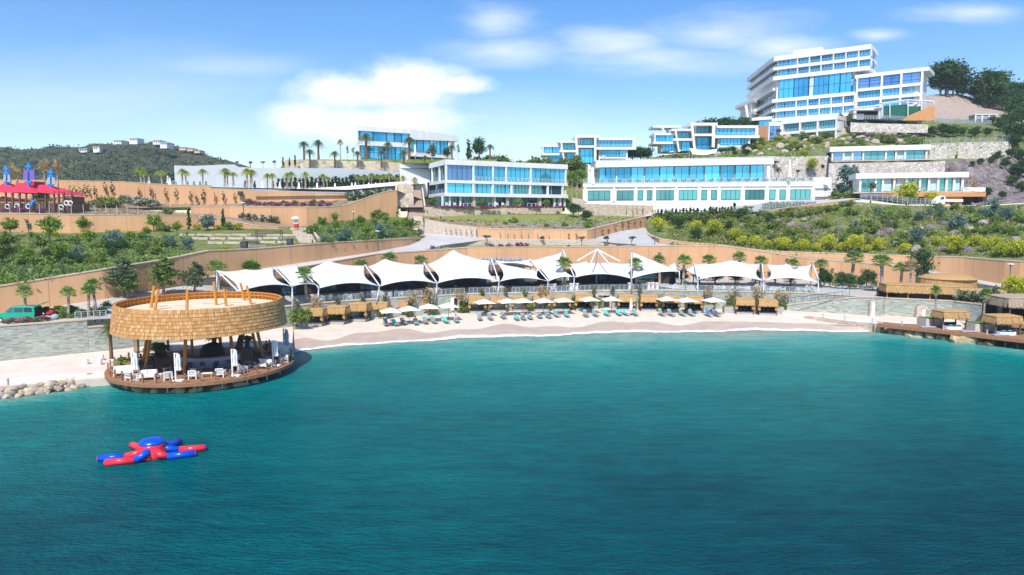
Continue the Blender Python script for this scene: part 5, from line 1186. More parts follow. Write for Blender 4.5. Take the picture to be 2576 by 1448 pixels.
# ------------------------------------------------------------------ tensile canopies
def canopy(label,front,backp,dYf=.6,dYb=14,sag=(1.0,1.0),peak=0,fs=.9,YF=None,YB=None,name='tensile_canopy'):
 """front: [FL, FR]; backp: 2-4 points left to right (zoom, x, y)"""
 def fp(s,Y=None,dY=0):
  u,v=q(*s);Yy=Y if Y else interp(TF,u,1)+dY;return PY(u,v,Yy)
 F0,F1=fp(front[0],YF,dYf),fp(front[1],YF,dYf)
 Bk=[fp(s,YB,dYb)for s in backp]
 r=thing(name,label,'canopy',(F0+F1)/2)
 ctr=(F0+F1+Bk[0]+Bk[-1])/4
 n=18;nt_=14
 cum=[0]
 for a,b in zip(Bk,Bk[1:]):cum.append(cum[-1]+(b-a).length)
 def Bc(s):
  d_=s*cum[-1]
  for i in range(len(Bk)-1):
   if d_<=cum[i+1]+1e-6:
    t=(d_-cum[i])/(cum[i+1]-cum[i]);p=Bk[i].lerp(Bk[i+1],t);L=cum[i+1]-cum[i]
    p=p-Vector((0,L*.045,L*.05))*(4*t*(1-t));return p
 def Fc(s):
  p=F0.lerp(F1,s);L=(F1-F0).length;return p+Vector((0,L*.07,L*.07*fs))*(4*s*(1-s))
 ax=(F1-F0).normalized()
 def Lc(t):return Bk[0].lerp(F0,t)+ax*(sag[0]*math.sin(math.pi*t))-Vector((0,0,.35*math.sin(math.pi*t)))
 def Rc(t):return Bk[-1].lerp(F1,t)-ax*(sag[1]*math.sin(math.pi*t))-Vector((0,0,.35*math.sin(math.pi*t)))
 m=MB()
 for j in range(nt_+1):
  t=j/nt_
  for i in range(n+1):
   s=i/n
   te=t**.8
   p=(1-te)*Bc(s)+te*Fc(s)+(1-s)*Lc(t)+s*Rc(t)-((1-s)*((1-te)*Bc(0)+te*F0)+s*((1-te)*Bc(1)+te*F1))
   p.z-=.5*math.sin(math.pi*t)*math.sin(math.pi*s)
   m.v.append(p)
 for j in range(nt_):
  for i in range(n):a=j*(n+1)+i;m.f.append((a,a+n+1,a+n+2,a+1))
 o=m.build('membrane','fabric_white',r,smooth=True,solid=.04)
 e=MB();e.tube([Fc(s/14)-Vector((0,0,.03))for s in range(15)],.045,5,False);e.tube([Lc(s/10)for s in range(11)],.04,5,False);e.tube([Rc(s/10)for s in range(11)],.04,5,False);e.build('edge_cable','steel',r)
 return r,F0,F1,Bk
CN={}
for lab,fr,bk,kw in(('white tensile canopy at the far left, its corner above the round pavilion',[('H',365,575),('H',893,520)],[('H',150,362),('H',430,350),('H',705,332)],{}),('narrow white tensile canopy between the two left masts',[('H',905,520),('H',1150,508)],[('H',735,325),('H',940,308)],dict(sag=(.5,.5))),('white tensile canopy with a small hump left of its main peak',[('H',1175,540),('H',1770,518)],[('H',1000,385),('H',1130,322),('H',1255,260),('H',1625,312)],{}),('white tensile canopy with a single peak, fourth from the left',[('H',1790,518),('H',2352,492)],[('H',1660,322),('H',1830,243),('H',2225,300)],{}),('largest white tensile canopy with the tall central peak',[('I',115,487),('I',718,470)],[('I',5,300),('I',265,150),('I',450,225),('I',640,258)],dict(dYb=16)),('low white tensile canopy right of the tall-peaked one',[('I',742,470),('I',1212,468)],[('I',690,265),('I',900,325),('I',1125,352)],dict(dYb=12)),('thin white strip canopy behind the low one',[('I',760,290),('I',1120,345)],[('I',690,258),('I',1035,252)],dict(dYf=13,dYb=19,sag=(.1,.1))),('white tensile canopy swept up to a mast left of the strut frame',[('I',1235,465),('I',1470,425)],[('I',1042,258),('I',1200,222),('I',1360,172)],dict(dYb=15,sag=(.6,1.2))),('wide white tensile canopy hanging below the steel strut frame',[('I',1495,430),('I',2050,440)],[('I',1425,290),('I',1600,272),('I',1830,276),('I',2075,285)],dict(dYb=12,sag=(.6,.4))),('triangular white tensile canopy sweeping down from the tall mast',[('I',2068,440),('I',2535,370)],[('I',2072,180),('I',2085,188)],dict(dYb=10,sag=(.2,-.6),fs=.6)),('small white tensile canopy beside the fan palm behind the triangle',[('I',2430,335),('I',2545,372)],[('I',2440,310),('I',2508,275)],dict(dYf=8,dYb=14,sag=(.2,.2))),('right-hand pair of tensile canopies, its left white sail',[('J',592,505),('J',1232,515)],[('J',430,410),('J',560,348),('J',920,308),('J',1208,352)],dict(sag=(1.4,.9))),('right-hand pair of tensile canopies, its right white sail ending at the last mast',[('J',1258,515),('J',1785,532)],[('J',1272,352),('J',1480,348),('J',1570,375),('J',1730,350)],dict(sag=(.9,1.0)))):
 CN[lab]=canopy(lab,fr,bk,**kw)
def mast(label,foot,top,dY=.4,dyt=.6,strut=None,r_=.12,dys=14,zf=None,name='canopy_mast'):
 u,v=q(*foot);Yf=interp(TF,u,1)+dY;F=PY(u,v,Yf);ut,vt=q(*top);T=PY(ut,vt,interp(TF,ut,1)+dyt)
 if zf is not None:F.z=zf
 root=thing(name,label,'mast',F,'steel masts of the tensile canopies');m=MB();m.tube([F,F.lerp(T,.5),T],[r_,r_,r_*.85],9);m.build('pole','steel',root,smooth=True)
 c=MB();c.lathe([(.02,-.12),(.24,-.1),(.26,.05),(.1,.15),(.02,.15)],10,T);c.build('corner_plate','steel',root)
 if strut:
  us,vs=q(*strut);S=PY(us,vs,interp(TF,us,1)+dys);m=MB();m.tube([T,S],.11,8);m.build('strut','white_metal',root)
  c=MB();c.lathe([(.02,-.1),(.22,-.08),(.2,.1),(.02,.12)],8,S);c.build('top_plate','steel',root)
  b=MB();b.tube([S+Vector((0,.3,0)),Vector((S.x,S.y+.3,4.2))],.1,8);b.build('back_pole','steel',root)
mast('steel mast carrying the left corner of the first canopy',('G',2180,370),('H',145,372),13,14,None)
for i,(f,t,s_)in enumerate(((('H',905,785),('H',900,520),('H',715,330)),(('H',1160,640),('H',1168,535),('H',1010,385)),(('H',1745,690),('H',1780,518),('H',1635,310)),(('H',2340,655),('H',2358,490),('H',2228,290)),(('I',712,635),('I',728,472),('I',650,245)),(('I',1208,630),('I',1222,468),('I',1042,252)),(('I',1470,640),('I',1485,428),('I',1370,160)),(('J',576,710),('J',583,508),('J',545,352)),(('J',1240,730),('J',1243,515),('J',1228,352)),(('J',1802,842),('J',1790,500),('J',1733,330)))):
 mast('slanting steel mast and white strut, '+['below the second canopy by the steps','at the left foot of the humped canopy','between the humped and the single-peak canopy','left of the tall central peak','right of the tall central peak','at the right end of the low canopy','left of the steel strut frame','left of the right-hand canopy pair','between the right-hand canopy pair','at the right end of all canopies'][i],f,t,-.6 if i not in(8,9,7)else-.6,.5,s_,dys=14 if i not in(6,)else 11)
mast('tallest straight steel mast at the triangular canopy',('I',2058,645),('I',2060,160),-.6,-.4,None,.14)
mast('first canopy strut mast rising above the pavilion rim',('H',365,640),('H',362,575),.6,.6,('H',150,368))
mast('steel mast at the small canopy behind the triangle',('J',395,600),('J',396,405),8,8,('J',368,315),dys=12)
sf=thing('strut_frame','peaked frame of white steel struts above the wide canopy','frame',PY(*q('I',1712,152),130));ap=PY(*q('I',1712,150),130)
for x,y,dY in((1510,268,126),(1655,278,122),(1820,278,122),(1945,272,126)):m=MB();m.tube([ap,PY(*q('I',x,y),dY)],.12,8);m.build('strut','white_metal',sf)
m=MB();m.lathe([(.05,-.25),(.45,-.2),(.5,.1),(.1,.25)],12,ap);m.build('hub','steel',sf)
m=MB();m.tube([ap+Vector((0,0,-.2)),Vector((ap.x,ap.y,4.2))],.12,8);m.build('pole','steel',sf)
a_=PY(*q('I',540,240),143.5);b_=PY(*q('I',975,305),143.5);mu=thing('mural_board','grey-blue panel with dark abstract strokes on the orange wall behind the canopies','panel',a_)
m=MB();m.prism([(a_.x,143.5),(b_.x,143.5),(b_.x,143.8),(a_.x,143.8)],b_.z,a_.z);m.build('board','mural',mu);m=MB();rr=random.Random(9)
for k in range(60):
 x=a_.x+.3+(b_.x-a_.x-.6)*(k+.5)/60;c=Vector((x,143.48,b_.z+(a_.z-b_.z)*rr.uniform(.25,.8)));m.beam(c-Vector((rr.uniform(-.15,.15),0,.3)),c+Vector((rr.uniform(-.15,.15),0,.35)),.1,.03)
m.build('strokes','dark_metal',mu)
for i,(z,x,y)in enumerate((('J',197,230),('J',952,240),('J',1480,288),('J',1940,388),('D',1758,1372))):
 if i==4:continue
 u,v_=q(z,x,y);Y=interp(c0,u,2)-.75;c=PY(u,v_,Y);o=thing('wall_lamp','','lamp',c);m=MB();m.box(c,(.6,.35,.22));m.build('housing','steel',o);m=MB();m.box(c+Vector((0,0,-.16)),(.45,.28,.08));m.build('lens','dark_metal',o)
 ser(o,'small grey box lamp','on the orange wall right of the strut frame','lamp','box lamps on the orange wall')
def tfp(u,dY,z):p=tf_pt(u,z,dY);return Vector((p.x,p.y,z))
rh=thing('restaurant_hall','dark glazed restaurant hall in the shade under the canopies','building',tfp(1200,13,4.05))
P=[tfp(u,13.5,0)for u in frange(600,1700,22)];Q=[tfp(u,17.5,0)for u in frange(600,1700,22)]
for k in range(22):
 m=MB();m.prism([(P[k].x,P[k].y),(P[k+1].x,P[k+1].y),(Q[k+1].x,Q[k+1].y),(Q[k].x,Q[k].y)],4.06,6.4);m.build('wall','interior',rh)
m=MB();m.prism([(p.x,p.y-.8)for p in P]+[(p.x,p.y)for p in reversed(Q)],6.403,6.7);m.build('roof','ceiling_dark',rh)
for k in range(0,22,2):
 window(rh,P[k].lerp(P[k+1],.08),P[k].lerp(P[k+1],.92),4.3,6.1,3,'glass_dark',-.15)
for x,dY,lab in((1560,12.9,'left'),(1640,12.9,'right')):
 c=tfp(x,dY,5.2);sh_=thing('bottle_shelf',f'shelf of bottles behind the shaded bar, {lab} one under the wide canopy','shelf',c);m=MB()
 for z in(0,.5,1.0):m.box(c+Vector((0,0,z)),(4.2,.35,.05))
 m.build('boards','brown_wood',sh_);mm=MB()
 for z in(.03,.53):
  for k in range(24):mm.lathe([(.05,0),(.05,.24),(.02,.3),(.02,.38)],6,c+Vector((-1.95+k*.17,-.02,z)))
 mm.build('bottles','glass_teal',sh_)
for x in(1240,1335,1415):
 c=tfp(x,12.8,5.4);ser(tag(MB().box(c,(2.4,.06,1.1)).build('menu_board','fabric_beige'),'','board'),'beige hanging panel','in the shaded restaurant under the canopies','panel')
wchair=chair_proto('terrace_chair','white_metal','white_paint',.5);wtab=table_proto('terrace_table',.9,.9,.75,'white_metal','white_paint');rchair=chair_proto('red_chair','brown_wood','red_canvas',.6)
hightab=proto('cocktail_table','table',('cloth',MB().lathe([(.34,0),(.24,.35),(.2,.6),(.3,1.0),(.36,1.08),(.01,1.1)],12),'fabric_white',True),('runner',MB().lathe([(.01,1.105),(.2,1.105),(.18,1.14),(.01,1.15)],10),'red_canvas',False))
rr=random.Random(21)
def tset(u,dY,tab,ch,tdesc,cdesc,place,n=4):
 p=tfp(u,dY,4.02);a0=rr.uniform(0,1.5);ser(use(tab,p,a0),tdesc,place,'table',tdesc+'s '+place)
 for k in range(n):a=a0+k*2*math.pi/n;ser(use(ch,p+Vector((math.sin(a)*.8,-math.cos(a)*.8,0)),a+math.pi),cdesc,place,'chair',cdesc+'s '+place)
for u in(800,822,868,900,940,972,1010,1045):
 tset(u,rr.uniform(2.2,4),wtab,wchair,'white square table','white terrace chair','under the left canopies',3)
for u in(1090,1120,1200,1232,1265,1300,1345,1380):tset(u,rr.uniform(1.6,3),dtab,rchair,'dark square table','red-seated wooden chair','under the central canopies',3)
for u in(1475,1500,1540,1570,1600,1640):tset(u,rr.uniform(2,5),dtab,rchair,'low dark table','red-cushioned lounge chair','under the wide canopy',3)
for z,x in(('I',1250),('I',1285),('I',1455),('I',1510),('I',2045),('I',2235),('I',2275),('I',2320)):
 u,v_=q(z,x,560);ser(use(hightab,tfp(u,1.0+rr.random(),4.02),0,1.25),'waisted white cocktail table with a red top','behind the terrace rail','table','white cocktail tables on the terrace')
for u in(1700,1715,1810,1832,1868,1880,1925,1945,1960,2010,2018):tset(u,rr.uniform(1.5,3),wtab,wchair,'white high table','white slatted chair','under the right-hand canopies',4)
def trail(label,u0,u1,z=4.05,h=1.05,dy=.15,n=10,glass=True,post='steel'):
 r=thing('glass_railing',label,'railing',tfp(u0,dy,z));m=MB();g=MB();prev=None
 for u in frange(u0,u1,n):
  p=tfp(u,dy,z);MB().beam(p,p+Vector((0,0,h)),.07).build('post',post,r)
  if prev is not None:
   m.beam(prev+Vector((0,0,h)),p+Vector((0,0,h)),.06)
   if glass:
    o=Vector((0,.03,0));a,b=prev+Vector((0,0,.06)),p+Vector((0,0,.06));c,d_=p+Vector((0,0,h-.1)),prev+Vector((0,0,h-.1));g.add([a,b,c,d_,a+o,b+o,c+o,d_+o],[(0,1,2,3),(7,6,5,4),(3,2,6,7),(0,4,5,1)])
   else:
    for hh in(.25,.5,.75):m.beam(prev+Vector((0,0,h*hh)),p+Vector((0,0,h*hh)),.025)
  prev=p
 m.build('handrail',post,r)
 if glass:g.build('glass_panel','rail_glass',r)
for a,b,n,lab in((862,905,4,'glass railing bay by the steps under the left canopies'),(935,985,6,'glass railing under the single-peak canopy'),(992,1062,7,'glass railing left of the tall central peak'),(1075,1168,8,'glass railing below the tall central peak'),(1180,1262,8,'dark-backed glass railing left of the central mast'),(1288,1352,7,'glass railing below the low canopy'),(1366,1530,14,'long glass railing below the strut frame, left half'),(1535,1700,14,'long glass railing below the strut frame, right half'),(1715,1900,9,'glass railing under the right-hand canopy pair'),(1905,2150,12,'railing right of the last mast')):
 trail(lab,a,b,n=n)
trail('steel railing on the slate wall just left of the round pavilion',183,262,z=4.9,dy=.2,n=5,glass=False)
rw=thing('ramp_wall','sloping slate-clad ramp wall with a dark handrail at the right end of the beach','wall',onz('J',1480,835,1.2))
pts=[(('J',1480,765),1),(('J',2180,688),1),(('J',2440,690),1)]
m=MB();m.uv=[];P=[]
for s_,_ in pts:u,v_=q(*s_);t=PY(u,v_,interp(TF,u,1)-1.6);P.append(t)
sdist=0
for i,t in enumerate(P):
 if i:sdist+=(P[i]-P[i-1]).length
 for zz_,o in((.8,0),(t.z,0),(t.z,.35),(.8,.35)):m.v.append(Vector((t.x,t.y+o,zz_)));m.uv.append((sdist,zz_+o))
for i in range(2):
 for k in range(4):k2=(k+1)%4;m.f.append((4*i+k,4*i+k2,4*i+4+k2,4*i+4+k))
m.f.append((0,3,2,1));m.f.append((8,9,10,11));m.build('wall_face','slate_cladding',rw)
m=MB();[m.beam(a+Vector((0,.17,.06)),b+Vector((0,.17,.06)),.5,.12)for a,b in zip(P,P[1:])];m.build('coping','coping',rw)
m=MB();a,b=PY(*q('J',1250,722),112.5),PY(*q('J',2040,628),109);m.beam(a,b,.07);
for k in range(11):p=a.lerp(b,k/10);m.beam(p,p-Vector((0,0,1.0)),.05)
m.build('handrail','dark_metal',rw)
def doorway(label,z,x0,y0,x1,y1,dx0,dy0,dx1,dyo=-.3,door='white_paint',hole='interior',frame='stone_beige'):
 u,v_=q(z,(x0+x1)/2,y1);Y=interp(TF,u,1)+dyo;r=thing('doorway',label,'door',PY(u,v_,Y))
 a=PY(*q(z,x0,y0),Y);b=PY(*q(z,x1,y1),Y);c=PY(*q(z,dx0,dy0),Y);d_=PY(*q(z,dx1,y1),Y)
 m=MB();m.prism([(a.x,Y),(c.x,Y),(c.x,Y+.5),(a.x,Y+.5)],b.z,a.z);m.prism([(d_.x,Y),(b.x,Y),(b.x,Y+.5),(d_.x,Y+.5)],b.z,a.z);m.prism([(c.x,Y),(d_.x,Y),(d_.x,Y+.5),(c.x,Y+.5)],c.z,a.z);m.build('surround',frame,r)
 m=MB();m.prism([(c.x,Y+.3),(d_.x,Y+.3),(d_.x,Y+.6),(c.x,Y+.6)],b.z,c.z);m.build('opening',hole,r)
 if door:w_=(d_.x-c.x)*.5;m=MB();m.prism([(c.x+.03,Y-.05),(c.x+w_,Y-.05),(c.x+w_,Y+.02),(c.x+.03,Y+.02)],b.z+.02,c.z-.02);m.build('door_leaf',door,r)
doorway('white wall block with an open dark doorway behind the left beach parasols','I',214,632,330,765,240,640,310)
doorway('low rectangular opening with a pale frame in the slate wall, left one','I',1475,585,1620,700,1500,610,1600,door=None)
doorway('larger dark opening with a pale frame in the slate wall, right one','I',1700,600,1865,735,1725,615,1840,door=None)
doorway('white door in the slate wall beside the timber deck','J',2320,728,2400,885,2330,738,2390,-1.9,door='white_paint',hole='white_paint')
doorway('pale framed doorway with one open white leaf behind the deck planter','K',1502,775,1648,942,1545,808,1612,-.3)
ss=thing('terrace_steps','stone steps with a steel handrail down from the left canopies to the beach','stairs',onz('H',985,790,1.2));a_,b_=PY(*q('H',975,785),102.5),PY(*q('H',1110,685),104.5);m=MB()
for k in range(14):p=a_.lerp(b_,k/14);m.box((p.x,p.y+.9,(p.z+.6)/2+.3),((b_.x-a_.x)/14+.02,1.8,p.z-.6+.3))
m.build('steps','stone_beige',ss);m=MB();m.beam(a_+Vector((0,-.1,1)),b_+Vector((0,-.1,1)),.07);m.beam(a_+Vector((0,-.1,.0)),b_+Vector((0,-.1,.0)),.3,.3)
for k in range(6):p=a_.lerp(b_,k/5);m.beam(p+Vector((0,-.1,0)),p+Vector((0,-.1,1)),.05)
m.build('handrail','steel',ss)
# ------------------------------------------------------------------ beach furniture
cab=thing('beach_cabana','','cabana')
thatch(cab,[(-1.65,-1.35),(1.65,-1.35),(1.65,1.35),(-1.65,1.35)],1.5,2.5,2,dense=15,flare=.28)
for sx in(-1,1):
 for sy in(-1,1):MB().box((sx*1.5,sy*1.2,.95),(.13,.13,1.9)).build('post','brown_wood',cab)
for sx in(-1,1):
 thatch(cab,[(sx*1.5-.2,-1.38),(sx*1.5+.2,-1.38),(sx*1.5+.2,-1.0),(sx*1.5-.2,-1.0)],.85,1.7,5+sx,'thatch_drape','thatch',14,.06,False)
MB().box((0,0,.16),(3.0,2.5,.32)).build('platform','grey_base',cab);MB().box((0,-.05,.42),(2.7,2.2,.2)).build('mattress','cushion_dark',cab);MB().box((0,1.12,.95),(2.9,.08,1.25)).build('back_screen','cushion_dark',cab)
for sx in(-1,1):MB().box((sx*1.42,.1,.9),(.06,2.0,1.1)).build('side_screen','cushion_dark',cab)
for sx in(-.6,.2):MB().box((sx,.8,.62),(.5,.2,.3)).build('cushion','grey_rattan',cab)
def cl_(z,x,yb,rz,desc,place):
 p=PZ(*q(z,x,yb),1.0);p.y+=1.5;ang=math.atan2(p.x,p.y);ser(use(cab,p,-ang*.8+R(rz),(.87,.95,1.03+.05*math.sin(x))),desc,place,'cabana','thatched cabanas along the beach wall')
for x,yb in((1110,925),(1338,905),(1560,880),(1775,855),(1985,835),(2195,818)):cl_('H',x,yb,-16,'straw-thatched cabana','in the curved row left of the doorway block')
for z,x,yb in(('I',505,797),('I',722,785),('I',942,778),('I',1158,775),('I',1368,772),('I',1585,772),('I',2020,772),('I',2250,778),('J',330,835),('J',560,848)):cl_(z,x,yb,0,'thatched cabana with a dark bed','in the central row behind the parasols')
for x,yb in((1078,862),(1312,872)):cl_('J',x,yb,0,'detached thatched cabana','between shrub planters at the right of the beach')
umb=thing('beach_parasol','','parasol');m=MB();hw_=1.5;b=0;n8=8
ring=[(hw_,-hw_),(hw_,0),(hw_,hw_),(0,hw_),(-hw_,hw_),(-hw_,0),(-hw_,-hw_),(0,-hw_)]
m.v.append(Vector((0,0,2.85)))
for s_,z in((.5,2.55),(1.0,2.2)):
 for i,(x,y)in enumerate(ring):k=1.0 if i%2==0 else .93;m.v.append(Vector((x*s_*k,y*s_*k,z+(0 if i%2==0 else .05))))
for k in range(8):k2=(k+1)%8;m.f+=[(0,1+k,1+k2),(1+k,9+k,9+k2,1+k2)]
m.build('canopy','fabric_beige',umb,solid=.03);MB().tube([(0,0,0),(0,0,2.9)],.035,6).build('pole','brown_wood',umb);m=MB()
for k,(x,y)in enumerate(ring):
 if k%2==0:m.beam((0,0,2.05),(x*.6,y*.6,2.45),.03)
m.build('ribs','brown_wood',umb);MB().box((0,0,.05),(.5,.5,.1)).build('base','grey_base',umb)
def beach_at(z,x,y):
 p=hit(*q(z,x,y));return p if p is not None else PZ(*q(z,x,y),1.0)
for z,x,yt in(('H',1888,757),('H',2078,745),('H',2275,738),('I',222,722),('I',580,700),('I',817,692),('I',965,688),('I',1175,687),('I',1375,680),('I',1635,670),('I',1855,668),('I',2415,668),('J',465,724),('J',733,724)):
 base_={('H',1888):925,('H',2078):905,('H',2275):880}.get((z,x))or yt+(125 if z=='I' else 135)+(20 if x==222 and z=='I' else 0)
 p=beach_at(z,x,base_);ser(use(umb,p,R(8+(x%7)*2)),'square beige beach parasol' if x!=222 else 'white parasol','standing on the sand' if x!=222 else 'in front of the white doorway block','parasol','beige parasols on the beach')
p=beach_at('I',2053,820);cu=thing('closed_beach_parasol','closed beige beach parasol among the open ones','parasol',p);m=MB();m.lathe([(.03,2.9),(.2,2.5),(.28,1.6),(.22,1.0),(.05,.95)],10,p,.15);m.build('folded_canopy','fabric_beige',cu);MB().tube([p,p+Vector((0,0,2.9))],.035,6).build('pole','brown_wood',cu)
def lounger(name,sling,towel,tm='turquoise_cloth',back_=42):
 r=thing(name,'','lounger');f=MB()
 for y in(-.32,.32):f.beam((-1.0,y,.3),(.95,y,.3),.05);f.beam((-.9,y,0),(-.9,y,.3),.05);f.beam((.8,y,0),(.8,y,.3),.05)
 f.beam((.3,-.32,.3),(.3,.32,.3),.05);f.beam((-1.0,-.32,.3),(-1.0,.32,.3),.05);f.build('frame','grey_rattan',r)
 c,s_=math.cos(R(back_)),math.sin(R(back_));b_=MB();a=Vector((.25,0,.35));t=Vector((.25+.85*c,0,.35+.85*s_));b_.beam(a,t,.64,.05);b_.build('backrest',sling,r)
 s2=MB();s2.box((-.37,0,.35),(1.25,.64,.05));s2.build('seat',sling,r)
 if towel>=1:p=MB();p.beam(a.lerp(t,.72)+Vector((-.04,0,.06)),a.lerp(t,.98)+Vector((-.04,0,.06)),.5,.08);p.build('headrest',tm,r)
 if towel>=2:w=MB();w.box((-.45,0,.39),(1.1,.58,.03));w.build('towel',tm,r)
 if towel>=3:w=MB();w.beam(a+Vector((-.03,0,.05)),t+Vector((-.03,0,.05)),.6,.03);w.build('back_towel',tm,r)
 return r
lg1=lounger('sun_lounger','grey_rattan',1,back_=48);lg2=lounger('sun_lounger','grey_rattan',3,back_=30);lg3=lounger('sun_lounger','grey_rattan',2,back_=48)
LG=[]
SPOTS=[('H',1845,925,3,0),('H',1935,925,2,0),('H',2020,912,2,'lie'),('H',2145,915,2,'sit'),('H',2240,905,1,0),('H',2325,903,1,0),('H',2445,898,2,0),('I',300,893,2,'sit'),('I',535,872,1,0),('I',640,868,1,0),('I',770,855,2,'lie'),('I',905,870,2,'lie'),('I',972,868,3,'sit'),('I',1040,862,2,'lie'),('I',1135,850,2,'lie'),('I',1225,850,2,'lie'),('I',1305,838,3,0),('I',1408,838,3,0),('I',1600,836,1,0),('I',1695,832,1,0),('I',1810,826,2,0),('I',1930,822,2,0),('I',1998,820,2,0),('I',2095,824,1,0),('I',2362,826,1,0),('I',2455,828,1,0),('J',425,880,3,0),('J',515,880,3,0),('J',685,885,2,'sit'),('J',765,885,1,'sit')]
for z,x,y,k,who in SPOTS:
 p=beach_at(z,x,y-8);rz=R(112 if z=='H' else(105 if x<1500 and z=='I' else 100))+R((x*7%13)-6)
 ser(use((None,lg1,lg2,lg3)[k],p,rz),('','grey sun lounger with a small turquoise headrest','sun lounger wrapped in a turquoise towel','grey sun lounger with a turquoise seat towel')[k],'on the sand','lounger','sun loungers facing the sea')
 LG.append((p,rz,who,(None,48,30,48)[k]))
 # ------------------------------------------------------------------ people
def person_mesh(pts,edges,rad,name='body'):
 me=bpy.data.meshes.new('tmp');me.from_pydata(pts,edges,[]);o=bpy.data.objects.new('tmp',me);col.objects.link(o)
 md=o.modifiers.new('s','SKIN');sv=me.skin_vertices[0].data if me.skin_vertices else None
 if sv is None:
  bm=bmesh.new();bm.from_mesh(me);bm.verts.layers.skin.verify();bm.to_mesh(me);bm.free();sv=me.skin_vertices[0].data
 for i,r_ in enumerate(rad):sv[i].radius=(r_,r_)if not isinstance(r_,tuple)else r_;sv[i].use_root=(i==0)
 s2=o.modifiers.new('u','SUBSURF');s2.levels=1;s2.render_levels=1
 dg=bpy.context.evaluated_depsgraph_get();ev=o.evaluated_get(dg);nm=bpy.data.meshes.new_from_object(ev);col.objects.unlink(o);bpy.data.objects.remove(o)
 nm.name=name;return nm
E_=[(0,1),(1,2),(2,3),(3,4),(2,5),(5,6),(6,7),(2,8),(8,9),(9,10),(0,11),(11,12),(12,13),(13,14),(0,15),(15,16),(16,17),(17,18),(7,19),(10,20)]
RAD=[(.15,.11),(.14,.10),(.16,.10),.055,.105,.06,.042,.035,.06,.042,.035,.085,.062,.045,.035,.085,.062,.045,.035,.03,.03]
def person(label,pose,cloth,hair,loc,rz,tan=1,gr=None,top=None):
 if pose=='stand':
  J=[(0,0,.95),(0,0,1.15),(0,0,1.38),(0,0,1.53),(0,.02,1.66),(-.19,0,1.42),(-.25,.02,1.14),(-.24,-.08,.92),(.19,0,1.42),(.26,.02,1.15),(.22,-.14,.98),(-.1,0,.88),(-.11,-.02,.48),(-.11,.02,.09),(-.11,-.14,.04),(.1,0,.88),(.12,-.05,.48),(.13,.0,.09),(.13,-.16,.04),(-.23,-.13,.84),(.2,-.2,.93)]
 elif pose=='chair':
  J=[(0,0,.55),(0,.03,.75),(0,.06,.98),(0,.04,1.13),(0,.02,1.26),(-.19,.05,1.02),(-.24,-.02,.76),(-.15,-.22,.66),(.19,.05,1.02),(.25,-.02,.77),(.16,-.22,.66),(-.1,-.08,.54),(-.12,-.46,.56),(-.12,-.48,.12),(-.12,-.62,.07),(.1,-.08,.54),(.12,-.46,.56),(.12,-.5,.12),(.12,-.64,.07),(-.1,-.3,.64),(.1,-.3,.64)]
 elif pose=='sit':
  J=[(.08,0,.52),(.2,0,.68),(.36,0,.87),(.46,0,.99),(.52,0,1.12),(.36,-.19,.90),(.14,-.27,.72),(.0,-.2,.6),(.36,.19,.90),(.14,.27,.72),(.0,.2,.6),(.0,-.1,.5),(-.38,-.13,.72),(-.7,-.13,.44),(-.84,-.13,.47),(.0,.1,.5),(-.4,.12,.56),(-.82,.12,.46),(-.88,.12,.56),(-.08,-.16,.56),(-.08,.16,.56)]
 else:
  J=[(.0,0,.5),(.2,0,.54),(.42,0,.66),(.56,0,.76),(.67,0,.84),(.42,-.2,.68),(.2,-.3,.54),(-.04,-.3,.47),(.42,.2,.68),(.55,.32,.86),(.7,.1,.9),(-.08,-.1,.49),(-.46,-.12,.6),(-.86,-.12,.46),(-.9,-.12,.58),(-.08,.1,.49),(-.5,.1,.47),(-.92,.1,.46),(-.98,.1,.55),(-.13,-.3,.46),(.74,.02,.9)]
 J=[Vector(p)for p in J]
 r=thing('person',label,'person',loc,gr,rz)
 me=person_mesh(J,E_,RAD);me.materials.append(M['skin'])
 for pl in me.polygons:pl.use_smooth=True
 o=bpy.data.objects.new('body',me);col.objects.link(o);o.parent=r
 hd=J[4];up=(J[4]-J[3]).normalized()
 m=MB();c=hd+up*.03+Vector((0,.02,.01))if pose in('stand','chair')else hd+up*.03
 m.lathe([(.02,-.06),(.1,-.05),(.122,.02),(.1,.09),(.04,.125),(.0,.13)],10,c);ob=m.build('hair',hair,None,smooth=True);ob.parent=r
 f=(0,-1,0)if pose in('stand','chair')else(-1,0,.4)
 m=MB();fv=Vector(f).normalized();m.beam(hd+fv*.085,hd+fv*.125-Vector((0,0,.02)),.03);ob=m.build('nose','skin',None);ob.parent=r
 m=MB();m.tube([J[1].lerp(J[0],.3),J[0],(J[11]+J[15])/2],[.165,.185,.17],10)
 for a,b in((11,12),(15,16)):m.tube([J[a],J[a].lerp(J[b],.45)],[.115,.1],8)
 ob=m.build('shorts',cloth,None,smooth=True);ob.parent=r
 if top:
  m=MB();m.tube([J[0],J[1],J[2].lerp(J[1],.1),J[2].lerp(J[3],.35)],[.17,.175,.19,.1],10)
  for a,b in((5,6),(8,9)):m.tube([J[2].lerp(J[a],.6),J[a],J[a].lerp(J[b],.6)],[.09,.085,.065],8)
  ob=m.build('shirt',top,None,smooth=True);ob.parent=r
 return r
cl_k=['swim_red','swim_navy','blue_cloth','flower_pink','turquoise_cloth','black_rattan'];k=0
desc=['person lying back on a lounger by the left parasols, one arm raised','person in bathing clothes sitting up on a turquoise lounger by the left parasols','person in red sitting on a lounger right of the white parasol','person lying on a turquoise lounger below the first central parasols','person lying on the leftmost lounger of the close trio','person sitting up on the middle lounger of the close trio','person in pink lying on the rightmost lounger of the close trio','person with dark shorts lying left of the leaning parasol pole','person lying right of the leaning parasol pole','person sitting up on the blue-towelled lounger at the far right of the beach','person sitting on the last lounger beside the blue towel']
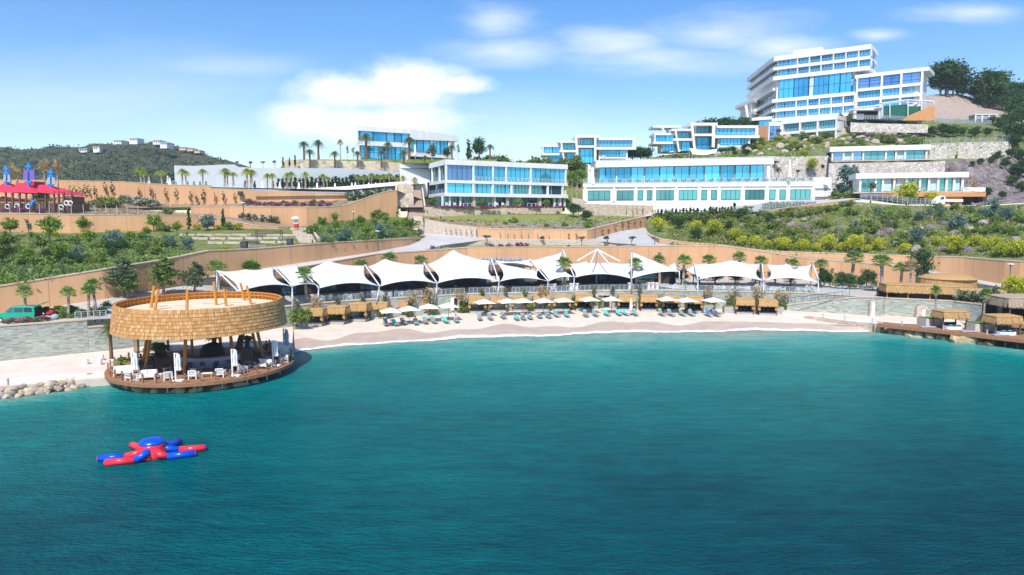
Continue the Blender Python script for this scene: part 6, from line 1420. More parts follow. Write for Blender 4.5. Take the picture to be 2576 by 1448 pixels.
for p,rz,who,bk in LG:
 if who:
  person(desc[k],who,cl_k[[5,1,0,1,4,2,3,5,1,2,5][k]],'hair_dark',p+Vector((0,0,-.04)),rz,top='blue_cloth' if k in(9,10)else None);k+=1
sc=use(dchair,onz('H',645,1185,DZ),R(60),1,'dark chair of the seated couple at the right of the pavilion')
person('person with dark hair sitting at the right of the pavilion, arm around the other','chair','red_canvas','hair_dark',onz('H',645,1185,DZ),R(60),top='black_rattan')
sc=use(dchair,onz('H',678,1178,DZ),R(60),1,'second dark chair of the seated couple, nearer the beach')
person('person in red sitting beside the dark-haired one in the pavilion','chair','red_canvas','brown_wood',onz('H',678,1178,DZ),R(60),top='swim_red')
person('person in a black shirt standing by the thatched bar at the right','stand','cushion_dark','hair_dark',tfp(q('K',1385,690)[0],1.5,4.02),R(20),top='black_rattan')
person('person in pink standing inside the thatched bar at the right','stand','cushion_dark','hair_dark',tfp(q('K',1455,690)[0],2.5,4.02),R(-10),top='flower_pink')
person('person in a white shirt walking on the path among the boulders','stand','swim_navy','hair_dark',PY(*q('E',1513,118),237),R(10),top='white_paint')
# ------------------------------------------------------------------ floating octopus
oc=thing('inflatable_octopus','red and blue inflatable octopus-shaped water toy floating on the sea','water toy',PZ(*q('L',1250,560),.1));C=PZ(*q('L',1250,590),0)
m=MB();m.lathe([(1.0,-.1),(1.02,.15),(.93,.45),(.84,.8),(.86,.95)],28,C);body=m.build('body','vinyl_red',oc,smooth=True)
m=MB();m.lathe([(.865,.95),(.86,1.05),(.7,1.2),(.4,1.3),(.01,1.33)],28,C);m.build('dome','vinyl_blue',oc,smooth=True)
def arm(segs,cap,r_=.255):
 for i,(pts,mat)in enumerate(segs):
  P=[PZ(*q('L',x,y),h)for x,y,h in pts]
  if i==0:P[0]=C.lerp(P[1],.3);P[0].z=.62
  m=MB();m.tube(P,r_,14);o=m.build('arm',mat,oc,smooth=True)
  for p_ in o.data.polygons:p_.use_smooth=len(p_.vertices)==4
  par=o
 m=MB();d_=(P[-1]-P[-2]).normalized();m.tube([P[-1]+d_*.005,P[-1]+d_*.05],[r_*.93,r_*.8],14);m.build('end_cap',cap,par)
arm([([(1120,500,.7),(960,420,.5),(880,385,.3),(835,378,.25)],'vinyl_red')],'vinyl_red')
arm([([(1110,560,.6),(900,560,.4),(700,610,.22)],'vinyl_red'),([(700,610,.22),(160,645,.2)],'vinyl_blue')],'vinyl_red')
arm([([(1110,545,.62),(1085,560,.55),(1030,610,.4),(890,680,.22)],'vinyl_blue'),([(890,680,.22),(290,735,.2)],'vinyl_red')],'vinyl_blue')
arm([([(1300,560,.6),(1400,570,.4),(1540,605,.22)],'vinyl_red'),([(1540,605,.22),(2105,545,.2)],'vinyl_blue')],'vinyl_red')
arm([([(1420,450,.6),(1600,455,.35),(1780,475,.22)],'vinyl_blue'),([(1780,475,.22),(2310,430,.2)],'vinyl_red')],'vinyl_blue')
arm([([(1480,420,.5),(1600,375,.3),(1790,285,.3)],'vinyl_blue')],'vinyl_blue')
m=MB();ring_=[C+Vector((math.cos(t)*.4-.05,-1.05+math.sin(t)*.14,.12))for t in frange(0,6.28,14)];m.tube(ring_,.06,6,False);m.build('mouth_ring','vinyl_red',oc,smooth=True)
# ------------------------------------------------------------------ vehicles
def wheel(root,c,r_=.33,w=.22,ax=(1,0)):
 a=Vector((ax[0],ax[1],0)).normalized();s_=Vector((-a.y,a.x,0));m=MB();m.tube([c-s_*w/2,c+s_*w/2],r_,18);o=m.build('tyre','rubber',root);m=MB();m.tube([c-s_*(w/2+.02),c+s_*(w/2+.02)],r_*.58,12);m.build('rim','steel',o)
def profile_body(root,name,mat,prof,w,taper=.12,zt=None):
 """side profile (x,z) extruded across y, narrowing with height"""
 m=MB();n=len(prof);zmax=max(p[1]for p in prof);zmin=min(p[1]for p in prof)
 for s_ in(-1,1):
  for x,z in prof:k=1-taper*max(0,(z-.9)/(zmax-.9+1e-3));m.v.append(Vector((x,s_*w/2*k,z)))
 m.f.append(tuple(range(n)));m.f.append(tuple(range(2*n-1,n-1,-1)))
 for i in range(n):m.f.append((i,n+i,n+(i+1)%n,(i+1)%n))
 o=m.build(name,mat,root);md=o.modifiers.new('bevel','BEVEL');md.width=.05;md.segments=2;return o
van=thing('green_van','bright green van with its tailgate raised behind the slate wall at the left','van')
profile_body(van,'body','green_car_paint',[(-2.2,.3),(2.15,.3),(2.2,.95),(2.12,1.75),(1.6,1.85),(-.1,1.85),(-.85,1.2),(-1.95,.98),(-2.22,.7)],1.8)
for s_ in(-1,1):
 for pr in([(-.72,1.2),(-.05,1.2),(-.05,1.7),(-.22,1.7)],[(.08,1.2),(1.0,1.2),(1.0,1.7),(.08,1.7)],[(1.12,1.2),(1.95,1.2),(1.9,1.7),(1.12,1.7)]):
  m=MB();vs=[Vector((x,s_*(.905-.1*(z-.95)),z))for x,z in pr];m.add(vs+[v+Vector((0,s_*-.04,0))for v in vs],[(0,1,2,3)if s_<0 else(3,2,1,0),(0,4,5,1),(1,5,6,2),(2,6,7,3),(3,7,4,0)]);m.build('side_window','glass_dark',van)
 for x in(-1.35,1.35):wheel(van,Vector((x,s_*.8,.33)))
 MB().box((-2.12,s_*.65,.75),(.14,.35,.18)).build('headlight','white_metal',van)
m=MB();m.add([(-.9,-.72,1.22),(-.9,.72,1.22),(-.16,.66,1.8),(-.16,-.66,1.8)],[(0,3,2,1)]);m.v=[v+Vector((-.02,0,.04))for v in m.v];m.build('windscreen','glass_dark',van)
m=MB();m.beam((2.1,0,1.85),(3.0,0,2.15),1.5,.07);m.build('tailgate','green_car_paint',van);MB().box((2.19,0,1.05),(.06,1.5,1.2)).build('cargo_opening','interior',van)
p=tf_pt(q('G',150,700)[0],4.95,3.0);van.location=(p.x,p.y,4.9);van.rotation_euler=(0,0,R(8));van.scale=(1.02,1.0,1.0)
lg=thing('luggage_pile','grey bundles and a red ball piled behind the green van','luggage',tf_pt(q('G',480,660)[0],5.0,2.4));c=Vector(lg.location)
for i,(dx_,r_,mt)in enumerate(((-.7,.42,'steel'),(0,.5,'grey_base'),(.45,.45,'steel'),(.1,.42,'red_paint'))):m=MB();m.lathe([(r_*.5,0),(r_,r_*.5),(r_*.95,r_),(r_*.4,r_*1.45),(.01,r_*1.5)],10,c+Vector((dx_,(-.2 if i==3 else 0),.55 if i==3 else 0)),.08);m.build('bundle' if i<3 else 'ball',mt,lg)
trk=thing('flatbed_truck','white dropside truck parked below the orange garage','truck',PY(*q('E',1800,892),166))
def tb_(x,y,z,sx,sy,sz,nm,mt):return MB().box((x,y,z),(sx,sy,sz)).build(nm,mt,None)
tr0=trk;S_=[]
o=profile_body(None,'cab','white_car_paint',[(-3.2,.45),(-1.2,.45),(-1.2,2.15),(-1.9,2.2),(-2.6,1.45),(-3.15,1.2)],1.95);o.parent=tr0
for nm,mt,a in(('bed_side','white_car_paint',(.9,-.98,1.15,4.0,.06,.55)),('bed_side','white_car_paint',(.9,.98,1.15,4.0,.06,.55)),('tailboard','white_car_paint',(2.9,0,1.15,.06,1.9,.55)),('bed_floor','steel',(.9,0,.86,4.0,1.9,.08)),('chassis','dark_metal',(.6,0,.6,4.6,.9,.25)),('headboard','white_car_paint',(-1.1,0,1.4,.08,1.9,1.1))):o=tb_(*a,nm,mt);o.parent=tr0
for s_ in(-1,1):
 m=MB();vs=[Vector((x,s_*.96,z))for x,z in((-2.45,1.4),(-1.5,1.4),(-1.5,2.0),(-1.95,2.0))];m.add(vs+[v-Vector((0,s_*.05,0))for v in vs],[(0,1,2,3),(0,4,5,1),(1,5,6,2),(2,6,7,3),(3,7,4,0)]);o=m.build('side_window','glass_dark');o.parent=tr0
for x in(-2.3,1.7):
 for s_ in(-1,1):
  m=MB();m.tube([(x,s_*.75,.38),(x,s_*.98,.38)],.38,16);o=m.build('tyre','rubber');o.parent=tr0;m=MB();m.tube([(x,s_*.74,.38),(x,s_*1.0,.38)],.2,10);o2=m.build('rim','steel');o2.parent=o
trk.rotation_euler=(0,0,R(3));trk.scale=(1.08,)*3
# ------------------------------------------------------------------ right timber deck, daybeds, planters, bar
DT=1.42;fr_=[(2207,815),(2330,828),(2452,841),(2576,855),(2950,905)];F_px=[PZ(u,v_,DT)for u,v_ in fr_]
rd=thing('timber_deck','long reddish timber deck over ochre rocks at the right shore','deck',F_px[1]);bk_=[p+Vector((p.x,p.y,0)).normalized()*d_ for p,d_ in zip(F_px,(1.2,4.5,5,5,5))]
m=MB();m.prism([(p.x,p.y)for p in F_px]+[(p.x,p.y)for p in reversed(bk_)],DT-.12,DT);m.build('deck_boards','deck_wood',rd)
m=MB()
for a,b in zip(F_px,F_px[1:]):m.beam(a+Vector((0,.02,-.28)),b+Vector((0,.02,-.28)),.12,.36)
m.build('fascia','deck_wood',rd)
for k in range(14):t=k/13;a=F_px[0].lerp(F_px[3],t)+Vector((0,1.0,0));m=MB();m.tube([(a.x,a.y,-.8),(a.x,a.y,DT-.3)],.1,8);m.build('pile','boulder_wet',rd)
m=MB();W_=[p+Vector((p.x,p.y,0)).normalized()*3.2 for p in F_px]
for a,b in zip(W_,W_[1:]):m.prism([(a.x,a.y),(b.x,b.y),(b.x,b.y+.6),(a.x,a.y+.6)],-.6,DT-.13)
m.build('retaining_face','boulder_wet',rd)
def db(z,x,yb,lab):
 p=PZ(*q(z,x,yb),DT);r=thing('thatched_daybed',lab,'daybed',p,'thatched daybeds on the timber deck');c=p+Vector((0,1.4,0))
 thatch(r,[(c.x-1.75,c.y-1.3),(c.x+1.75,c.y-1.3),(c.x+1.75,c.y+1.3),(c.x-1.75,c.y+1.3)],DT+1.45,DT+2.45,11,dense=12)
 for sx in(-1.6,1.6):
  for sy in(-1.15,1.15):MB().box((c.x+sx,c.y+sy,DT+.9),(.13,.13,1.8)).build('post','brown_wood',r)
 m=MB();n=20;po=[(c.x+1.15*math.copysign(abs(math.cos(t))**.6,math.cos(t)),c.y-.7+.9*math.copysign(abs(math.sin(t))**.6,math.sin(t)))for t in frange(0,2*math.pi,n)[:-1]];m.prism(po,DT+.003,DT+.42);m.build('bed_base','white_paint',r)
 m=MB();m.prism([(c.x+(x_-c.x)*.88,c.y-.7+(y_-c.y+.7)*.86)for x_,y_ in po],DT+.423,DT+.52);m.build('mattress','cushion_dark',r)
 for s_ in(-.45,.45):MB().box((c.x+s_,c.y-.15,DT+.68),(.75,.25,.35)).build('cushion','cushion_dark',r)
 for s_ in(-.4,.4):MB().box((c.x+s_,c.y-.9,DT+.55),(.4,.4,.06)).build('towel','turquoise_cloth',r)
 m=MB();m.add([(c.x+1.6,c.y-1.2,DT+.5),(c.x+2.3,c.y-1.0,DT+.35),(c.x+2.3,c.y+.3,DT+.35),(c.x+1.6,c.y+.3,DT+1.0)],[(0,1,2,3)]);m.build('side_drape','fabric_beige',r,solid=.03)
db('K',1885,1010,'thatched white daybed between the two palm planters on the deck');db('K',2420,1068,'thatched white daybed right of the second palm planter on the deck')
for i,(x0,y0,x1,y1)in enumerate(((1585,885,1765,975),(2080,940,2278,1030))):
 a=PZ(*q('K',x0,y1),DT);b=PZ(*q('K',x1,y1),DT);w_=b.x-a.x;h_=1.0;r=thing('planter_box',['square pale stone planter with a fan palm, left one on the deck','square pale stone planter with a fan palm, right one on the deck'][i],'planter',a)
 m=MB();m.prism([(a.x,a.y),(b.x,a.y),(b.x,a.y+2.2),(a.x,a.y+2.2)],DT+.003,DT+h_);m.build('box','planter',r);m=MB();m.prism([(a.x+.1,a.y+.1),(b.x-.1,a.y+.1),(b.x-.1,a.y+2.1),(a.x+.1,a.y+2.1)],DT+h_+.003,DT+h_+.1);m.build('planting','green_ground',r)
for x,y in((1603,990),(2015,1035),(2335,1070)):c=PZ(*q('K',x,y),DT);ser(tag(MB().beam(c+Vector((-1,0,.1)),c+Vector((1,-.1,.12)),.7,.1).build('deck_mat','mural'),'','mat'),'flat grey sunbathing mat','lying on the timber deck','mat')
for z,x,y,h_ in(('K',1345,970,DT),('K',1762,1015,DT),('K',2200,1060,DT),('J',1840,890,1.27),('J',2058,912,1.27),('J',2335,942,1.27),('G',83,1300,1.0)):
 c=PZ(*q(z,x,y),h_);o=thing('bollard_light','','lamp',c);m=MB();m.tube([c,c+Vector((0,0,.55))],.1,8);m.build('shaft','steel',o);m=MB();m.lathe([(.13,.55),(.13,.62),(.01,.66)],8,c);m.build('cap','steel',o);ser(o,'short grey bollard light','along the shore edge','lamp','bollard lights along the shore')
tb0=thing('beach_bar','long straw-thatched bar canopy on the slate terrace above the deck','bar',tfp(q('K',1600,700)[0],1,4.1));A=PY(*q('K',1190,545),107.5);B=PY(*q('K',1992,600),103.5)
thatch(tb0,[(A.x,A.y),(B.x,B.y),(B.x+1,B.y+4),(A.x+1,A.y+4)],B.z-1.0,B.z+.05+(A.z-B.z)*.4,31,dense=12)
for t in(.03,.3,.58,.97):p=A.lerp(B,t);MB().tube([(p.x,p.y+.3,4.0),(p.x,p.y+.3,B.z-.3)],.09,8).build('post','honey_wood',tb0)
m=MB();a,b=A.lerp(B,.2),A.lerp(B,.9);m.prism([(a.x,a.y+.9),(b.x,b.y+.9),(b.x,b.y+1.5),(a.x,a.y+1.5)],4.05,5.1);m.build('counter','cushion_dark',tb0)
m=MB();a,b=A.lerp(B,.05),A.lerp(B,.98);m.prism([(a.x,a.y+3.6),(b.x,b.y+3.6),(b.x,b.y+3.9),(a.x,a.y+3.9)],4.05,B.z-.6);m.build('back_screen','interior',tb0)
rh_=thing('round_hut','round straw-thatched hut roof behind the long bar canopy','hut',PY(*q('K',1800,640),116));c=PY(*q('K',1798,510),116);thatch(rh_,circ((c.x,c.y),4.5,4.0,24),c.z-1.7,c.z+.4,41,dense=12)
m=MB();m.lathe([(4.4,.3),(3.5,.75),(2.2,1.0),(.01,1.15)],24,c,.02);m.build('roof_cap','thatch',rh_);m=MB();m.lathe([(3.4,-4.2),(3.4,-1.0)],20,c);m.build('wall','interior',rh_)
t2=thing('thatched_canopy','smaller flat straw canopy right of the long bar','canopy',PY(*q('K',2120,700),104));c=PY(*q('K',2120,610),104);thatch(t2,[(c.x-3.1,c.y-1.3),(c.x+3.1,c.y-1.5),(c.x+3.1,c.y+1.5),(c.x-3.1,c.y+1.5)],c.z-.9,c.z,47,dense=12)
for sx in(-2.8,2.8):MB().tube([(c.x+sx,c.y,4),(c.x+sx,c.y,c.z-.3)],.09,8).build('post','honey_wood',t2)
rpv=thing('thatched_lounge','large grey-thatched lounge canopy with white seats at the right edge','pavilion',PY(*q('K',2400,880),92));c=PY(*q('K',2560,665),94);thatch(rpv,[(c.x-3.4,c.y-2),(c.x+10,c.y-3),(c.x+10,c.y+4),(c.x-3.2,c.y+3)],c.z-1.5,c.z-.2,51,mat='thatch_grey',dense=12)
m=MB();m.prism([(c.x-3,c.y-2.5),(c.x+10,c.y-3.5),(c.x+10,c.y+4),(c.x-3,c.y+4)],2.0,2.35);m.build('platform','deck_wood',rpv)
m=MB();m.prism([(c.x-3,c.y+3.2),(c.x+10,c.y+3.2),(c.x+10,c.y+3.6),(c.x-3,c.y+3.6)],2.36,c.z-1);m.build('back_screen','interior',rpv)
for sx in(-3,0,4):MB().tube([(c.x+sx,c.y-1.9,2.3),(c.x+sx,c.y-1.9,c.z-.5)],.1,8).build('post','brown_wood',rpv)
for i,(x,y)in enumerate(((2455,860),(2560,880))):p=PZ(*q('K',x,y),2.36);use(sofa,p,R(-10),1,['white sofa under the grey-thatched lounge, left one','white sofa under the grey-thatched lounge, at the picture edge'][i])
for i,(x,y)in enumerate(((865,1090),(1000,1095),(1020,1050),(1130,1100))):
 c=PZ(*q('G',x,y),1.06);m=MB();m.lathe([(.25,0),(.3,.3),(.26,.62),(.01,.64)],14,c);ser(tag(m.build('drum_stool','white_paint',smooth=False),'','stool'),'round white drum stool','on the pale walkway left of the pavilion','stool')
pbx=thing('planter_box','low pale concrete planter with a green bush beside the first cabana','planter',onz('H',930,930,1.0));c=onz('H',932,932,1.0)
m=MB();m.prism([(c.x-1.6,c.y),(c.x+1.5,c.y+.2),(c.x+1.5,c.y+1.8),(c.x-1.6,c.y+1.8)],.9,1.85);m.build('box','grey_base',pbx);m=MB();m.prism([(c.x-1.4,c.y+.2),(c.x+1.3,c.y+.4),(c.x+1.3,c.y+1.6),(c.x-1.4,c.y+1.6)],1.853,1.95);m.build('planting','green_ground',pbx)
for i,(z,x0,x1,y)in enumerate((('J',878,985,862),('J',1160,1225,862),('J',1398,1485,868),('J',640,770,845),('I',300,410,790),('I',1880,1940,765),('I',2110,2165,765),('I',1240,1285,765),('I',1455,1505,765),('I',1670,1735,765))):
 a=PZ(*q(z,x0,y),1.0);b=PZ(*q(z,x1,y),1.0);r=thing('planter_box','','planter',a);m=MB();m.prism([(a.x,a.y+1.6),(b.x,b.y+1.6),(b.x,b.y+2.8),(a.x,a.y+2.8)],.9,2.1);m.build('box','grey_base',r);m=MB();m.prism([(a.x+.1,a.y+1.7),(b.x-.1,b.y+1.7),(b.x-.1,b.y+2.7),(a.x+.1,a.y+2.7)],2.103,2.2);m.build('planting','green_ground',r)
 ser(r,'low grey planter box','between the beach cabanas','planter','planters between the cabanas')
 # ------------------------------------------------------------------ plants
def leaves(m,r_,n,K,c,rad,size,hollow=.35,flat=0.0,up=0.0):
 c=Vector(c);cl_=[]
 for _ in range(K):
  while True:
   d=Vector((r_.uniform(-1,1),r_.uniform(-1,1),r_.uniform(-1,1)))
   if hollow<d.length<1:break
  cl_.append((Vector((d.x*rad[0],d.y*rad[1],d.z*rad[2]))*.82,r_.uniform(.7,1.25)))
 s=min(rad)*.36
 for _ in range(n):
  p0,k=r_.choice(cl_);g=Vector((r_.gauss(0,1),r_.gauss(0,1),r_.gauss(0,.8)))*s*.62*k
  p=c+p0+g;w=size*r_.uniform(.6,1.3)
  a=Vector((r_.uniform(-1,1),r_.uniform(-1,1),r_.uniform(-1,1)*(1-flat)+up)).normalized();b=a.cross(Vector((r_.uniform(-1,1),r_.uniform(-1,1),r_.uniform(-.5,1)))).normalized()
  m.add([p-a*w*.5,p+b*w*.32,p+a*w*.5,p-b*w*.32],[(0,1,2,3)])
def limbs(m,r_,h,rr,n,spread,top):
 m.tube([(0,0,-.4),(r_.uniform(-.05,.05)*h,0,h*.5),(r_.uniform(-.06,.06)*h,.02,h)],[rr*1.25,rr,rr*.7],7)
 for k in range(n):t=2*math.pi*(k+r_.random()*.5)/n;m.tube([(0,0,h*.85),(math.cos(t)*spread*.5,math.sin(t)*spread*.5,h+(top-h)*.35),(math.cos(t)*spread,math.sin(t)*spread,h+(top-h)*.75)],[rr*.6,rr*.45,rr*.2],5)
PR={}
def mkplant(kind,seed,H,name,cat,crown,mat,trunk=None,bark='bark',extra=None,cname='crown'):
 r_=random.Random(seed);root=thing(name,'',cat);root['_H']=H
 if trunk:m=MB();limbs(m,r_,*trunk);m.build('trunk',bark,root)
 m=MB()
 for n,K,c,rad,size in crown:leaves(m,r_,n,K,c,rad,size)
 m.build(cname,mat,root)
 if extra:em,ml,nm=extra;m=MB();[leaves(m,r_,*a)for a in ml];m.build(nm,em,root)
 PR.setdefault(kind,[]).append(root)
for s in(1,2):
 mkplant('pine',s,3.0,'pine_tree','tree',[(1500,26,(0,0,2.05),(1.05,1.05,.95),.24)],'leaf_pine',(1.3,.08,4,.5,2.6))
 mkplant('bush',10+s,1.6,'bush','bush',[(800,16,(0,0,.75),(.95,.9,.8),.22)],'leaf_green',(.5,.05,4,.4,1.2),cname='foliage')
 mkplant('dark',20+s,6.0,'evergreen_tree','tree',[(2200,34,(0,0,3.7),(2.3,2.1,2.2),.4)],'leaf_dark',(2.4,.2,5,1.3,5))
 mkplant('silver',30+s,2.4,'silver_shrub','shrub',[(1000,16,(0,0,1.25),(.95,.9,1.15),.22)],'leaf_silver',(.7,.05,3,.4,1.8),cname='foliage')
 mkplant('olive',40+s,2.8,'olive_tree','tree',[(420,11,(0,0,2.1),(.62,.6,.55),.2)],'leaf_olive',(1.5,.07,4,.4,2.5))
 mkplant('yellow',50+s,3.0,'mimosa_bush','bush',[(700,18,(0,0,1.4),(1.35,1.2,1.3),.24)],'leaf_lime',(.8,.06,5,.7,2.2),extra=('leaf_yellow',[(1100,20,(0,0,1.75),(1.4,1.25,1.15),.22)],'blossom'),cname='foliage')
 mkplant('euc',60+s,7.0,'eucalyptus_tree','tree',[(1100,20,(0,0,3.6),(1.7,1.5,2.5),.36),(700,12,(.3,0,5.4),(1.0,.9,1.5),.34)],'leaf_olive' if s==1 else 'leaf_green',(2.2,.14,4,.9,6))
 mkplant('thin',70+s,4.0,'young_tree','tree',[(260,9,(0,0,2.7),(.5,.5,1.2),.2)],'leaf_olive',(2.4,.05,3,.3,3.8))
 mkplant('cypress',80+s,3.6,'cypress_tree','tree',[(900,26,(0,0,1.15),(.36,.36,1.15),.26),(520,16,(0,0,2.5),(.24,.24,1.0),.22)],'leaf_dark',(.5,.06,2,.1,1))
 mkplant('vine',90+s,3.0,'climbing_plant','climber',[(360,12,(0,0,1.5),(.28,.2,1.45),.18)],'leaf_green' if s==1 else 'leaf_dark',(1.2,.03,2,.1,1.5),cname='foliage')
 mkplant('rust',95+s,2.0,'climbing_plant','climber',[(240,9,(0,0,1.0),(.3,.2,.95),.15)],'leaf_rust',(1.0,.025,2,.1,1.5),cname='foliage')
 mkplant('white',100+s,2.0,'oleander_bush','bush',[(800,15,(0,0,.95),(1.1,1.0,.95),.22)],'leaf_dark',(.5,.05,4,.4,1.2),extra=('flower_white',[(420,22,(0,-.05,1.1),(1.12,1.05,.95),.17)],'flowers'),cname='foliage')
 mkplant('purple',110+s,1.0,'bougainvillea','bush',[(160,8,(0,0,.3),(.8,.7,.3),.18)],'leaf_green',(.2,.03,2,.2,.4),extra=('flower_purple',[(330,11,(0,0,.45),(.8,.7,.38),.17)],'flowers'),cname='foliage')
 mkplant('pinkf',115+s,1.0,'oleander_bush','bush',[(300,8,(0,0,.45),(.8,.7,.4),.18)],'leaf_olive',(.2,.03,2,.2,.4),extra=('flower_pink',[(260,11,(0,0,.55),(.8,.7,.4),.15)],'flowers'),cname='foliage')
 mkplant('grey',120+s,1.0,'white_leaved_shrub','shrub',[(420,12,(0,0,.4),(1.0,.8,.35),.17)],'leaf_white_shrub',(.2,.03,2,.2,.4),cname='foliage')
 mkplant('dry',125+s,2.4,'dry_shrub','shrub',[(320,9,(0,0,1.5),(.75,.7,.85),.16)],'leaf_dry',(.9,.04,6,.5,2.2),cname='foliage')
 mkplant('conifer',130+s,4.0,'conifer_tree','tree',[(500,14,(0,0,1.2),(.95,.9,1.0),.24),(300,8,(0,0,2.6),(.5,.5,.9),.22)],'leaf_green',(1,.08,2,.1,2))
def palm(kind,seed,H,trunk_r,nf,fl,fan,mat,tm,name,cat='palm tree',lo=-.5):
 r_=random.Random(seed);root=thing(name,'',cat);root['_H']=H;tr=H-fl*.45;m=MB();lean=r_.uniform(-.25,.25)
 m.tube([(0,0,-.4),(lean*.3,0,tr*.35),(lean*.8,0,tr*.75),(lean,0,tr)],[trunk_r*1.25,trunk_r,trunk_r*.9,trunk_r*1.25],10);m.build('trunk',tm,root)
 m=MB();c=Vector((lean,0,tr))
 for k in range(nf):
  az=k*2.399+r_.uniform(-.2,.2);el=math.asin(max(-1,min(1,lo+(1.0-lo)*(k+.5)/nf)));d=Vector((math.cos(az),math.sin(az),0));L=fl*r_.uniform(.85,1.1)
  if fan:
   tip=c+d*math.cos(el)*L*.55+Vector((0,0,math.sin(el)*L*.55));m.beam(c,tip,.035);ax=(tip-c).normalized();sd_=ax.cross(Vector((0,0,1))if abs(ax.z)<.95 else d).normalized();nn_=sd_.cross(ax)
   for j in range(9):
    t=-1.15+2.3*j/8;dr=(ax*math.cos(t)+sd_*math.sin(t)).normalized();s2=dr.cross(nn_).normalized()*L*.045;e_=tip+dr*L*.5-Vector((0,0,L*.1*(1-max(0,ax.z))));m.add([tip,tip+dr*L*.28+s2,e_,tip+dr*L*.28-s2],[(0,1,2,3)])
  else:
   prev=c;n=9;el2=max(el,-.35)+.25
   for j in range(1,n+1):
    t=j/n;p=c+d*L*(math.cos(el2)*t*(1-.12*t))+Vector((0,0,L*(math.sin(el2)*t-.62*t*t)));ax=(p-prev).normalized();sd_=ax.cross(Vector((0,0,1))).normalized();m.beam(prev,p,.045,.03)
    ll=L*.26*math.sin(math.pi*min(1,t*.85+.1))
    for q_ in(0,.5):
     b_=prev.lerp(p,q_)
     for s_ in(-1,1):e_=b_+sd_*s_*ll*.8+ax*ll*.55-Vector((0,0,ll*.3));w_=ax*.07;m.add([b_,b_+w_,e_+w_*.3,e_],[(0,1,2,3)])
    prev=p
 m.build('fronds',mat,root);PR.setdefault(kind,[]).append(root)
for s in(1,2):
 palm('fan',s,4.6,.2,34,1.35,True,'leaf_palm','palm_trunk','fan_palm',lo=-.35);palm('date',10+s,6.0,.32,34,2.7,False,'leaf_date','date_trunk','date_palm',lo=-.3);palm('tallp',20+s,5.0,.2,26,1.9,False,'leaf_lime','palm_trunk','feather_palm',lo=-.45)
palm('cycad',31,1.5,.25,24,1.3,False,'leaf_green','date_trunk','cycad','plant',lo=0)
palm('drypalm',41,4.0,.2,18,1.6,True,'leaf_dry','palm_trunk','dry_palm',lo=.1)
rv=random.Random(77);cnt={}
def put(kind,loc,h,desc,place,sx=1.0,group=None):
 L=PR[kind];cnt[kind]=cnt.get(kind,0)+1;pr=L[cnt[kind]%len(L)];s=h/pr['_H'];k=sx*rv.uniform(.92,1.08)
 o=use(pr,loc,rv.uniform(0,6.28),(s*k,s*k,s));ser(o,desc,place,o['category'],group or f'{desc}s {place}');return o
def at(kind,z,x,yb,hz,desc,place,sx=1.0,dY=0):
 p=hit(*q(z,x,yb))
 if p is None:return
 put(kind,p+Vector((0,dY,-.05)),hz/PPM(z,p.y),desc,place,sx)
def up(kind,z,x,yt,Y,zb,desc,place,sx=1.0,minh=.5):
 t=PY(*q(z,x,yt),Y);put(kind,Vector((t.x,Y,zb)),max(minh,t.z-zb),desc,place,sx)
def rows(kind,z,L,desc,place,sx=1.0):
 for a in L:at(kind,z,a[0],a[1],a[2],desc,place,sx)
def ups(kind,z,L,Y,zb,desc,place,sx=1.0):
 for a in L:up(kind,z,a[0],a[1],Y,zb,desc,place,sx)
GS='on the green slope left of the stone benches'
rows('pine','A',[(105,1095,195),(500,1150,270),(845,1055,170),(1185,1010,175),(1545,1045,180),(1785,1075,140),(895,1200,175),(1480,1105,115),(1305,1185,150),(610,1340,205),(305,1365,165),(1400,1290,110)],'round-crowned young pine',GS,1.15)
rows('silver','A',[(1150,1225,230),(800,1330,150),(2090,1035,190),(1490,1195,100),(620,1440,80),(1890,1230,130),(1715,1200,130)],'blue-grey shrub',GS,1.15)
rows('thin','A',[(295,1180,310),(1715,1240,140),(1890,1150,130)],'thin-trunked young tree',GS)
rows('euc','A',[(60,1350,290)],'broad pale-green tree','at the left edge of the slope',1.4)
rows('euc','G',[(1240,425,440),(1640,400,420),(1960,385,350),(1290,430,300)],'tall bushy eucalyptus','in front of the long orange wall',1.55)
rg=random.Random(5)
def scat(kind,z,x0,x1,y0,y1,n,h0,h1,desc,place,sx=1.0,ok=None):
 c=0
 for _ in range(n*6):
  x,y=rg.uniform(x0,x1),rg.uniform(y0,y1)
  if ok and not ok(x,y):continue
  at(kind,z,x,y,rg.uniform(h0,h1),desc,place,sx);c+=1
  if c>=n:break
okA=lambda x,y:y>1110+0*x and y<1500-max(0,(x-400))*.16-40 and(x<1750 or y<1080)
scat('bush','A',0,1900,1080,1480,34,60,120,'low rounded green bush',GS,1.3,okA)
scat('dark','A',0,1700,1180,1480,16,70,130,'dense dark green bush',GS,1.2,okA)
scat('yellow','A',150,1300,1060,1110,7,40,70,'low yellow-green bush','along the foot of the left orange wall',1.3)
rows('yellow','A',[(1990,1030,70),(2200,1030,60),(2400,1025,80),(2130,1240,60),(2260,1230,50)],'yellow-green bush','beside the stone benches',1.4)
rows('bush','A',[(1000,800,110),(1080,805,110),(1160,800,110),(1260,810,120),(1780,850,120),(1850,840,90),(1700,870,80),(2000,860,70),(680,800,60),(780,805,60),(870,800,55),(2320,1030,90),(1660,1040,90),(960,1050,90)],'dark green hedge bush','on the terrace beside the play ship',1.5)
rows('dark','A',[(440,800,175)],'dense rounded evergreen','growing in front of the play ship',1.2)
rows('purple','A',[(40,850,50),(170,850,60),(270,845,55),(400,855,50),(470,850,60),(560,850,50),(1180,735,55)],'purple bougainvillea','behind the blue-post fence',1.6)
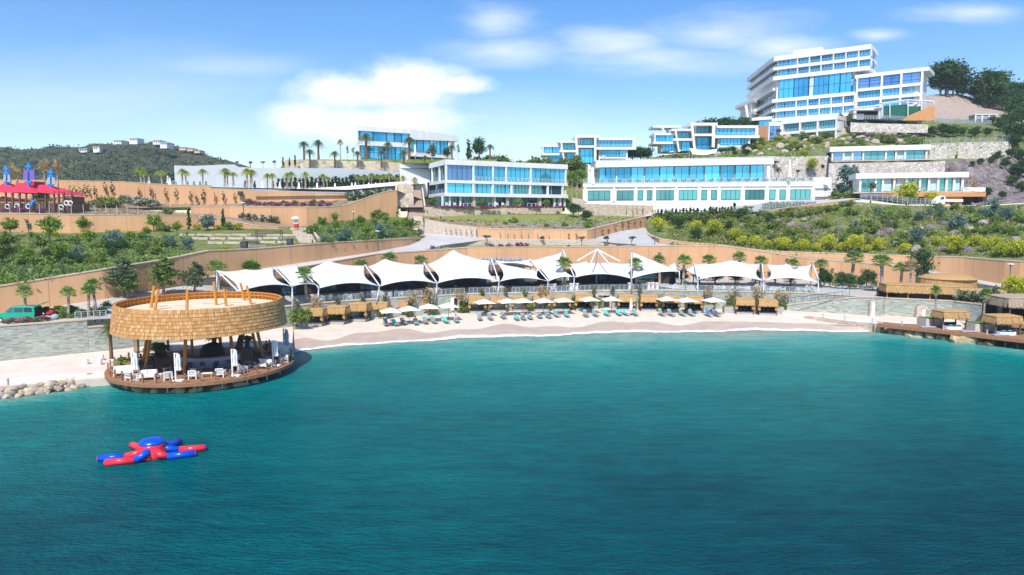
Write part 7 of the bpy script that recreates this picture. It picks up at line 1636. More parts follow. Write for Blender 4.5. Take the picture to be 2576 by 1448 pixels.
rows('white','A',[(1240,760,90),(1310,770,90),(1380,785,95),(1450,790,90),(1520,800,85),(1590,800,75),(1660,810,65),(1900,830,55),(1960,840,50),(2030,860,55),(2120,865,55),(2200,870,60),(2320,770,60),(2510,765,50)],'white-flowering oleander','along the path left of the kiosk',1.2)
rows('white','B',[(20,1030,75),(90,1040,78),(160,1048,78),(230,1055,78),(300,1062,80),(370,1070,80),(440,1075,80),(520,1082,80)],'white-flowering hedge oleander','in the row leading to the kiosk',1.0)
def wallp(kind,z,L,desc,place,sx,pl=None):
 for x,yb,h in L:u,v_=q(z,x,yb);Y=interp(pl or W3p,u,1)-.7;p=PY(u,v_,Y);put(kind,p,h/PPM(z,Y),desc,place,sx)
wallp('vine','A',[(655,715,120),(715,715,145),(760,715,145),(805,715,130),(850,712,150),(895,712,145),(955,715,140),(1060,700,170),(1125,700,170),(1400,700,110),(1520,722,140),(1670,745,150),(1770,735,140),(1918,770,145),(2045,775,170),(2160,775,135),(2250,775,150),(2365,775,130),],'slender climbing plant','against the high orange wall',1.2)
wallp('rust','A',[(1975,765,100),(1395,695,70),(730,800,60),(1545,690,60)],'reddish shrub','below the high orange wall',1.5)
rows('cypress','A',[(1905,1030,250),(2250,1025,240)],'tall thin cypress','above the stone benches',.8)
rows('tallp','A',[(1300,700,115),(640,720,110)],'feather palm','below the high orange wall',1.2)
for x,yt in((440,375),(575,390),(170,450),(95,410)):up('drypalm','A',x,yt,172,19.6,'pale dry palm','behind the play ship masts',.42)
PT='on the palm pool terrace'
ups('tallp','A',[(1415,395),(1450,440),(1625,430),(1825,410),(1870,430),(2030,415),(2250,405),(2280,440),(2335,445),(2480,410),(2525,420)],196,25.8,'feather palm',PT,1.3)
ups('tallp','B',[(60,520),(100,530),(270,568),(320,562),(470,560),(520,545),(655,552),(840,568),(875,600),(1190,578),(1240,590),(1320,560),(1410,580),(1450,570),(1500,565),(1580,600),(1640,590),(1750,605)],201.5,25.2,'feather palm',PT,1.1)
for i,x in enumerate(list(range(385,900,42))+list(range(925,1100,36))+list(range(1115,1900,33))):up('cypress','B',x,(600 if x<500 else 588)-(x>1100)*22+rg.uniform(-12,14),207.6,25.4+(x>1300)*.8,'dark narrow conifer','in the hedge row along the pale wall',1.9)
for x in(50,145,330):up('cypress','B',x,630,207,25.4,'small cone-shaped conifer','at the left end of the pale wall',1.5)
for x in range(1770,2130,60):up('cypress','A',x,530,207,25.4,'short blue-green conifer','behind the glass pool rail',1.6)
VT='in front of the left hilltop villa'
ups('date','B',[(700,320),(950,340),(1180,338),(1420,333),(1645,333),(1860,385)],213.5,32.3,'date palm','standing before the warm rubble wall',1.0)
ups('date','B',[(640,240),(785,228),(1265,158),(1485,245),(1700,195),(2130,280),(2320,325),(2515,272)],219.8,34.9,'date palm',VT,.95)
up('drypalm','B',1008,252,219.8,34.9,'tied dry palm',VT,.5)
for x,yt,k in((1075,268,'thin'),(1140,278,'thin'),(2085,300,'dark'),(2190,250,'thin'),(2405,198,'dark'),(1930,248,'euc')):up(k,'B',x,yt,222,34.9,'leafy tree',VT,.9 if k!='euc' else 1.3)
up('cypress','B',2300,198,222,34.9,'tall pointed cypress','right of the left hilltop villa',1.2)
for x,yt in((430,388),(495,392),(552,368)):up('cypress','B',x,yt,213.5,32.3,'narrow dark cypress','at the left end of the rubble wall',.9)
ups('olive','A',[(1840,330),(1980,330),(2110,335),(2240,325),(2380,330),(2520,340)],216,32.3,'grey-green tree','rising behind the pale wall',1.6)
ups('olive','B',[(100,440),(230,440),(350,432)],217,32.3,'grey-green tree','rising behind the pale wall',1.6)
rows('pine','B',[(835,1130,130),(958,1065,110),(960,1155,115),(1215,1110,130),(1130,1120,90),(1465,1075,100),(1355,1095,80),(1275,1215,145),(1570,1140,120),(1650,1110,100),(1710,1155,145)],'round-crowned young pine','on the slope left of the pink stairway',1.15)
rows('silver','B',[(1450,1225,170),(905,1170,70),(1805,1200,85),(850,1262,85),(1070,1250,140),(1000,1255,100),(1150,1255,100)],'feathery grey-green shrub','above the curved orange road wall',1.3)
rows('bush','B',[(740,1180,100),(900,1265,60),(1250,1245,50),(1350,1230,60),(1560,1215,60),(1650,1200,50),(1750,1190,50),(1400,1020,90),(1330,1010,90),(1560,1000,90)],'low green bush','on the slope left of the pink stairway',1.6)
rows('white','B',[(1250,990,110),(1330,975,120),(1500,985,130),(1540,950,90),(1370,1010,80)],'white-flowering oleander','below the diagonal orange wall',1.3)
for x,yt in((1120,745),(1190,735),(1260,730),(1330,735),(1400,725),(1470,720),(1530,715),(1150,790),(1220,790)):
 u,v_=q('B',x,700);t=PY(*q('B',x,yt),191);put('white',Vector((t.x,191,t.z-3.0)),3.0,'large white oleander','above the diagonal orange wall',1.1)
rows('conifer','B',[(1465,960,150),(1590,1010,130),(1630,950,130)],'bright green conifer','below the stone stair wall',.9)
rows('vine','B',[(815,1000,90),(1110,1030,120)],'bare climbing stem','on the diagonal orange wall',.7)
rows('purple','B',[(110,885,50),(190,890,45),(260,890,45),(330,892,50),(400,892,45),(480,895,50),(560,893,45),(640,893,45),(720,893,45),(800,893,45),(880,893,45)],'purple-flowering shrub','in the bed under the pool terrace',1.8)
rows('bush','B',[(350,860,35),(450,865,30),(560,868,35),(730,870,45),(820,870,40),(100,880,60),(330,850,45)],'low green shrub','in the bed under the pool terrace',2.0)
rows('olive','C',[(545,1308,115),(672,1282,112),(875,1295,120),(943,1275,102),(1167,1280,128),(1437,1292,105),(1825,1302,112),(2082,1296,112),(2330,1300,112)],'clipped small olive tree','on the strip above the long orange wall',1.6)
rows('purple','C',[(930,1306,35),(1010,1304,38),(1100,1305,45),(1205,1300,55),(1265,1303,45),(1690,1302,25),(320,1325,40),(2190,1300,25)],'purple-flowering shrub','on the strip above the long orange wall',1.5)
rows('dark','C',[(1740,1010,150),(1870,1045,115)],'large dense rounded shrub','at the right end of the oval lawn',1.5)
rows('bush','C',[(1140,1065,60),(1890,1115,75),(1990,1115,65),(1060,1080,30),(1480,1105,40),(1660,1100,40),(2230,1060,60)],'green shrub','in the bank below the oval lawn',1.5)
rows('silver','C',[(850,1185,160)],'big feathery shrub','spilling over the stone wall below the lawn',1.4)
rows('grey','C',[(1220,1090,45),(1280,1095,35),(1390,1100,30),(1530,1115,35),(1650,1128,30),(1700,1128,35),(1780,1105,30)],'silvery-white cushion shrub','in the bank below the oval lawn',1.5)
rows('purple','C',[(320,1032,22),(450,1045,20),(530,1050,20),(600,1050,18),(690,1050,20),(750,1052,18),(960,1052,20)],'small purple flower clump','along the front edge of the oval lawn',2.0)
rows('thin','C',[(240,1010,100),(275,1000,70),(2350,1100,60)],'spindly young tree','beside the foot of the pink stairway',1.1)
wallp('vine','C',[(460,1178,70),(510,1183,80),(562,1188,75),(608,1190,70),(665,1192,70),(714,1195,80),(768,1198,75),(1010,1222,75),(1085,1225,65),(1220,1230,75),(1292,1232,70),(1383,1232,75)],'young climbing plant','on the curved wall below the lawn',1.1,W5p)
wallp('rust','C',[(1697,1235,80),(1775,1235,80),(1150,1228,60),(1500,1235,50),(2040,1200,90),(2100,1190,90),(2170,1160,100),(2240,1140,110),(2300,1125,100),(2360,1110,80),(2420,1105,75)],'brownish climbing plant','on the right half of the curved wall',1.2,W5p)
rows('vine','D',[(668,1012,115),(730,1002,110),(775,1002,95),(930,992,115)],'climbing plant','on the beige masonry wall',.8);rows('rust','D',[(830,1000,120)],'reddish climbing plant','on the beige masonry wall',.9)
for i,(x0,x1)in enumerate(((265,382),(755,895),(1110,1255),(1425,1522))):
 a=PY(*q('C',x0,905),185.5+i);b=PY(*q('C',x1,822 if i else 795),185.5+i);r=thing('clipped_hedge','','hedge',a);m=MB();leaves(m,rg,1400,60,((a.x+b.x)/2,a.y+.5,(a.z+b.z)/2),((b.x-a.x)/1.9,.6,(b.z-a.z)/1.9),.28,0);m.build('foliage','leaf_green',r);ser(r,'boxy clipped green hedge','on the terrace of the three-storey block','hedge')
for x in list(range(270,730,38))+list(range(820,1000,40))+list(range(1090,1400,44))+list(range(1430,1660,44)):t=PY(*q('C',x,898),185);put('purple',t-Vector((0,0,.5)),.8,'purple flowering clump','edging the terrace of the three-storey block',1.6)
rows('bush','D',[(30,500,90),(100,520,90),(180,530,110),(120,630,90),(200,600,80),(150,700,90)],'yellow-green bush','between the two big white buildings',1.4)
for x,yt in((170,560),(230,590),(120,590)):up('fan','D',x,yt,199,22.5,'low fan palm','between the two big white buildings',.8)
for x in list(range(985,1500,36))+list(range(1510,2060,30)):
 yb=1030-max(0,x-1400)*.13;p=hit(*q('D',x,yb))
 if p:put('cypress',p,rg.uniform(85,140)/PPM('D',p.y),'slim dark conifer','in the row before the white plinth',1.5)
for x in range(990,2060,62):at('bush' if x%4 else 'olive','D',x,1040-max(0,x-1400)*.12,rg.uniform(70,110),'leafy green shrub','below the white plinth',1.4)
for x in range(2080,2560,34):up('bush' if x%68 else 'white','D',x,850,174.5,PY(*q('D',x,935-(x-2080)*.12),174.5).z,'leafy hedge shrub','behind the service road fence',1.2)
RS='on the rocky slope above the right orange wall'
rows('yellow','D',[(985,1155,160),(1370,1160,130),(1550,1190,170),(1750,1240,130),(1960,1318,140),(2230,1340,140),(2440,1350,140),(1110,1160,70),(1830,1290,110),(2090,1320,90)],'bright yellow mimosa',RS,1.15)
rows('yellow','E',[(600,1340,180),(870,1360,190),(350,1345,120),(150,1340,140),(1110,1345,140),(1370,1375,115),(1880,1375,210),(2200,1345,140),(2350,1405,160),(2520,1405,190),(1700,1290,100),(2080,1300,120),(480,1350,90),(740,1355,100),(1000,1360,90),(2290,1300,110)],'bright yellow mimosa',RS,1.15)
rows('dark','D',[(1370,1250,145),(1195,1125,120),(1820,1030,120),(2110,1075,120),(1700,1135,95),(1140,1090,90),(1450,1100,90),(2300,990,80)],'dark green rounded shrub',RS,1.2)
rows('silver','E',[(1490,1285,185),(1900,1155,200),(1740,1015,120),(2390,1040,160),(2230,1005,200),(1520,1045,120),(1620,1000,90),(1100,980,90),(860,1120,90),(2150,1020,120)],'grey-green olive shrub',RS,1.1)
rows('bush','E',[(130,1000,70),(220,1000,80),(330,1000,75),(420,985,75),(500,975,75),(590,955,75),(670,935,60),(750,900,60),(830,890,60),(1700,930,70),(1880,930,70),(2020,960,80),(2540,1060,110)],'rounded hedge bush','along the top of the rocky slope',1.3)
okE=lambda x,y:y>960+max(0,1000-x)*.12
scat('bush','E',0,2574,940,1330,52,50,100,'low green bush',RS,1.5,okE)
scat('olive','E',0,2574,930,1250,14,70,130,'thin young olive',RS,.8,okE)
scat('bush','D',1650,2560,1000,1290,22,40,90,'low green bush',RS,1.5,lambda x,y:y>980+(2500-x)*.04)
scat('dry','E',0,2574,900,1300,12,50,90,'dry straw-coloured shrub',RS,1.0,okE)
rows('yellow','E',[(1390,880,250),(1640,880,140)],'large feathery yellow shrub','in front of the lower glass pavilion',1.1)
for x,yt,Y,zb,k in((800,470,195,22,'silver'),(550,475,208,31,'dark'),(1040,640,174,20.8,'olive'),(575,650,186,21.5,'thin'),(2310,335,212,33,'dark'),(1900,330,221,32.5,'vine'),(450,395,212,31.5,'yellow'),(700,720,183,21,'bush'),(840,720,182,21,'bush'),(80,430,213,31,'olive'),(2080,600,176,22,'dry'),(110,500,210,28,'olive'),(300,520,208,28,'olive'),(400,500,209,29,'olive')):up(k,'E',x,yt,Y,zb,{'silver':'tall blue-green tree','dark':'dense rounded shrub','olive':'slender tree','thin':'small leafy tree','vine':'climbing shrub','yellow':'yellow-green tree','bush':'green bush','dry':'dry grassy shrub'}[k],'beside the right-hand rubble walls',1.1)
UH='on the boulder slope under the hotel'
scat('bush','F',380,1800,740,960,46,35,80,'low green shrub',UH,1.5);scat('olive','F',380,1800,720,950,16,45,90,'grey-green shrub',UH,1.4);scat('yellow','F',560,1400,830,960,12,25,50,'yellow-tinged shrub',UH,2.0);scat('dark','D',700,2000,290,400,20,40,80,'dark green shrub','around the hillside villas',1.6);scat('yellow','D',1400,2500,250,380,16,30,55,'yellow-tinged shrub','around the hillside villas',1.8)
for x,yt in((1090,650),(1170,645),(1250,640)):at('euc','F',x,790,790-yt,'young leafy tree','before the hotel podium',1.1)
DT_='on the crest right of the hotel'
for x,yb,h_ in((1950,515,285),(1850,505,190),(2040,510,230),(2120,520,180),(2270,610,300),(2350,560,230),(2480,570,165),(2560,560,160),(2400,640,120),(2180,560,140),(2540,640,140),(1800,505,120),(1905,510,150),(2000,512,140),(2080,530,110),(2240,600,120),(2310,620,110),(2430,600,130),(2510,610,120),(2450,690,110),(2570,700,130),(2520,720,100)):at('dark','F',x,yb,h_,'large dark evergreen',DT_,1.35)
for x,yb,h_ in((1830,850,90),(1920,850,110),(2000,850,100),(2080,845,80),(2180,855,90),(2270,850,80),(2380,800,110),(2470,780,130),(2550,760,150),(2440,860,120),(2540,880,150),(2320,750,70),(2480,940,120)):at('dark','F',x,yb,h_,'dense dark bush','on the right hillside above the mesh fence',1.4)
for x,yb,h_ in((2050,500,60),(2130,480,70),(2230,490,90),(2380,520,110),(2440,700,120),(2540,760,120),(2350,830,90),(2200,800,100),(2490,600,130),(2540,620,200),(2450,420,110),(2530,440,120),(2400,880,90)):at('dark','E',x,yb,h_,'dark shrub','by the dark rock face at the right',1.3)
ups('dark','F',[(25,700),(75,697),(165,685),(210,685),(255,700),(300,688),(350,683)],262,44,'dark tree','behind the roof of the right hillside villa',1.3)
ups('bush','C',[(940,395),(1010,385),(1060,385),(1180,430),(1290,430),(1350,395),(890,385),(800,390)],226,33,'rounded bush','on the ridge behind the three-storey block',1.6)
up('cypress','C',1328,370,228,33,'small cypress','on the ridge left of the hillside villas',1)
for x,yt in((2250,300),(2340,310),(2420,290),(2500,300)):up('dark','C',x,yt,244,36,'green shrub','between the hillside villas',1.4)
for z,x,yt in(('C',1730,390),('C',1480,400),('D',150,380),('D',1190,370),('D',1310,380)):up('bush',z,x,yt,232,33.5,'leafy shrub','at the foot of the hillside villas',1.2)
for x,yb,h_ in((235,670,335),(665,610,290),(870,620,300),(945,560,310)):p=tf_pt(q('G',x,yb)[0],4.95,2.2+(h_==310)*3);put('fan',p,h_/PPM('G',p.y),'fan palm with a pale shaggy trunk','left of the round pavilion',1.0)
for x,yb,h_ in((590,620,150),(520,600,100),(720,560,120),(480,620,60)):p=tf_pt(q('G',x,yb)[0],4.9,3.5);put('cycad',p,1.5,'dark arching cycad','among the palms left of the pavilion',1.3)
for x in(70,150,230,340,400):p=tf_pt(q('G',x,680)[0],4.85,1.2);put('pinkf',p,.9,'pink-flowering low bush','on the slate wall by the green van',1.3)
for x,yb in((1030,500),(1080,520),(790,640),(930,640),(1000,640),(640,640)):p=tf_pt(q('G',x,yb)[0],4.6,2.5+(yb<600)*5);put('bush',p,1.5,'green bush','beside the path left of the pavilion',1.1)
p=onz('G',1125,1085,1.1);put('date',p,4.7,'stout leaning palm','at the left edge of the round deck',.8);p=onz('G',1240,1130,1.1);put('cycad',p,1.3,'low spiky plant','at the left edge of the round deck',1.2)
for x,y in((1590,1010),(1660,1010)):put('cycad',onz('G',x,y,1.1),1.6,'dark spiky plant','inside the round pavilion',1.1)
for x,y in((120,1120),(450,1130)):put('cycad',onz('H',x,y,1.1),1.5,'dark spiky plant','inside the round pavilion',1.1)
lt=thing('leaning_trunk','thick dark leaning palm trunk inside the round pavilion','tree',onz('H',360,1150,1.1));b_=onz('H',360,1150,1.1);m=MB();m.tube([b_,b_+Vector((.5,.2,2)),b_+Vector((1.6,.3,5.6))],[.4,.32,.28],10);m.build('trunk','date_trunk',lt)
for x in(895,950,1000):t=onz('H',x,900,1.9);t.y+=.9;put('bush',t,2.2,'leafy green bush','in the concrete planter by the first cabana',.9)
for z,L in(('H',((935,640,590),(1125,700,600),(1345,700,570),(1600,690,560),(1840,680,530),(2100,660,520),(2265,680,520))),('I',((25,640,520),(330,640,510),(550,650,490),(790,650,500),(980,620,500),(1170,640,490),(1690,640,480),(1870,600,470),(2140,640,480),(2330,640,590))),('J',((180,700,640),(690,630,560),(930,640,560),(1185,700,560),(1440,640,570)))):
 for x,yb,yt in L:u,v_=q(z,x,yb);Y=interp(TF,u,1)-.5;t=PY(*q(z,x,yt),Y);put('thin' if int(x)%3 else 'dry',Vector((t.x,Y,1.2)),t.z-1.2,'sparse young tree','against the slate wall behind the cabanas',1.0)
for z,L in(('H',(1150,1330,1400,1620,1790,1850,2060,2320)),('I',(60,350,390,570,1040,1230,1480,1510,1700,1720,1900,1920,2130,2370)),('J',(190,640,700,730,910,960,1190,1430,1460))):
 for x in L:u,v_=q(z,x,700);Y=interp(TF,u,1)-.7;t=PY(u,v_,Y);put('bush',Vector((t.x,Y,1.3)),rg.uniform(1.3,2.0),'feathery green shrub','between the beach cabanas',.75)
for z,x,y in(('I',2150,555),('I',1385,560),('J',40,600),('J',455,610),('J',980,635),('J',1550,640),('J',2115,660),('J',1800,610)):u=q(z,x,y)[0];p=tf_pt(u,4.02,1.2);put('olive',p,1.9,'rounded green shrub','behind the terrace rail',1.4)
FP='against the long orange wall behind the canopies'
for z,x,yt,dY in(('J',205,290,12),('J',440,290,9),('J',700,285,18),('J',990,262,20),('J',1225,295,18),('J',1545,325,17),('J',1820,330,12),('J',2140,262,14),('J',2450,295,8),('K',1345,365,11),('G',2190,85,16),('G',2540,85,19),('H',500,305,19),('H',1040,370,3),('H',1580,280,20),('H',1860,215,20),('H',2200,240,20),('I',1395,262,5),('I',2115,265,4)):
 u=q(z,x,yt)[0];Y=interp(TF,u,1)+dY;t=PY(*q(z,x,yt),Y);put('fan',Vector((t.x,Y,4.05)),t.z-4.05,'green fan palm',FP,1.15)
put('drypalm',tf_pt(q('K',1430,500)[0],4.05,9),5.0,'half-dry palm','left of the dark tree behind the long bar',.8)
for x in range(1850,2350,62):u=q('J',x,500)[0];p=tf_pt(u,4.05,rg.uniform(9,14));put('dark' if x%3 else 'conifer',p,rg.uniform(2.2,3.8),'dark leafy shrub','along the foot of the right orange wall',1.0)
for u_ in(1715,1760,1800,1850,1900,1950,1990):p=tf_pt(u_,4.05,rg.uniform(12,17));put('dark',p,rg.uniform(2.5,3.6),'dark leafy shrub','in the shade behind the right-hand canopies',1.4)
t=PY(*q('K',1560,180),122);put('dark',Vector((t.x,122,4.3)),t.z-4.3,'big dark green tree','in front of the right orange wall by the bar',.68)
for x,yt,yb in((1700,600,888),(2185,625,940)):b_=PZ(*q('K',x,yb+60),DT);Y=b_.y+1.1;t=PY(*q('K',x,yt),Y);put('fan',Vector((t.x,Y,DT+1.05)),t.z-DT-1.05,'fan palm','in the square planters on the timber deck',.72)
for x in(1930,2010,2090,2170):u=q('K',x,700)[0];p=tf_pt(u,4.05,.9);put('white',p,1.9,'white-flowering bush','on the slate wall right of the beach bar',1.0)
for x,k in((2250,'bush'),(2300,'euc'),(2380,'pinkf'),(2470,'yellow'),(2550,'yellow')):p=tf_pt(q('K',x,600)[0],4.1,3 if k!='yellow' else 12);put(k,p,{'bush':2.4,'euc':3.0,'pinkf':1.8,'yellow':3.8}[k],'leafy shrub','behind the lounge canopy at the right edge',1.0)
# ------------------------------------------------------------------ ground cover (uncountable)
def cover(name,label,zone,n,cs,mats,place_ok=None,k=5,zoom=None):
 r_=random.Random(len(label));ms={a:MB()for a in mats}
 for _ in range(n):
  z,x0,x1,y0,y1=r_.choice(zone);x,y=r_.uniform(x0,x1),r_.uniform(y0,y1);p=hit(*q(z,x,y))
  if p is None or(place_ok and not place_ok(p)):continue
  nz_=noise.noise(Vector((p.x*.13,p.y*.13,3)))
  if nz_<r_.uniform(-.6,.1):continue
  m=ms[mats[int(r_.random()**1.3*len(mats))]];s=cs*r_.uniform(.5,1.4)
  for _ in range(k):
   c=p+Vector((r_.gauss(0,s),r_.gauss(0,s),abs(r_.gauss(0,s*.5))));a=Vector((r_.uniform(-1,1),r_.uniform(-1,1),r_.uniform(-.2,1))).normalized();b=a.cross(Vector((r_.uniform(-1,1),r_.uniform(-1,1),.3))).normalized();w=s*r_.uniform(.5,1.0)
   m.add([c-a*w*.5,c+b*w*.4,c+a*w*.5,c-b*w*.4],[(0,1,2,3)])
 for i,(mt,m)in enumerate(ms.items()):
  if m.f:tag(m.build(name,mt),f'{label}, {["main","mixed","scattered"][i]} growth' if False else label+(' ',' among it, paler',' with dry stems')[i].rstrip(),'ground cover',kind='stuff')
cover('ground_cover','low scrubby ground cover on the left garden slope',[('A',0,1900,1080,1440),('A',0,900,1400,1600),('B',780,1800,1050,1260)],9000,.42,['leaf_green','leaf_pine','leaf_olive'])
cover('ground_cover','ground cover and weeds on the rocky right slope',[('E',0,2574,900,1400),('D',1100,2560,1000,1350)],12500,.42,['leaf_pine','leaf_green','leaf_dry'])
cover('ground_cover','garden ground cover around the hotel boulders',[('F',380,2574,700,960),('D',700,2560,250,420)],5200,.5,['leaf_green','leaf_pine','leaf_lime'])
cover('ground_cover','planted bank below the oval lawn',[('C',250,2000,1030,1130),('D',0,800,1000,1130),('A',650,2574,720,880),('B',0,1080,810,900)],3600,.35,['leaf_green','leaf_dry','leaf_white_shrub'])
cover('scrub','dark maquis scrub covering the far hill',[('A',0,2300,150,560),('A',0,1800,200,520)],2400,1.5,['leaf_maquis','leaf_dark'],lambda p:p.y>230,6)
# ------------------------------------------------------------------ rocks
def rockmesh(seed,name='rock'):
 bm=bmesh.new();bmesh.ops.create_icosphere(bm,subdivisions=2,radius=.5);r_=random.Random(seed);o=Vector((r_.random()*50,r_.random()*50,0));sc=Vector((r_.uniform(.9,1.3),r_.uniform(.8,1.1),r_.uniform(.6,.9)))
 for v in bm.verts:n_=noise.noise(v.co*1.6+o)*.28+noise.noise(v.co*4+o)*.1;v.co=Vector((v.co.x*sc.x,v.co.y*sc.y,v.co.z*sc.z))*(1+n_)
 me=bpy.data.meshes.new(name);bm.to_mesh(me);bm.free();return me
RM={mt:[rockmesh(i*7+j)for i in range(3)]for j,mt in enumerate(('boulder','boulder_ochre','boulder_grey','boulder_wet','rock_face'))}
for mt,L in RM.items():
 for me in L:me.materials.append(M[mt])
def rock(p,s,mt,desc,place):o=bpy.data.objects.new('boulder',rg.choice(RM[mt]));col.objects.link(o);o.location=p;o.rotation_euler=(rg.uniform(-.3,.3),rg.uniform(-.3,.3),rg.uniform(0,6.3));o.scale=(s,s,s);ser(o,desc,place,'rock',f'{desc}s {place}')
for k in range(150):
 t=rg.random();u=-60+t*330;v_=interp(WL,u,1)-rg.uniform(-2,26);h_=.95*(1-min(1,(v_-interp(WL,u,1)+28)/30));p=PZ(u,v_,max(.0,h_));mt,d=(('boulder_grey','grey'),('boulder_ochre','ochre'),('boulder','tan'))[k%3];rock(p,rg.uniform(.35,.85),mt,d+' riprap boulder','at the water edge of the left walkway')
for k in range(30):
 a=R(-165+k*4.6);p=PC+Vector((math.cos(a)*7.9,math.sin(a)*7.9,rg.uniform(-.1,.15)));rock(p,rg.uniform(.9,1.5),'boulder_wet' if k%3==1 else 'boulder_ochre','dark wet boulder' if k%3==1 else 'ochre wet boulder','under the round deck')
for i,(x,y,s)in enumerate(((1115,985,.5),(1140,995,.7),(1195,1010,1.0),(1265,1018,1.1),(1350,1030,1.3),(1445,1038,1.5),(1550,1052,1.2),(1630,1055,1.1),(1685,1070,.7),(1740,1070,1.0),(1815,1088,1.4),(1915,1092,2.1),(2050,1110,1.0),(2120,1115,1.3))):
 rock(PZ(*q('K',x,y),.3)-Vector((0,1.9,.05)),s*1.5,'boulder_ochre' if i<12 else 'boulder_wet','ochre boulder','under the front edge of the timber deck')
for k in range(170):
 if k<135:z,x,y='F',rg.uniform(560,1780),rg.uniform(740,950)
 else:z,x,y='D',rg.uniform(1300,2560),rg.uniform(270,390)
 if z=='F' and x>1000 and rg.random()<.4:x=rg.uniform(1000,1600);y=rg.uniform(760,880)
 p=hit(*q(z,x,y))
 if p:rock(p+Vector((0,0,.2)),rg.uniform(1.2,3.2),'boulder' if k%4 else 'boulder_grey','pale boulder' if k%4 else 'grey boulder','on the slope under the hotel')
for k in range(46):
 z,x,y='E',rg.uniform(0,2574),rg.uniform(1000,1360);p=hit(*q(z,x,y))
 if p:rock(p,rg.uniform(.9,3.0),'rock_face' if k%3 else 'boulder_grey','grey boulder','on the yellow-flowering rocky slope')
for x,y,s in((240,1090,3),(1210,1160,3.4),(1100,1130,2),(1640,1120,3),(1750,1080,2.4)):
 p=hit(*q('E',x,y));rock(p,s,'rock_face','large grey rock outcrop','on the yellow-flowering rocky slope')
 # ------------------------------------------------------------------ benches, goal frame, speakers, lamps, parasols
for r_i,(y,xs_)in enumerate(((1085,((1810,1965),(1990,2145),(2165,2325),(2345,2490),(2510,2620))),(1122,((1940,2095),(2120,2275),(2300,2450),(2475,2640))),(1167,((2090,2240),(2265,2420),(2440,2600))))):
 for x0,x1 in xs_:
  a,b=hit(*q('A',x0,y)),hit(*q('A',x1,y+3))
  if a and b:o=MB().beam(a+Vector((0,0,.2)),b+Vector((0,0,.2)),.55,.42).build('stone_bench','stone_beige');o.data.update();ser(tag(o,'','bench'),'long stone bench',f'in the {ORD[r_i]} lawn row left of the frame','bench','stone benches on the lawn');o2=a.lerp(b,.5);o.data.transform(Matrix.Translation(-o2));o.location=o2
for r_i,(y,xs_)in enumerate(((1197,((0,80),(95,250),(270,425),(440,585))),(1225,((0,40),(50,215),(235,395),(410,550))),(1268,((10,185),(200,365),(385,545))),(1308,((80,250),(265,420))))):
 for x0,x1 in xs_:
  a,b=hit(*q('B',x0,y)),hit(*q('B',x1,y+1))
  if a and b:o=MB().beam(a+Vector((0,0,.2)),b+Vector((0,0,.2)),.55,.42).build('stone_bench','stone_beige');o2=a.lerp(b,.5);o.data.transform(Matrix.Translation(-o2));o.location=o2;ser(tag(o,'','bench'),'long stone bench',f'in the {ORD[r_i]} lawn row by the frame','bench','stone benches on the lawn')
stp=thing('garden_steps','pale stone steps descending beside the bench lawn','stairs',hit(*q('B',690,1260)));a_,b_=hit(*q('B',690,1262)),hit(*q('B',600,1120));m=MB()
for k in range(16):p=a_.lerp(b_,k/15);m.box(p+Vector((0,0,.05)),(3.0+k*.1,1.2,.35))
m.build('steps','stone_beige',stp);m=MB();m.beam(a_+Vector((2.1,0,.3)),b_+Vector((2.6,0,.3)),.4,.5);m.build('side_wall','stone_beige',stp)
fr2=thing('goal_frame','black steel truss frame standing on the bench lawn','frame',hit(*q('B',172,1300)))
pl,pr_=hit(*q('B',172,1300)),hit(*q('B',420,1290));hh=160/PPM('B',pl.y)
for p in(pl,pr_):m=MB();[m.beam(p+Vector((s_,0,0)),p+Vector((s_,0,hh)),.07)for s_ in(-.12,.12)];m.build('post','dark_metal',fr2)
m=MB();[m.beam(pl+Vector((-.3,0,hh-d_)),pr_+Vector((.3,0,hh-d_+pl.z-pr_.z)),.09)for d_ in(0,.3,.55)];m.build('crossbars','dark_metal',fr2)
for z,x,y,lab in(('B',45,1322,'black loudspeaker box on the wall edge left of the truss frame'),('B',503,1290,'black loudspeaker box right of the truss frame')):
 p=hit(*q(z,x,y));r=thing('loudspeaker',lab,'speaker',p);m=MB();m.box(p+Vector((0,0,.6)),(1.0,.8,1.2));m.build('cabinet','cushion_dark',r);m=MB();m.lathe([(.35,-.02),(.3,.0),(.01,.0)],12,(0,0,0));m.v=[Vector((v.x+p.x,p.y-.42-v.z,v.y+p.z+.6))for v in m.v];m.build('cone','dark_metal',r)
def lamp(z,x,yt,yb,place,p=None,col_='lamp_post_green',disc=True):
 p=p or hit(*q(z,x,yb));
 if p is None:return
 h_=(yb-yt)/PPM(z,p.y);r=thing('lamp_post','','lamp',p);m=MB();m.tube([p-Vector((0,0,.2)),p+Vector((0,0,h_))],[.1,.07],8);m.build('post',col_,r);c=p+Vector((0,0,h_));m=MB();m.tube([c,c+Vector((0,0,.55))],.12,8);m.build('lantern','dark_metal',r)
 if disc:m=MB();m.lathe([(.55,.0),(.55,.06),(.1,.16),(.02,.16)],14,c+Vector((0,0,.3)));m.build('disc_shade','white_paint',r)
 ser(r,'slim lamp post',place,'lamp','lamp posts along the paths')
for z,x,yt,yb in(('B',40,880,1050),('B',485,920,1078),('B',1145,970,1120),('A',2210,740,885),('A',2455,770,935),('A',1742,660,760),('A',1028,600,720)):lamp(z,x,yt,yb,'in the left gardens')
for z,x,yt,yb in(('B',735,1262,1440),('B',1388,1165,1350),('B',1850,1068,1208),('B',12,1370,1500),('G',790,205,455)):lamp(z,x,yt,yb,'along the foot of the long curving orange wall',disc=x==1388)
for z,x,yt,yb in(('C',410,1022,1175),('C',888,1060,1200),('C',1410,1078,1225),('C',1960,1062,1228),('C',2127,1002,1140)):lamp(z,x,yt,yb,'along the road below the oval lawn',disc=False)
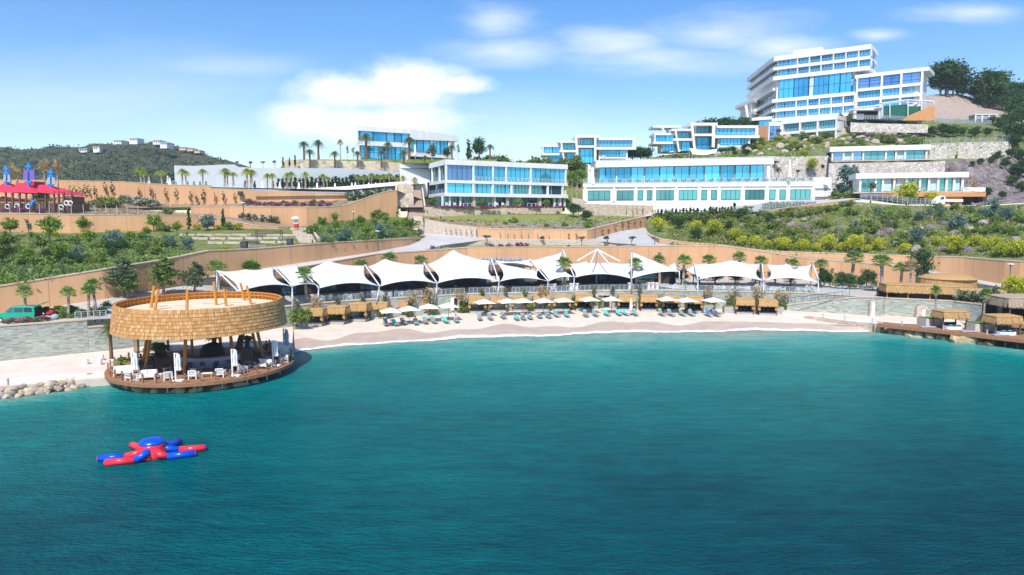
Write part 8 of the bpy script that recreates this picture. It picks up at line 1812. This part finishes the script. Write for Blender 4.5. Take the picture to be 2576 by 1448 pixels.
for z,x,yt,yb in(('D',952,1105,1280),('D',1548,1155,1290),('D',2222,1240,1360),('E',850,1230,1370),('E',133,1235,1355)):lamp(z,x,yt,yb,'at the foot of the yellow-flowering slope',disc=x==1548)
lamp('K',2430,370,640,'on the road at the far right',hit(*q('K',2418,640)))
for z,x,yt in(('B',1815,530),('B',1190,560),('B',620,580)):t=PY(*q(z,x,yt),204);lamp(z,x,yt,0,'on the palm pool terrace',Vector((t.x,204,25.3)))if False else None
pu=thing('pool_parasol','','parasol');m=MB();m.lathe([(.04,2.6),(.16,2.4),(.3,1.5),(.42,.8),(.05,.75)],10,(0,0,0),.12);m.build('folded_canopy','fabric_white',pu);MB().tube([(0,0,0),(0,0,2.7)],.04,6).build('pole','white_metal',pu)
for z,x,yt in(('A',1495,485),('A',1685,480),('A',1708,500),('A',2345,500),('B',225,640),('B',400,645),('B',592,650),('B',775,655),('B',955,660),('B',1125,655),('B',1160,650),('B',1295,655),('B',1365,655)):
 t=PY(*q(z,x,yt),197);ser(use(pu,Vector((t.x,197,t.z-3.1)),0,1.15),'closed white parasol','on the palm pool terrace','parasol','closed parasols by the pool')
for z,x0,x1,yt,Y in(('A',1730,2130,530,190.5),('A',2135,2540,568,190.3)):
 a,b=PY(*q(z,x0,yt),Y),PY(*q(z,x1,yt),Y);r=thing('glass_railing','turquoise glass rail along the pool terrace edge'+(', upper left section' if x0<2000 else ', lower right section'),'railing',a);rail(r,Vector((a.x,Y,0)),Vector((b.x,Y,0)),a.z-1.9,1.8,12,True,'steel',0)
for z,x,yt,yb,Y,lab in(('D',335,588,700,196.5,'closed cream parasol at the left end of the restaurant terrace'),('D',2305,425,660,187,'tall closed white parasol at the right of the restaurant terrace'),('B',1762,270,420,219,'closed pale parasol before the left hilltop villa')):
 t=PY(*q(z,x,yt),Y);b=PY(*q(z,x,yb),Y);r=thing('closed_parasol',lab,'parasol',b);h_=t.z-b.z;m=MB();m.lathe([(.04,h_),(.25,h_*.85),(.5,h_*.4),(.55,h_*.25),(.06,h_*.22)],10,b,.12);m.build('folded_canopy','fabric_white',r);MB().tube([b,t],.06,6).build('pole','white_metal',r)
for z,x,y,Y,lab in(('C',2048,390,234,'open cream parasol on the left hillside villa terrace'),('D',1125,345,232,'open cream parasol left of the sail before the right villa'),('D',1718,285,232,'open cream parasol right of the sail before the right villa')):
 t=PY(*q(z,x,y),Y);r=thing('villa_parasol',lab,'parasol',t-Vector((0,0,2.6)));m=MB();m.lathe([(1.45,-.35),(.7,-.12),(.02,.12)],8,t);m.build('canopy','fabric_beige',r,solid=.03);MB().tube([t-Vector((0,0,2.6)),t],.05,6).build('pole','white_metal',r)
sl=thing('shade_sail','cream shade sail on steel posts before the right hillside villa','canopy',PY(*q('D',1440,400),226));P4=[PY(*q('D',x,y),Y)for x,y,Y in((1300,312,226),(1580,322,226),(1570,360,222),(1330,372,222))];m=MB();n=8
for j in range(n+1):
 for i in range(n+1):
  s,t=i/n,j/n;p=P4[0].lerp(P4[1],s).lerp(P4[3].lerp(P4[2],s),t);p.z-=.5*math.sin(math.pi*s)*math.sin(math.pi*t)+.45*math.sin(math.pi*s);m.v.append(p)
for j in range(n):
 for i in range(n):a=j*(n+1)+i;m.f.append((a,a+1,a+n+2,a+n+1))
m.build('sail','fabric_white',sl,smooth=True,solid=.03)
for p in P4:MB().tube([p+Vector((0,0,.1)),p-Vector((0,0,4))],.1,6).build('post','steel',sl)
for x in range(470,2530,92):
 t_=tpar(LA,LB,q('D',x,0)[0]);p=lerp2(LA,LB,t_);p=Vector((p.x,p.y+1.6,zt2+.13));ser(use(wtab,p,0,1.15),'white table','on the long restaurant terrace','table','tables on the restaurant terrace')
 for s_ in(-1,1):ser(use(dchair,p+Vector((s_*.95,0,0)),R(90*s_),1.15),'black terrace chair','on the long restaurant terrace','chair','black chairs on the restaurant terrace')
for x,k in((470,1),(550,1),(620,0),(660,0),(700,0),(910,0),(975,1),(1035,1),(1300,0),(1345,0),(1385,0),(1580,0)):t=PY(*q('C',x,897),186.6);ser(use(wchair if k else wtab,Vector((t.x,186.6,19.65)),R(20*k),1.2),'white terrace seat' if k else 'white terrace table','before the three-storey block','chair' if k else 'table','white terrace furniture of the block')
finish_series()
hz=MB();hz.box((0,250,78),(3040,1340,162));hm,nt,bs=newmat('air_haze');nt.nodes.remove(bs);pvn=N(nt,'ShaderNodeVolumePrincipled',{'Color':(.86,.93,1.0,1),'Density':.00022,'Anisotropy':.2});nt.links.new(pvn.outputs[0],nt.nodes['Material Output'].inputs['Volume'])
tag(hz.build('haze',hm),'thin pale sea haze over the far hill','haze',kind='stuff')
